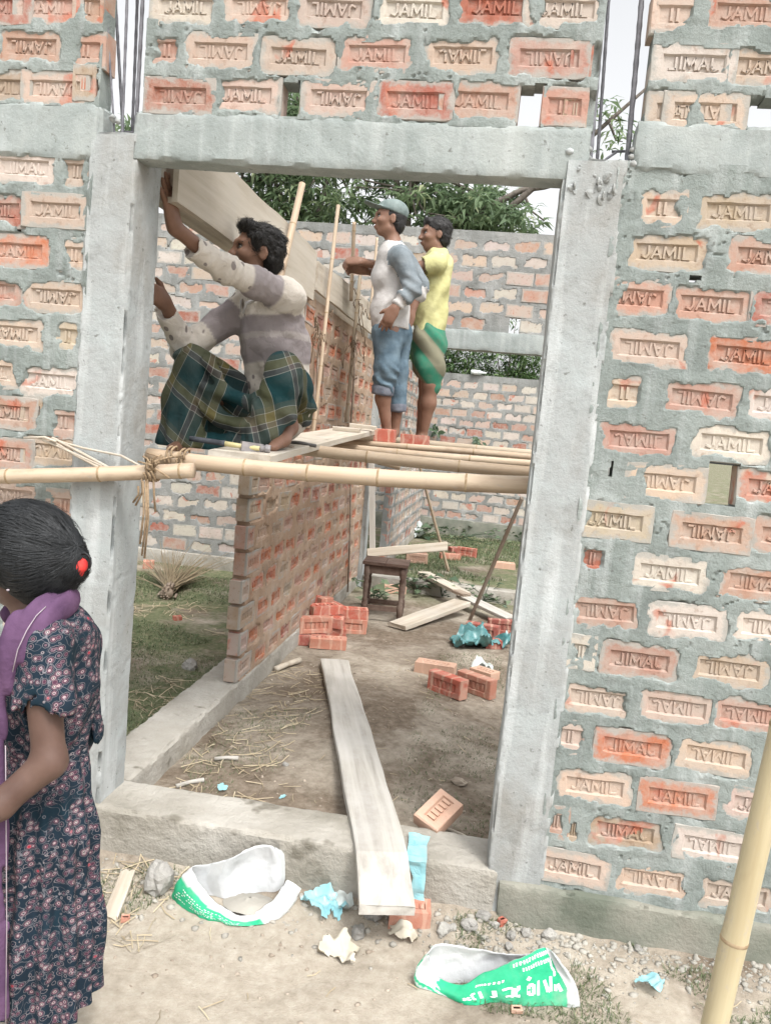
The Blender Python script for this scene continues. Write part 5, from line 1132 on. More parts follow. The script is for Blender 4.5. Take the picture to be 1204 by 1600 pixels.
def leaf_shirt_material():
    m, nt, b = _new('leaf_print_shirt'); a = N_(nt, 'Attribute', attribute_name='band'); v = coords(nt, rand=False)
    base = ramp(nt, noise(nt, v, 6, 4), [(.3, (.56, .51, .45)), (.7, (.66, .61, .55))])
    gr = ramp(nt, noise(nt, v, 8, 4), [(.3, (.275, .24, .245)), (.7, (.345, .31, .31))]); c = mixc(nt, a.outputs['Fac'], base, gr)
    mp = N_(nt, 'Mapping'); mp.inputs['Scale'].default_value = (1.6, 1.6, .9); mp.inputs['Rotation'].default_value = (.3, .5, .6); L_(nt, v, mp.inputs['Vector'])
    vo = N_(nt, 'TexVoronoi'); vo.inputs['Scale'].default_value = 13.5; L_(nt, mp.outputs[0], vo.inputs['Vector'])
    lf = ramp(nt, vo.outputs['Distance'], [(.20, .85), (.24, 0.0)])
    na = N_(nt, 'Math', operation='SUBTRACT'); na.inputs[0].default_value = 1.0; L_(nt, a.outputs['Fac'], na.inputs[1]); mm = N_(nt, 'Math', operation='MULTIPLY'); L_(nt, lf, mm.inputs[0]); L_(nt, na.outputs[0], mm.inputs[1])
    c = mixc(nt, mm.outputs[0], c, (.20, .17, .165))
    nz = noise(nt, v, 16, 2, .4, .5); ln = ramp(nt, nz, [(.494, 0.0), (.5, .5), (.506, 0.0)]); m2 = N_(nt, 'Math', operation='MULTIPLY'); L_(nt, ln, m2.inputs[0]); L_(nt, na.outputs[0], m2.inputs[1]); c = mixc(nt, m2.outputs[0], c, (.30, .26, .25))
    L_(nt, c, b.inputs['Base Color']); b.inputs['Roughness'].default_value = .9; b.inputs['Specular IOR Level'].default_value = .12
    bumpn(nt, b, noise(nt, v, 22, 5, .55, 1.0), .7, .010); return m
M['leafshirt'] = leaf_shirt_material()
def print_dress_material():
    m, nt, b = _new('dark_motif_print_cloth'); v = coords(nt, (1, .55, 1), rand=False); mp = N_(nt, 'Mapping'); mp.inputs['Rotation'].default_value = (0, .3, 0); L_(nt, v, mp.inputs['Vector'])
    vo = N_(nt, 'TexVoronoi'); vo.inputs['Scale'].default_value = 66; vo.inputs['Randomness'].default_value = .9; L_(nt, mp.outputs[0], vo.inputs['Vector'])
    r1 = N_(nt, 'ValToRGB'); r1.color_ramp.interpolation = 'CONSTANT'; e = r1.color_ramp.elements
    st = [(0, (.40, .36, .34)), (.10, (.02, .02, .03)), (.17, (.33, .25, .255)), (.25, (.075, .03, .05)), (.33, (.12, .075, .092)), (.40, (.013, .02, .032)), (.50, (.19, .17, .18)), (.535, (.012, .022, .034))]
    while len(e) < len(st): e.new(.5)
    for el, (p, c) in zip(e, st): el.position = p; el.color = (*c, 1)
    L_(nt, vo.outputs['Distance'], r1.inputs['Fac'])
    big = ramp(nt, noise(nt, v, 11, 3, .5, .5), [(.37, 0.0), (.43, 1.0)])
    c = mixc(nt, big, (.010, .024, .036), r1.outputs['Color'])
    rc = N_(nt, 'SeparateColor'); L_(nt, vo.outputs['Color'], rc.inputs[0]); red = ramp(nt, rc.outputs[0], [(.95, 0.0), (.96, 1.0)]); cen = ramp(nt, vo.outputs['Distance'], [(.20, 1.0), (.24, 0.0)])
    ml = N_(nt, 'Math', operation='MULTIPLY'); L_(nt, red, ml.inputs[0]); L_(nt, cen, ml.inputs[1]); c = mixc(nt, ml.outputs[0], c, (.32, .03, .05))
    ln = ramp(nt, noise(nt, v, 30, 1, .3, 1.5), [(.485, 0.0), (.5, .55), (.515, 0.0)]); c = mixc(nt, ln, c, (.27, .26, .28))
    L_(nt, c, b.inputs['Base Color']); b.inputs['Roughness'].default_value = .88; b.inputs['Specular IOR Level'].default_value = .12
    bumpn(nt, b, noise(nt, v, 400, 2), .15, .001); return m
M['dress'] = print_dress_material()
def shorts_material():
    m, nt, b = _new('green_tan_check_cloth'); v = coords(nt, rand=False); mp = N_(nt, 'Mapping'); mp.inputs['Rotation'].default_value = (0, .75, 0); L_(nt, v, mp.inputs['Vector'])
    w = N_(nt, 'TexWave', bands_direction='X'); w.inputs['Scale'].default_value = 1.5; w.inputs['Distortion'].default_value = 1.2; w.inputs['Phase Offset'].default_value = 2.4; L_(nt, mp.outputs[0], w.inputs['Vector'])
    c = ramp(nt, w.outputs['Fac'], [(.42, (.022, .16, .095)), (.60, (.175, .165, .11))]); c = mixc(nt, ramp(nt, noise(nt, v, 22, 4), [(.4, 0.0), (.7, .3)]), c, (.15, .15, .11))
    L_(nt, c, b.inputs['Base Color']); b.inputs['Roughness'].default_value = .9; bumpn(nt, b, noise(nt, v, 300, 2), .2, .001); return m
M['shorts'] = shorts_material()

# ---------------------------------------------------------------- squatting man
m1 = thing('person', 'man squatting on the scaffold in leaf print shirt and plaid lungi, hands against the column', 'person', tuple(Jp(390, 700, .75)))
sh = .0068
hc = Jp(402, 394, .76); HR = head_frame((-.86, -.50, .10), (.08, 0, 1)); hsc = .95
S = SDF(Jp(235, 712, .62)-[.12, .62, .06], Jp(500, 340, .8)+[.12, .62, .05], .0062)
hp = head_sdf(S, hc, HR, hsc)
S.cone(Jp(416, 462, .86), Jp(409, 425, .81), .062, .052, .03)
S.chain([Jp(445, 628, 1.0), Jp(432, 560, .95), Jp(420, 500, .89), Jp(418, 468, .86)], [.09, .08, .085, .065], .05)
S.chain([Jp(448, 466, .79), Jp(352, 421, .54), Jp(272, 354, .315)], [.036, .033, .026], .02)
finger_hand(S, Jp(272, 354, .315), Jp(261, 290, .235)-Jp(272, 354, .315), (1, -.25, 0), (0, 1, .1), 1.08, (.03, .03, .04, .06), .6, .10)
S.chain([Jp(390, 474, .95), Jp(290, 543, .82), Jp(258, 472, .64)], [.045, .038, .027], .02)
finger_hand(S, Jp(258, 472, .64), Jp(238, 455, .52)-Jp(258, 472, .64), (.6, -.6, .2), (0, .5, 1), 1.0, (.3, .35, .4, .45), .5, .08)
S.chain([Jp(450, 630, 1.0), Jp(444, 586, .61), Jp(452, 668, .70)], [.06, .045, .034], .02); S.chain([Jp(452, 668, .70), Jp(440, 688, .62), Jp(426, 699, .54)], [.034, .032, .022], .02, flat=((0, 0, 1), .8))
S.chain([Jp(430, 646, 1.02), Jp(330, 612, .84), Jp(304, 580, .75), Jp(290, 684, .80)], [.055, .045, .045, .034], .02); S.chain([Jp(290, 684, .80), Jp(280, 698, .70), Jp(268, 702, .62)], [.034, .030, .022], .02)
V, F = S.mesh(); put('body', V, F, M['skin'], m1, True)
face_bits(m1, hp, HR, hsc)
# hair
S = SDF(hc-.17, hc+.17, .0045); p = hp
S.ell(p(-.016, 0, .044), np.array([.101, .081, .080])*hsc, HR, .01); S.ell(p(-.058, 0, -.012), np.array([.058, .076, .078])*hsc, HR, .02)
S.cone(p(.062, .035, .092), p(.066, -.030, .094), .026*hsc, .028*hsc, .02); S.cone(p(.02, .07, .05), p(.018, .074, .0), .02*hsc, .011*hsc, .02); S.cone(p(.02, -.07, .05), p(.018, -.074, .0), .02*hsc, .011*hsc, .02)
S.ell(p(.085, 0, .005), np.array([.05, .062, .058])*hsc, HR, .01, cut=True)
for s_ in (-1, 1): S.ell(p(-.006, s_*.082, -.014), np.array([.022, .02, .030])*hsc, HR, .006, cut=True)
S.disp(lambda P, i, t: .007*fbm(P*[38, 38, 30], 2)+.005*fbm(P*80, 2), .03)
V, F = S.mesh(); hr = put('hair', V, F, M['hair'], m1, True); rgh = np.random.default_rng(5)
Vs, Fs = strands(S, V, F, 2300, .03, lambda P: (P-(np.array(p(.06, 0, .10))))*[1, 1, .6]+.03*np.stack([fbm(P*18, 2), fbm(P*18+9, 2), fbm(P*18+21, 2)], -1)*3, rgh, .0014, .004, .4); put('hair_locks', Vs, Fs, M['hair'], hr)
# shirt
S = SDF(Jp(240, 665, .62)-[.1, .5, .02], Jp(505, 360, .8)+[.08, .6, .05], sh)
fl = ((-.7, -.7, 0), .78)
S.chain([Jp(421, 482, .87), Jp(422, 530, .90), Jp(430, 600, .97), Jp(438, 640, 1.0)], [.132, .144, .146, .146], .05, flat=fl, pid=1)
S.chain([Jp(444, 476, .83), Jp(456, 540, .92), Jp(461, 640, .96)], [.056, .060, .064], .06, pid=1)
S.cone(Jp(392, 472, .93), Jp(448, 464, .79), .062, .062, .05, pid=1); S.cone(Jp(422, 456, .83), Jp(448, 464, .79), .050, .058, .05, pid=1)
S.chain([Jp(449, 464, .79), Jp(400, 442, .665), Jp(352, 420, .54)], [.061, .056, .051], .035, pid=2); S.chain([Jp(352, 420, .54), Jp(290, 381, .37)], [.052, .042], .035, pid=3)
S.chain([Jp(392, 474, .95), Jp(289, 545, .80)], [.074, .056], .035, pid=4); S.chain([Jp(289, 545, .80), Jp(257, 484, .66)], [.056, .043], .03, pid=5)
S.cone(Jp(408, 462, .80), Jp(398, 436, .70), .036, .06, .0, cut=True)         # open neck
def fs(P, i, t):
    arm = (i >= 2); u = P[:, 0]*.6+P[:, 2]; d = .0085*fbm(P*[7, 7, 15]+3, 3)*(~arm)+.004*fbm(P*28, 2)
    d = d+arm*(.0035*np.sin(t*24+7*fbm(P*11, 2))*(.35+.65*np.exp(-((t-np.where((i == 2) | (i == 4), 1, 0))/.35)**2))+.006*fbm(P*16+9, 2))
    d = d+(~arm)*.006*np.sin((P[:, 0]*.7-P[:, 1]*.7)*55+7*fbm(P*5, 2))*sstep(zpx(480, 420, .8), zpx(600, 420, .8), P[:, 2])
    return d
S.disp(fs, .04)
for a, b_ in (((352, 420, .54), (290, 380, .37)), ((289, 545, .80), (256, 479, .645))):
    A, Bq = Jp(*a), Jp(*b_); d = nrm(Bq-A); S.cone(Bq, Bq+d*.05, .05, .055, 0, cut=True); S.cone(Bq-d*.012, Bq+d*.03, .036, .040, 0, cut=True)
V, F = S.mesh(); i, t = S.vp, S.vt; wob = .012*fbm(V*9, 2)
zt, zb = zpx(494, 420, .8), zpx(566, 420, .8); Aa, Ab = Jp(449, 464, .79), Jp(352, 420, .54); t = np.where(i == 2, np.clip((V-Aa)@(Ab-Aa)/((Ab-Aa)@(Ab-Aa)), 0, 1), t); z = V[:, 2]+wob+(V[:, 0]-Jp(420, 500, .8)[0])*-.10
band = np.where(i == 1, sstep(zt+.006, zt-.006, z)*sstep(zb-.006, zb+.006, z), np.where((i == 2) | (i == 4), sstep(.21, .25, t+wob*2)*sstep(.68, .64, t+wob*2), 0.)).astype(float)
mid = (i == 1) & (z < zb+(zt-zb)*.62) & (z > zb+(zt-zb)*.48); band = np.where(mid, .72, band)
sho = put('shirt', V, F, M['leafshirt'], m1, True, {'band': band})
mb = MB()
for P in ([(428, 452, .80), (404, 466, .735), (385, 474, .735), (380, 490, .74)], [(426, 452, .86), (390, 462, .86), (377, 472, .83), (376, 486, .79)]): mb.tube([Jp(*q) for q in P], [.010, .013, .015, .008], 8, flat=.35)
mb.put('collar', M['rag_body'], sho, True)
# lungi
S = SDF(Jp(232, 715, .62)-[.10, .35, .04], Jp(500, 540, .8)+[.10, .62, .05], .0066)
S.chain([Jp(303, 568, .73), Jp(289, 625, .755), Jp(284, 690, .765)], [.062, .084, .106], .03, pid=1)
S.chain([Jp(301, 563, .73), Jp(362, 605, .90), Jp(435, 636, 1.0)], [.056, .066, .10], .05, pid=2)
S.chain([Jp(444, 578, .60), Jp(455, 610, .80), Jp(460, 634, .98)], [.072, .085, .092], .05, pid=3)
S.chain([Jp(442, 580, .59), Jp(420, 640, .605), Jp(405, 697, .63)], [.066, .058, .050], .035, pid=4)
S.chain([Jp(322, 570, .71), Jp(352, 607, .69), Jp(392, 634, .655), Jp(418, 612, .62), Jp(432, 588, .60)], [.026, .026, .028, .026, .03], .03, pid=5)
S.chain([Jp(315, 610, .72), Jp(345, 650, .71), Jp(385, 668, .68), Jp(415, 655, .64)], [.03, .03, .03, .03], .05, pid=6)
S.chain([Jp(268, 690, .72), Jp(330, 692, .72), Jp(372, 694, .70), Jp(404, 696, .65)], [.036, .036, .036, .028], .04, pid=7)
S.ell(Jp(370, 652, .93), [.20, .10, .10], None, .05, pid=6); S.ell(Jp(452, 642, .99), [.085, .11, .08], None, .05, pid=3); S.chain([Jp(446, 590, .585), Jp(440, 640, .60), Jp(420, 684, .60)], [.06, .056, .04], .03, pid=4)
xc = Jp(385, 640, .68)[0]
def fl_(P, i, t):
    dx = P[:, 0]-xc; zc = P[:, 2]-1.6*dx*dx*(np.abs(dx) < .28)
    d = .012*np.sin(zc*62+5*fbm(P*5, 2))*((i == 5) | (i == 6) | (i == 2))
    d = d+.008*np.sin(np.arctan2(P[:, 1]-Jp(286, 650, .76)[1], P[:, 0]-Jp(286, 650, .76)[0])*9+4*fbm(P*4, 2))*(i == 1)*sstep(zpx(570, 290, .73), zpx(660, 290, .73), P[:, 2])
    d = d+.006*np.sin((P[:, 0]*.8+P[:, 2]*.6)*70+6*fbm(P*6, 2))*((i == 3) | (i == 4))*sstep(zpx(580, 450, .6), zpx(625, 450, .6), P[:, 2])
    return d+.014*fbm(P*[10, 10, 6]+4, 3)
S.disp(fl_, .045); zc_ = Jp(350, 700, .72)[2]; S.plane((0, 0, zc_-.012), (0, 0, -1)); V, F = S.mesh()
dx = V[:, 0]-xc; i = S.vp
wv = np.where(np.abs(dx) < .30, V[:, 2]-1.5*dx*dx, V[:, 2]-1.5*.09-.9*(np.abs(dx)-.30)); wu = V[:, 0]*1.0+V[:, 1]*.55+.35*V[:, 2]*np.sign(dx)
wu = wu+.02*fbm(V*6, 2); wv = wv+.02*fbm(V*6+11, 2)
put('lungi', V, F, M['plaid'], m1, True, {'weave': np.stack([wu+10, wv+10, 0*wu], -1)})

# ---------------------------------------------------------------- man in the cap
m2 = thing('person', 'young man standing on the scaffold in cap, raglan shirt and blue jeans', 'person', tuple(Jp(606, 684, 2.85)))
hc2 = Jp(609.5, 342, 2.88); HR2 = head_frame((-.95, -.28, .06), (.05, 0, 1)); s2 = .97
S = SDF(Jp(560, 700, 2.85)-[.05, .42, .03], Jp(672, 305, 2.85)+[.05, .5, .05], .0068)
hp2 = head_sdf(S, hc2, HR2, s2)
S.cone(Jp(617, 395, 2.9), Jp(612, 364, 2.885), .056, .046, .03)
S.chain([Jp(612, 510, 2.9), Jp(613, 460, 2.9), Jp(615, 410, 2.9)], [.115, .11, .12], .05, flat=((1, 0, 0), .8))
S.chain([Jp(630, 406, 2.72), Jp(645, 452, 2.68), Jp(616, 482, 2.64)], [.042, .036, .025], .02)
finger_hand(S, Jp(616, 482, 2.64), (-.45, -.05, -1), (-.3, -1, 0), (-1, .1, .3), .98, (.22, .25, .3, .35), .3, .08, r=.0098)
S.chain([Jp(634, 404, 3.06), Jp(658, 447, 3.08), Jp(641, 492, 3.04)], [.042, .036, .026], .02); finger_hand(S, Jp(641, 492, 3.04), (-.3, -.1, -1), (.3, -1, 0), (-1, 0, 0), .95, (.3, .3, .35, .4), .3, .08)
S.chain([Jp(608, 520, 2.82), Jp(604, 585, 2.80), Jp(598, 622, 2.82), Jp(604, 670, 2.85)], [.085, .056, .048, .031], .03); S.chain([Jp(605, 676, 2.86), Jp(600, 683, 2.80), Jp(588, 687, 2.77)], [.032, .030, .022], .02)
S.chain([Jp(622, 520, 2.98), Jp(621, 585, 2.98), Jp(621, 630, 2.98), Jp(617, 670, 3.0)], [.08, .054, .044, .03], .03); S.chain([Jp(617, 677, 3.0), Jp(611, 684, 2.95), Jp(602, 688, 2.92)], [.030, .028, .02], .02)
V, F = S.mesh(); put('body', V, F, M['skin'], m2, True); face_bits(m2, hp2, HR2, s2)
p = hp2
S = SDF(hc2-.17, hc2+.17, .005); S.ell(p(-.02, 0, .02), np.array([.092, .080, .08])*s2, HR2, .01); S.ell(p(-.06, 0, -.035), np.array([.045, .068, .06])*s2, HR2, .02); S.ell(p(.075, 0, -.01), np.array([.07, .09, .08])*s2, HR2, .01, cut=True)
for s_ in (-1, 1): S.ell(p(-.004, s_*.084, -.014), np.array([.022, .022, .032])*s2, HR2, .006, cut=True)
S.disp(lambda P, i, t: .003*fbm(P*90, 2), .02); V, F = S.mesh(); put('hair', V, F, M['hair'], m2, True)
S = SDF(hc2-.22, hc2+.22, .005); S.ell(p(-.010, 0, .052), np.array([.108, .088, .078])*s2, HR2, .01); S.plane(p(-.02, 0, .030), HR2 @ np.array([.18, 0, -1.0])/np.linalg.norm([.18, 0, -1]), .006)
S.cone(p(.07, .028, .055), p(.155, .020, .075), .045*s2, .03*s2, .012, flat=(HR2 @ np.array([-.2, 0, 1.0]), .16)); S.cone(p(.07, -.028, .055), p(.155, -.020, .075), .045*s2, .03*s2, .012, flat=(HR2 @ np.array([-.2, 0, 1.0]), .16)); S.ell(p(-.01, 0, .128), np.array([.008, .008, .006]), None, .004)
S.disp(lambda P, i, t: .003*fbm(P*22, 2), .02); V, F = S.mesh(); put('cap', V, F, M['cap'], m2, True)
S = SDF(Jp(565, 530, 2.85)-[.05, .4, .02], Jp(675, 370, 2.85)+[.05, .5, .04], .0068); fl2 = ((1, 0, 0), .86)
S.chain([Jp(613, 408, 2.9), Jp(611, 440, 2.9), Jp(610, 480, 2.89), Jp(608, 519, 2.88)], [.125, .132, .135, .146], .05, flat=fl2, pid=1)
S.cone(Jp(624, 400, 2.76), Jp(626, 399, 3.04), .062, .062, .05, pid=2); S.cone(Jp(615, 385, 2.9), Jp(614, 396, 2.9), .062, .08, .03, pid=2)
S.chain([Jp(629, 405, 2.735), Jp(645, 452, 2.69), Jp(631, 465, 2.665)], [.062, .052, .05], .03, pid=2); S.cone(Jp(632, 463, 2.667), Jp(624, 472, 2.655), .048, .044, .02, pid=3)
S.chain([Jp(634, 404, 3.05), Jp(659, 446, 3.08), Jp(655, 456, 3.07)], [.058, .050, .048], .03, pid=2); S.cone(Jp(656, 455, 3.07), Jp(653, 463, 3.06), .050, .046, .02, pid=3)
zh = zpx(514, 608, 2.88)
def f2(P, i, t): return .011*fbm(P*[9, 9, 9]+2, 3)+.006*np.sin(P[:, 2]*75+P[:, 0]*40+6*fbm(P*6, 2))*(i >= 2)*sstep(zpx(425, 630, 2.8), zpx(445, 630, 2.8), P[:, 2])+.006*np.sin((P[:, 0]*.5+P[:, 1]*.3)*80-P[:, 2]*22+5*fbm(P*5, 2))*(i == 1)
S.disp(f2, .04); S.plane((0, 0, zh), (0, 0, -1)); V, F = S.mesh(); vp = S.vp
sel = vp[F[:, 0]] == 2
so_ = put('shirt', V, F, [M['rag_body'], M['rag_sleeve']], m2, True); so_.data.polygons.foreach_set('material_index', sel.astype(np.int32))
S = SDF(Jp(565, 655, 2.85)-[.05, .4, .02], Jp(655, 495, 2.85)+[.05, .5, .04], .0068)
S.chain([Jp(611, 500, 2.9), Jp(611, 520, 2.9)], [.128, .135], .05, flat=fl2, pid=1)
S.chain([Jp(605, 520, 2.83), Jp(604, 575, 2.80), Jp(599, 605, 2.81)], [.100, .076, .070], .04, pid=2); S.chain([Jp(622, 520, 2.98), Jp(621, 580, 2.98), Jp(621, 634, 2.98)], [.092, .066, .056], .04, pid=3)
def f3(P, i, t): return .008*fbm(P*[9, 9, 9]+6, 3)+.007*np.sin(P[:, 2]*95+P[:, 0]*55+7*fbm(P*7, 2))*sstep(zpx(560, 600, 2.8), zpx(595, 600, 2.8), P[:, 2])*(i == 2)+.004*fbm(P*30, 2)
S.disp(f3, .04); V, F = S.mesh(); jo = put('jeans', V, F, M['jeans'], m2, True)
def cuff(a, b_, r, parent, m): A, Bq = Jp(*a), Jp(*b_); mb = MB().tube([A, A+(Bq-A)*.2, A+(Bq-A)*.8, Bq, Bq-(Bq-A)*.1], [r*.97, r*1.04, r*1.03, r, r*.86], 18, cap=False); mb.put('rolled_hem', m, parent, True)
cuff((599, 602, 2.81), (597, 617, 2.815), .071, jo, M['denim_in']); cuff((621, 630, 2.98), (621, 643, 2.985), .058, jo, M['denim_in'])

# ---------------------------------------------------------------- man in the yellow shirt
m3 = thing('person', 'man in a yellow t-shirt and green lungi holding a stake', 'person', tuple(Jp(660, 693, 3.25)))
hc3 = Jp(679.5, 366.5, 3.28); HR3 = head_frame((-.92, -.36, -.02), (.02, 0, 1)); s3 = .98
hand3 = at(550, 411, 'X', -1.135); hy = hand3[1]
S = SDF(np.minimum(Jp(640, 705, 3.3)-[.05, .45, .03], hand3-.15), np.maximum(Jp(712, 335, 3.3)+[.05, .5, .05], hand3+.15), .0074)
hp3 = head_sdf(S, hc3, HR3, s3)
S.cone(Jp(685, 415, 3.3), Jp(682, 388, 3.285), .058, .048, .03)
S.chain([Jp(672, 525, 3.3), Jp(676, 470, 3.3), Jp(680, 420, 3.3)], [.11, .105, .115], .05, flat=((1, 0, 0), .8))
S.chain([Jp(676, 412, 3.14), Jp(628, 424, 3.12), hand3+[.055, -.02, .01]], [.042, .036, .025], .02); finger_hand(S, hand3+[.055, -.02, .01], (-1, .05, 0), (0, -.3, 1), (0, .6, .6), .95, (.5, .55, .6, .65), .6, .06, r=.0098)
S.chain([Jp(680, 414, 3.46), Jp(630, 438, 3.42), hand3+[.07, .06, -.03]], [.042, .036, .025], .02); finger_hand(S, hand3+[.07, .06, -.03], (-1, -.3, .1), (0, .3, 1), (0, -.6, .6), .95, (.5, .55, .6, .65), .6, .06, r=.0098)
S.chain([Jp(670, 540, 3.22), Jp(671, 600, 3.2), Jp(669, 630, 3.22), Jp(661, 676, 3.25)], [.085, .056, .052, .031], .03); S.chain([Jp(660, 683, 3.25), Jp(652, 690, 3.2), Jp(640, 694, 3.16)], [.032, .030, .022], .02)
S.chain([Jp(668, 540, 3.38), Jp(666, 600, 3.38), Jp(663, 632, 3.4), Jp(656, 676, 3.42)], [.08, .054, .048, .031], .03); S.chain([Jp(656, 683, 3.42), Jp(648, 690, 3.37), Jp(637, 694, 3.34)], [.032, .030, .022], .02)
V, F = S.mesh(); put('body', V, F, M['skin'], m3, True); face_bits(m3, hp3, HR3, s3); p = hp3
S = SDF(hc3-.17, hc3+.17, .005); S.ell(p(-.018, 0, .042), np.array([.104, .084, .084])*s3, HR3, .01); S.ell(p(-.055, 0, -.02), np.array([.056, .076, .072])*s3, HR3, .02); S.cone(p(.06, .03, .085), p(.06, -.03, .087), .024, .024, .02); S.ell(p(.085, 0, -.004), np.array([.055, .075, .064])*s3, HR3, .01, cut=True)
for s_ in (-1, 1): S.ell(p(-.006, s_*.084, -.014), np.array([.022, .02, .030])*s3, HR3, .006, cut=True)
S.disp(lambda P, i, t: .006*fbm(P*48, 2)+.003*fbm(P*100, 2), .03); V, F = S.mesh(); hr = put('hair', V, F, M['hair'], m3, True)
Vs, Fs = strands(S, V, F, 900, .025, lambda P: (P-np.array(p(.05, 0, .1)))+.05*np.stack([fbm(P*18, 2), fbm(P*18+9, 2), fbm(P*18+21, 2)], -1), rgh, .0014, .004, .4); put('hair_locks', Vs, Fs, M['hair'], hr)
S = SDF(Jp(625, 540, 3.3)-[.05, .4, .02], Jp(710, 385, 3.3)+[.05, .45, .04], .007)
S.chain([Jp(682, 415, 3.3), Jp(678, 450, 3.3), Jp(673, 490, 3.29), Jp(669, 530, 3.28)], [.125, .122, .125, .138], .05, flat=((1, 0, 0), .84), pid=1)
S.cone(Jp(684, 411, 3.16), Jp(687, 411, 3.44), .066, .066, .05, pid=1); S.cone(Jp(684, 400, 3.3), Jp(684, 410, 3.3), .062, .08, .03, pid=1)
S.chain([Jp(679, 412, 3.15), Jp(655, 418, 3.12)], [.072, .064], .03, pid=2); S.chain([Jp(684, 413, 3.45), Jp(662, 421, 3.44)], [.070, .062], .03, pid=2)
A, Bq = Jp(679, 412, 3.15), Jp(655, 418, 3.12); d = nrm(Bq-A); S.cone(Bq+d*.02, Bq+d*.09, .075, .08, 0, cut=True); S.cone(Bq, Bq+d*.06, .05, .053, 0, cut=True)
A, Bq = Jp(684, 413, 3.45), Jp(662, 421, 3.44); d = nrm(Bq-A); S.cone(Bq+d*.02, Bq+d*.09, .075, .08, 0, cut=True)
S.disp(lambda P, i, t: .012*fbm(P*[9, 9, 8], 3)+.005*np.sin((P[:, 0]+P[:, 1]*.3)*60-P[:, 2]*18+5*fbm(P*5, 2)), .04); S.plane((0, 0, zpx(525, 668, 3.28)), (0, 0, -1)); V, F = S.mesh(); so_ = put('t_shirt', V, F, M['yellow_shirt'], m3, True)
mb = MB().tube([Jp(695, 396, 3.30), Jp(690, 398, 3.18), Jp(674, 404, 3.17), Jp(664, 408, 3.26)], [.012, .014, .013, .010], 8, flat=.5); mb.put('collar', M['rag_body'], so_, True)
S = SDF(Jp(625, 625, 3.3)-[.05, .4, .02], Jp(710, 505, 3.3)+[.05, .45, .04], .007)
S.chain([Jp(671, 512, 3.29), Jp(671, 535, 3.29)], [.125, .135], .05, flat=((1, 0, 0), .86), pid=1); S.chain([Jp(668, 535, 3.22), Jp(672, 575, 3.2), Jp(676, 603, 3.21)], [.118, .095, .062], .05, pid=2); S.chain([Jp(662, 535, 3.38), Jp(660, 572, 3.38)], [.11, .085], .05, pid=3)
S.disp(lambda P, i, t: .008*fbm(P*[8, 8, 6]+2, 3)+.006*np.sin((P[:, 0]*.9+P[:, 2]*.45)*55+5*fbm(P*5, 2)), .04); V, F = S.mesh(); put('lungi', V, F, M['shorts'], m3, True)

# ---------------------------------------------------------------- girl in the foreground
g1 = thing('person', 'girl in the left foreground in dark printed dress and purple scarf, back turned', 'person', tuple(np.r_[Jp(60, 1500, -.85)[:2], -.01]))
def Jg(px, py, dy=0.): return at(px, py, 'Y', -.85+dy)
hcg = Jg(38, 872); HRg = head_frame((-.93, .32, -.12)); sg = .93
S = SDF(np.array([Jg(-75, 1600)[0], -1.32, -.06]), np.array([Jg(170, 900)[0]+.03, -.5, Jg(40, 765)[2]+.05]), .0078)
hpg = head_sdf(S, hcg, HRg, sg); S.cone(Jg(68, 985, .0), Jg(52, 915, .0), .050, .045, .03)
S.chain([Jg(75, 1000), Jg(72, 1090), Jg(68, 1160), Jg(70, 1250)], [.075, .075, .062, .07], .05)
S.chain([Jg(62, 1015, -.13), Jg(78, 1190, -.15)], [.038, .033], .02); S.chain([Jg(78, 1190, -.15), Jg(0, 1258, -.20), Jg(-45, 1285, -.20)], [.034, .029, .021], .02)
finger_hand(S, Jg(-45, 1285, -.20), (-1, .1, .1), (0, -1, .2), (0, .2, 1), .8, (.3, .3, .35, .4), .3)
S.chain([Jg(125, 1010, .14), Jg(110, 1150, .2)], [.038, .032], .02); S.chain([Jg(110, 1150, .2), Jg(20, 1210, .26)], [.032, .022], .02); finger_hand(S, Jg(20, 1210, .26), (-1, 0, 0), (0, 1, 0), (0, 0, 1), .8)
gz = gheight(-.95, -.85)
for dy in (-.032, .042):
    kx = Jg(70, 1400)[0]; S.chain([[kx, -.85+dy, .62], [kx-.01, -.85+dy, .34], [kx+.01, -.85+dy, gz+.06]], [.042, .036, .028], .03); S.chain([[kx+.015, -.85+dy, gz+.035], [kx-.06, -.85+dy, gz+.028], [kx-.13, -.85+dy, gz+.018]], [.034, .032, .02], .02)
V, F = S.mesh(); put('body', V, F, M['skin_girl'], g1, True); face_bits(g1, hpg, HRg, sg, 'hair_girl'); p = hpg
S = SDF(hcg-.2, hcg+.22, .0052); bun = Jg(110, 884, -.01)
S.ell(Jg(40, 853), [.112, .104, .100], None, .02); S.ell(Jg(75, 880, -.01), [.070, .085, .075], None, .04); S.ell(bun, [.036, .042, .040], None, .03); S.ell(Jg(62, 915, -.02), [.052, .06, .036], None, .03)
S.ell(p(.105, 0, -.02), [.075, .085, .09], HRg, .01, cut=True)
S.disp(lambda P, i, t: .0035*fbm((P-bun)*[16, 16, 46], 3)+.002*fbm(P*80, 2), .03); V, F = S.mesh(); hr = put('hair', V, F, M['hair_girl'], g1, True); rgg = np.random.default_rng(9)
fl3 = lambda P: (bun-P)+[0, 0, .02]+.02*np.stack([fbm(P*14, 2), fbm(P*14+9, 2), fbm(P*14+21, 2)], -1)
Vs, Fs = strands(S, V, F, 5200, .085, fl3, rgg, .0011, .0035, .10, seg=5, goal=bun); put('hair_locks', Vs, Fs, M['hair_girl'], hr)
mb = MB()
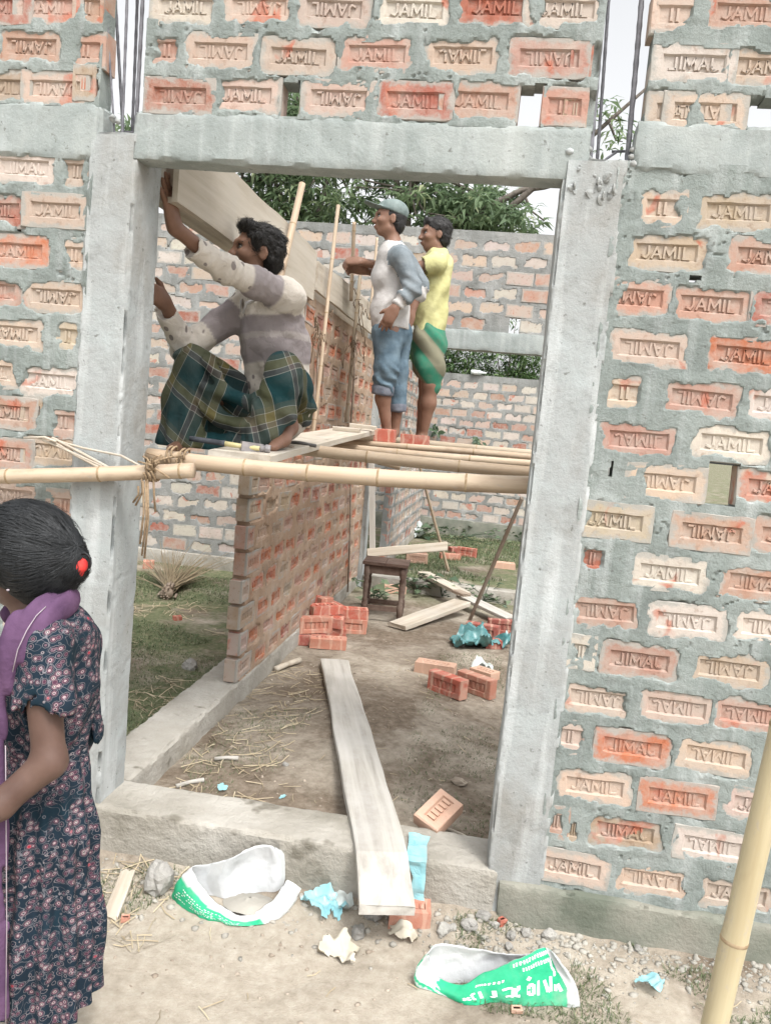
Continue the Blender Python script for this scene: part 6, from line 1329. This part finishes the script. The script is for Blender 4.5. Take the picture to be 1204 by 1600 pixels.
for k in range(12):
    a = Jg(random.uniform(60, 118), random.uniform(800, 920), -.03); q = a+np.array([random.uniform(.0, .03), random.uniform(-.03, .02), random.uniform(-.03, .02)]); mb.tube([a, (a+q)/2+[.006, 0, .006], q, q+[random.uniform(-.004, .02), 0, random.uniform(-.03, .01)]], [.0007, .0006, .0005, .0003], 4)
th = np.linspace(-.6, 4.2, 16); cl = Jg(131, 879, -.02); mb.put('stray_hair', M['hair_girl'], hr, True); mb = MB().tube([cl+np.array([.017*math.cos(t), 0, .021*math.sin(t)]) for t in th], .0022, 6)
mb.tube([cl+np.array([.014*math.cos(t), .004, .018*math.sin(t)]) for t in th], .0014, 6); mb.put('hair_loop', M['hair_girl'], hr, True)
S = SDF(Jg(126, 888)-.06, Jg(126, 888)+.06, .004); S.cone(Jg(122, 893, -.02), Jg(129, 881, -.02), .008, .008, .01); S.ell(Jg(125, 887, -.02), [.006, .011, .008]); S.disp(lambda P, i, t: .003*fbm(P*90, 2), .02); V, F = S.mesh(); put('hair_band', V, F, M['red_band'], g1, True)
mb = MB(); bm = bmesh.new(); bmesh.ops.create_icosphere(bm, subdivisions=1, radius=.004); Vv = np.array([v.co[:] for v in bm.verts]); Ff = [tuple(v.index for v in f.verts) for f in bm.faces]; bm.free(); put('earring', Vv*[1, 1, .7]+Jg(13, 922, -.09), Ff, M['white_thread'], g1, True)
# dress
S = SDF(np.array([Jg(-75, 1600)[0], -1.25, .16]), np.array([Jg(175, 900)[0]+.03, -.45, Jg(40, 940)[2]+.03]), .0068)
S.chain([Jg(80, 1000, .01), Jg(78, 1070, .01), Jg(72, 1130, .01), Jg(68, 1165, .01)], [.092, .102, .088, .076], .04, flat=((1, .2, 0), .95), pid=1)
S.cone(Jg(66, 1003, -.10), Jg(118, 1000, .12), .062, .058, .05, pid=1)
S.chain([Jg(68, 1165, .01), Jg(69, 1215, .01), Jg(70, 1300, .01), Jg(68, 1450, .01), Jg(66, 1680, .01)], [.076, .090, .104, .118, .130], .04, pid=3)
def flare(P, t): return .010*np.sin(np.arctan2(P[..., 1]+.98, P[..., 0]-Jg(72, 1090)[0])*7)*t
S.cone(Jg(64, 1010, -.11), Jg(76, 1098, -.13), .058, .066, .02, pid=2, fn=flare); S.cone(Jg(118, 1010, .12), Jg(116, 1140, .16), .055, .062, .02, pid=2, fn=lambda P, t: .010*np.sin(P[..., 0]*160)*t)
def fg(P, i, t):
    th = np.arctan2(P[:, 1]+.84, P[:, 0]-Jg(69, 1300)[0]); dn = sstep(Jg(70, 1170)[2], Jg(70, 1420)[2], P[:, 2])
    return (i == 3)*(.0035+.0085*dn)*np.sin(th*13+3*fbm(P*[4, 4, 2], 2))+(i == 3)*.006*dn*np.sin(th*7+2)+.006*fbm(P*[12, 12, 7], 3)+(i == 1)*.005*np.sin((P[:, 0]-P[:, 1])*70+P[:, 2]*20+4*fbm(P*6, 2))*sstep(Jg(70, 1040)[2], Jg(70, 1140)[2], P[:, 2])
S.disp(fg, .045); A, Bq = Jg(64, 1010, -.11), Jg(78, 1104, -.135); d = nrm(Bq-A); S.cone(Bq-d*.03, Bq+d*.06, .046, .060, 0, cut=True); S.plane(Jg(120, 1592, 0), (.10, 0, -1)); V, F = S.mesh(); put('dress', V, F, M['dress'], g1, True)
# scarf
S = SDF(np.array([Jg(-60, 1600)[0], -1.30, .22]), np.array([Jg(125, 900)[0]+.03, -.55, Jg(40, 905)[2]+.03]), .0066); nn = nrm((.35, -.8, .45))
def dense(P, n=34): P = np.array(P); x = np.linspace(0, len(P)-1, n); Q = np.stack([np.interp(x, range(len(P)), P[:, k]) for k in range(3)], 1); [Q.__setitem__(slice(1, -1), (Q[:-2]+2*Q[1:-1]+Q[2:])/4) for _ in range(5)]; return Q
Q = dense([Jg(103, 933, .05), Jg(100, 938, -.02), Jg(75, 956, -.10), Jg(42, 978, -.15), Jg(14, 1015, -.17), Jg(-8, 1080, -.175), Jg(-12, 1180, -.17), Jg(-10, 1300, -.17), Jg(-8, 1460, -.16), Jg(-10, 1640, -.16)], 60)
S.chain(list(Q), list(np.interp(np.linspace(0, 1, 60), [0, .12, .3, .5, 1], [.019, .023, .022, .017, .020])), .012, flat=(nrm((.30, -.85, .30)), .40)); S.chain(list(dense([Jg(103, 933, .05), Jg(60, 940, .12), Jg(20, 960, .06)], 20)), [.026]*20, .015, flat=((0, 0, 1), .8))
S.disp(lambda P, i, t: .0022*np.sin((P[:, 0]*.9+P[:, 2]*.16)*210+4*fbm(P*5, 2))+.003*fbm(P*9, 2), .03); V, F = S.mesh(); sf = put('scarf', V, F, M['purple'], g1, True)
mb = MB().tube([Jg(72, 948, -.118), Jg(57, 962, -.145), Jg(42, 985, -.172), Jg(28, 1015, -.185), Jg(20, 1050, -.188)], .0011, 5); mb.tube([Jg(9, 1165, -.176), Jg(10, 1300, -.176), Jg(11, 1450, -.166), Jg(9, 1620, -.166)], .0012, 5); mb.put('edge_thread', M['white_thread'], sf, True)
# ================================================================ sacks, plastic, litter
def sack_material(name, pat):
    m, nt, b = _new(name); v = coords(nt, rand=False); a = N_(nt, 'Attribute', attribute_name='ink')
    gcol = ramp(nt, noise(nt, v, 16, 4), [(.3, (.010, .34, .16)), (.7, (.03, .46, .235))]); w = ramp(nt, noise(nt, v, 12, 4), [(.3, (.48, .50, .50)), (.7, (.60, .61, .61))])
    c = mixc(nt, a.outputs['Fac'], w, gcol); c = mixc(nt, ramp(nt, noise(nt, v, 9, 6, .7), [(.5, 0.0), (.75, .35)]), c, (.42, .40, .35))
    L_(nt, c, b.inputs['Base Color']); b.inputs['Roughness'].default_value = .5; b.inputs['Specular IOR Level'].default_value = .4
    wv = N_(nt, 'TexWave', bands_direction='X'); wv.inputs['Scale'].default_value = 150; wv.inputs['Distortion'].default_value = 2; L_(nt, v, wv.inputs['Vector'])
    h = mixc(nt, .25, noise(nt, v, 26, 4, .6, .8), wv.outputs['Fac']); bumpn(nt, b, h, .5, .006); return m
M['sack'] = sack_material('woven_sack', 0); M['ink'] = mat('white_sack_print', (.60, .63, .62), (.72, .74, .73), 40, bump=0, rough=.5)
M['sack_in'] = mat('white_sack_inside', (.46, .48, .49), (.60, .61, .62), 8, bump=.5, bscale=60, rough=.5)
def catmull(P, n):
    P = np.array(P, float); m = len(P); out = []
    for u in np.linspace(0, m, n, endpoint=False):
        i = int(u); f = u-i; a, b_, c, d = P[(i-1) % m], P[i % m], P[(i+1) % m], P[(i+2) % m]
        out.append(.5*((2*b_)+(-a+c)*f+(2*a-5*b_+4*c-d)*f*f+(-a+3*b_-3*c+d)*f**3))
    return np.array(out)
def sack(label, ctl, ink, marks, th=.0028, NR=150, NT=16, bulge=.02, seed=0.):
    G0 = catmull([gp(*g) for g, r, l in ctl], NR); R0 = catmull([at(r[0], r[1], 'Y', gp(*g)[1]+l) for g, r, l in ctl], NR)
    G0[:, 2] = gheight(G0[:, 0], G0[:, 1])+.002; R0[:, 2] = np.maximum(R0[:, 2], G0[:, 2]+.012); cen = G0.mean(0)
    t = np.linspace(0, 1, NT); P = G0[:, None]*(1-t)[None, :, None]+R0[:, None]*t[None, :, None]
    outd = G0-cen; outd[:, 2] = 0; outd /= np.linalg.norm(outd, axis=1)[:, None]
    P = P+outd[:, None]*(bulge*np.sin(math.pi*t*.9))[None, :, None]
    q = P.reshape(-1, 3); P = P+(.008*fbm(q*18+seed, 3)+.008*(.3-np.abs(fbm(q*30+seed, 2)))+.002*fbm(q*70, 2)).reshape(NR, NT)[..., None]*outd[:, None]
    th_ = np.linspace(0, len(ctl), NR, endpoint=False)
    I = np.array([[ink(a, b_) for b_ in t] for a in th_], float)
    i = np.arange(NR*NT).reshape(NR, NT); j = np.roll(i, -1, 0); Fo = np.stack([i[:, :-1], j[:, :-1], j[:, 1:], i[:, 1:]], -1).reshape(-1, 4)
    inn = P-outd[:, None]*th; fl = cen[None]*.0; n = NR*NT
    rim = np.stack([i[:, -1], j[:, -1], j[:, -1]+n, i[:, -1]+n], -1)
    V = np.concatenate([P.reshape(-1, 3), inn.reshape(-1, 3)]); nn_ = np.cross(P[1, 1]-P[0, 1], P[0, 2]-P[0, 1])@outd[0]
    F = np.concatenate([Fo, Fo[:, ::-1]+n, rim])
    o = put('cement_sack', V, F, [M['sack'], M['sack_in']], None, True, {'ink': np.r_[I.ravel(), I.ravel()*0]}); mi = np.zeros(len(F), np.int32); mi[len(Fo):2*len(Fo)] = 1; o.data.polygons.foreach_set('material_index', mi)
    bmx = bmesh.new(); bmx.from_mesh(o.data); bmesh.ops.recalc_face_normals(bmx, faces=bmx.faces); bmx.to_mesh(o.data); bmx.free()
    tag(o, label, 'sack', 'cut cement sacks lying in front of the sill')
    def surf(a, b_):
        x = (a/len(ctl))*NR; i0 = int(math.floor(x)) % NR; f = x-math.floor(x); y = min(max(b_, 0), .999)*(NT-1); k = int(y); g = y-k; i1 = (i0+1) % NR
        return (P[i0, k]*(1-f)+P[i1, k]*f)*(1-g)+(P[i0, k+1]*(1-f)+P[i1, k+1]*f)*g+outd[i0]*.0022
    def quad(a0, b0, a1, b1, w, mb):     # a stroke on the surface
        n_ = max(2, int(abs(a1-a0)/.06)+2); V = []
        L = math.hypot((a1-a0)*.6, b1-b0)+1e-6; na, nb = -(b1-b0)/L, (a1-a0)*.6/L
        for k in range(n_):
            f = k/(n_-1); a = a0+(a1-a0)*f; b_ = b0+(b1-b0)*f; V += [surf(a+na*w/.6*.5, b_+nb*w*.5), surf(a-na*w/.6*.5, b_-nb*w*.5)]
        mb.add(V, [(2*k, 2*k+1, 2*k+3, 2*k+2) for k in range(n_-1)])
    mb = MB(); marks(lambda *s_: quad(*s_, mb)); mb.put('print', M['ink'], o); return o
ctl1 = [((268, 1402), (303, 1356), .0), ((300, 1428), (318, 1387), .03), ((340, 1443), (345, 1413), .05), ((395, 1447), (383, 1431), .03), ((440, 1432), (424, 1404), .03), ((465, 1402), (446, 1376), .02), ((481, 1373), (457, 1346), .0),
        ((440, 1384), (428, 1325), -.03), ((400, 1396), (398, 1323), -.02), ((360, 1405), (365, 1341), -.01), ((322, 1400), (328, 1350), .0)]
def ink1(a, t):
    if a > 10.3 or a < .6: return 1.0 if t < .72 else 0.0
    if a < 3.35: return 1.0 if t < .80-.12*a/3 else 0.0
    if a < 5.15: return 0.0
    if a < 5.6: return 1.0
    if a < 5.95: return 0.0
    return 1.0 if a < 6.6 else 0.0
def marks1(q):
    r = random.Random(4)
    for row in range(5):
        b0 = .22+row*.09
        a = .35+row*.05
        while a < 2.7:
            l = r.uniform(.03, .09)
            if r.random() < .82: q(a, b0, a+l, b0, .030)
            a += l+r.uniform(.03, .06)
    for k in range(3): q(5.33+k*.07, .50+.12*k, 5.40+k*.07, .62+.12*k, .05)
sack('cut white and green cement sack left of the ramp plank, holding a little sand', ctl1, ink1, marks1, seed=1.)
mb = MB(); cs = gp(390, 1415)
sg_ = [cs+np.array([.088*r*math.cos(a), .062*r*math.sin(a), .026-.02*r*r+.006*float(fbm(np.array([[r*9*math.cos(a), r*9*math.sin(a), .3]]), 3)[0])]) for r in np.linspace(.04, 1, 9) for a in np.arange(26)*2*math.pi/26]
mb.add(sg_, [(i*26+k, i*26+(k+1) % 26, (i+1)*26+(k+1) % 26, (i+1)*26+k) for i in range(8) for k in range(26)]); tag(mb.put('sand_heap', M['rubble'], None, True), 'grey sand left inside the sack by the ramp plank', 'sand')
ctl2 = [((647, 1541), (672, 1492), .0), ((690, 1556), (686, 1524), .04), ((735, 1572), (724, 1538), .04), ((778, 1567), (760, 1516), .04), ((825, 1573), (810, 1496), .05), ((872, 1573), (849, 1480), .05), ((904, 1573), (866, 1500), .0),
        ((880, 1545), (854, 1486), -.02), ((820, 1532), (806, 1492), -.02), ((762, 1536), (746, 1484), -.02), ((705, 1537), (690, 1475), -.02)]
def ink2(a, t):
    if a < .5: return 1.0 if (t*3+a*2) % 1 < .6 else 0.0
    if a < 1.2: return 1.0 if (t*2.2+a*1.5) % 1 < .55 else 0.0
    if a < 5.35: return 1.0
    return 0.0 if a < 10.4 else (1.0 if (t*3+a) % 1 < .5 else 0.0)
def marks2(q):
    # big slanted headline of the sack, read left to right, and two small lines above it
    g = [[(.0, .30, .22, .42), (.05, .42, .20, .28)], [(.02, .26, .06, .5), (.06, .5, .2, .5), (.0, .28, .13, .28)], [(.04, .26, .09, .52)], [(.0, .28, .1, .28), (.1, .28, .13, .5)], [(.0, .5, .22, .5), (.03, .28, .2, .28), (.2, .28, .24, .5)], [(.03, .26, .08, .54)],
         [(.02, .3, .16, .3), (.16, .3, .18, .5), (.18, .5, .05, .5), (.05, .5, .02, .3), (.06, .6, .14, .66)], [(.03, .26, .08, .54)], [(.0, .5, .08, .27), (.08, .27, .18, .34), (.18, .27, .2, .54)], [(.05, .27, .1, .62), (.1, .62, .02, .70), (.02, .70, .08, .80), (.1, .4, .2, .27)]]
    a = 2.0
    for gl in g:
        for (x0, y0, x1, y1) in gl: q(a+x0*1.15, y0, a+x1*1.15, y1, .062)
        a += .31
    r = random.Random(7)
    for (b0, s, e, w) in ((.80, 3.9, 5.15, .045), (.92, 3.7, 5.2, .05), (.70, 2.6, 3.3, .05)):
        a = s
        while a < e:
            l = r.uniform(.03, .08); q(a, b0-.02, a+l*.5, b0+.03, w*.6); q(a, b0+.03, a+l, b0+.03, w*.5); a += l+.04
sack('cut green and white cement sack with large white lettering, right of the ramp plank', ctl2, ink2, marks2, seed=3.)

def plastic_material(name, a, b2, alpha):
    m, nt, b = _new(name); v = coords(nt); c = ramp(nt, noise(nt, v, 18, 4), [(.3, a), (.7, b2)]); L_(nt, c, b.inputs['Base Color']); b.inputs['Roughness'].default_value = .32; b.inputs['Specular IOR Level'].default_value = .5
    b.inputs['Alpha'].default_value = alpha; bumpn(nt, b, noise(nt, v, 50, 4), .4, .004); return m
M['blue_film'] = plastic_material('thin_blue_plastic', (.22, .50, .56), (.36, .62, .66), .82); M['teal_film'] = plastic_material('teal_plastic_sheet', (.04, .16, .17), (.13, .27, .27), 1.0); M['pale_film'] = plastic_material('pale_plastic', (.45, .50, .48), (.58, .62, .60), .9)
M['card'] = mat('torn_cement_paper', (.42, .38, .30), (.54, .50, .42), 12, bump=.5, bscale=40)
def crumple(name, label, c, sx, sy, h, m, seed, n=26, yaw=0., cat='litter', f=18., hole=.0, base=None):
    u = np.linspace(-1, 1, n); A, Bq = np.meshgrid(u, u, indexing='ij'); r = np.hypot(A, Bq); ang = np.arctan2(Bq, A); edge = .72+.28*vnoise(np.stack([np.cos(ang)*2+seed, np.sin(ang)*2, 0*ang], -1))
    P = np.stack([A*sx/2, Bq*sy/2, 0*A+seed], -1); rid = np.abs(fbm(P*f, 3)); z = h*(np.minimum(rid*1.5, .8)+.22*fbm(P*f*2.1, 2)+.10)
    X = A*sx/2+.4*h*fbm(P*f+9, 2); Y = Bq*sy/2+.4*h*fbm(P*f+17, 2); Rz_ = rotz(yaw); Q = np.stack([X, Y, z], -1) @ Rz_.T+np.array(c)
    gz_ = gheight(Q[..., 0], Q[..., 1])+.003 if base is None else base; Q[..., 2] = np.maximum(Q[..., 2]-c[2]+gz_, gz_)
    cu = (r[:-1, :-1]+r[1:, 1:])/2; ce = (edge[:-1, :-1]+edge[1:, 1:])/2; keep = cu < ce; i = np.arange(n*n).reshape(n, n); F = np.stack([i[:-1, :-1], i[1:, :-1], i[1:, 1:], i[:-1, 1:]], -1)[keep]
    Qf = Q.reshape(-1, 3); used = np.zeros(n*n, bool); used[F.ravel()] = True; re = np.cumsum(used)-1
    return tag(put(name, Qf[used], re[F], M[m], None, False), label, cat)
crumple('plastic_scrap', 'crumpled thin blue plastic on the ground between the left sack and the ramp plank', gp(508, 1418), .15, .20, .05, 'blue_film', 3.3, yaw=.5)
crumple('plastic_scrap', 'paler clear plastic piece touching the crumpled blue plastic', gp(532, 1405), .09, .12, .04, 'pale_film', 8.3, yaw=.2)
crumple('plastic_scrap', 'bright blue plastic scrap in the rubble left of the right bamboo pole', gp(1017, 1546), .10, .09, .055, 'blue_film', 5.1, yaw=.9)
crumple('paper_scrap', 'torn cream cement-bag paper on the ground below the ramp plank', gp(530, 1492), .16, .12, .045, 'card', 6.4, yaw=-.2, cat='paper')
crumple('paper_scrap', 'curled cream paper strip beside the brick under the ramp plank', gp(630, 1466), .12, .055, .05, 'card', 9.4, yaw=-.35, cat='paper')
crumple('plastic_sheet', 'crumpled teal plastic sheet on the passage floor by the right column', at(748, 1010, 'Z', .1)+[0, .05, 0], .42, .62, .14, 'teal_film', 2.2, n=40, yaw=-.5, f=8.)
crumple('plastic_scrap', 'greyish plastic end of the teal sheet, near the three bricks', at(752, 1045, 'Z', .1), .17, .24, .07, 'pale_film', 7.2, yaw=.3, f=14.)
crumple('plastic_scrap', 'tiny blue scrap on the passage floor left of the ramp plank, nearer the partition', gp(346, 1236), .05, .05, .016, 'blue_film', 4.4, n=12); crumple('plastic_scrap', 'tiny blue scrap on the passage floor close to the ramp plank', gp(441, 1246), .035, .045, .016, 'blue_film', 5.9, n=12)
# blue strip hanging over the sill
def ribbon(name, label, pts, ws, m, cat, th=.0012, seed=0.):
    pts = np.array(pts, float); n = 40; s = np.linspace(0, len(pts)-1, n); C = np.stack([np.interp(s, range(len(pts)), pts[:, i]) for i in range(3)], 1); W = np.interp(s, range(len(ws)), ws); T = np.gradient(C, axis=0); T /= np.linalg.norm(T, axis=1)[:, None]; L = np.array([1.0, .0, 0]); k = 9; V = []
    for i in range(n):
        up = np.cross(L, T[i]); up /= np.linalg.norm(up); up *= np.sign(up[2]-up[1]) or 1
        for j in range(k): f = j/(k-1)-.5; q = C[i]+L*W[i]*f; q = q+up*(.004+.010*abs(float(fbm(np.array([q*26+seed]), 2)[0]))); V.append(q)
    F = [(i*k+j, i*k+j+1, (i+1)*k+j+1, (i+1)*k+j) for i in range(n-1) for j in range(k-1)]; return tag(put(name, V, F, M[m], None, False), label, cat)
ribbon('plastic_strip', 'light blue plastic strip hanging over the doorway sill beside the ramp plank', [at(655, 1306, 'Z', .204), at(652, 1322, 'Z', .204), at(650, 1342, 'Z', .206), PT(652, 1352, -.026), PT(655, 1372, -.030), PT(650, 1396, -.034), PT(655, 1425, -.05)], [.075, .060, .068, .055, .040, .048, .05], 'blue_film', 'plastic strip')
# small sticks and bits
for (a, b_, r, lab, mm) in [((275, 1232), (318, 1222), .009, 'pale stick lying at the inner edge of the sill, near the left column', 'plank_pale'), ((335, 1189), (372, 1188), .009, 'pale bone-like stick on the passage floor', 'plank_pale'), ((430, 1050), (468, 1036), .018, 'rotten wood piece against the partition foot', 'plank'), ((700, 1298), (740, 1318), .006, 'thin twig behind the pale brick on the sill', 'plank'), ((662, 1268), (670, 1280), .006, 'short twig tip above the pale brick on the sill', 'plank')]:
    A, Bq = gp(*a)+[0, 0, r], gp(*b_)+[0, 0, r]; mb = MB().tube([A, (A+Bq)/2+[0, .004, .003], Bq], [r, r*.9, r*1.1], 8); tag(mb.put('stick', M[mm], None, True), lab, 'stick')
A, Bq = gp(172, 1440), gp(199, 1370); plank('wood_splinter', 'flat splintered board lying on the ground beside the girl', [A+[0, 0, .018], Bq+[0, 0, .022]], (1, .2, 0), .038, .016, 'plank', cat='splinter', wob=.012, ends=.02)
# bottle on the far wall
q0, q1 = at(735, 583, 'Y', 9.47), at(758, 578, 'Y', 9.5); q0[2] = q1[2] = 2.455+.035; M['bottle'] = plastic_material('frosted_bottle', (.50, .56, .54), (.66, .70, .68), .85); M['paper_white'] = mat('white_label', (.62, .63, .62), (.70, .71, .70), 30, bump=0)
d = nrm(q1-q0); bo = thing('bottle', 'empty clear plastic bottle lying on top of the far wall', 'bottle', tuple(q0)); MB().tube([q0, q0+d*.01, q0+d*.13, q0+d*.17, q0+d*.20], [.030, .034, .034, .018, .012], 12).put('bottle_body', M['bottle'], bo, True); MB().tube([q0+d*.20, q0+d*.222], [.014, .014], 10).put('cap', M['paper_white'], bo, True); MB().tube([q0+d*.04, q0+d*.10], [.0347, .0347], 12, cap=False).put('label', M['paper_white'], bo, True)
# weeds by the cross beam and the far wall
def weed(label, px, py, n, r, lf, seed, z=None, h=.12):
    rng = np.random.default_rng(seed); c = gp(px, py, z); k = n; a = rng.random(k)*6.283; B0 = np.stack([c[0]+r*rng.normal(0, .5, k), c[1]+r*rng.normal(0, .5, k), c[2]+h*rng.random(k)], -1); Dr = np.stack([np.cos(a), np.sin(a), rng.uniform(-.1, .7, k)], -1); Nr = np.stack([rng.normal(0, .3, k), rng.normal(0, .3, k), np.ones(k)], -1); Ln = lf*rng.uniform(.5, 1.2, k)
    V, F = leaves(B0, Dr, Nr, Ln, Ln*rng.uniform(.5, .8, k), .12); t = thing('weed', label, 'weed', tuple(c)); put('leaves', V, F, M['weed'], t, attrs={'tone': np.repeat(rng.random(k), 5)})
    mb = MB()
    for i in range(0, k, 3): mb.tube([c+[0, 0, -.01], (c+B0[i])/2+[0, 0, .02], B0[i]], .003, 4)
    mb.put('stem', M['weed'], t); return t
for k, (px, py, n, r, lf, lab) in enumerate([(585, 938, 26, .22, .13, 'broad-leaved weed behind the left legs of the stool'), (650, 925, 34, .26, .12, 'broad-leaved weed under the cross beam, right of the stool'), (690, 930, 22, .2, .08, 'small weed under the crossing planks'), (755, 938, 40, .3, .08, 'weeds along the cross beam by the batten'), (652, 840, 30, .25, .16, 'dark weed at the foot of the second partition'), (800, 845, 60, .6, .10, 'dark weeds along the foot of the far wall, right part'), (715, 842, 60, .7, .10, 'dark weeds along the foot of the far wall, left part')]): weed(lab, px, py, n, r, lf, 60+k, .1, h=.16)
for px, py, lab in ((745, 690, 'small weed growing from a joint of the far wall above the scaffold'), (682, 676, 'tiny weed growing from the far wall near the yellow shirt man')): 
    c = at(px, py, 'Y', 9.46); rng = np.random.default_rng(int(px)); k = 16; a = rng.random(k)*6.28; V, F = leaves(np.repeat(c[None], k, 0)+rng.normal(0, .03, (k, 3)), np.stack([np.cos(a), -.4+0*a, np.sin(a)], -1), np.tile([0, -1., .3], (k, 1)), .10*rng.uniform(.6, 1.2, k), .045+0*a, .1); tag(put('weed', V, F, M['weed'], attrs={'tone': np.repeat(rng.random(k), 5)}), lab, 'weed')
crumple('plastic_sheet', 'grey cloth lump at the foot of the second partition in the far room', at(650, 838, 'Z', .1), .5, .5, .25, 'pale_film', 12.2, n=26, f=7., base=.1)
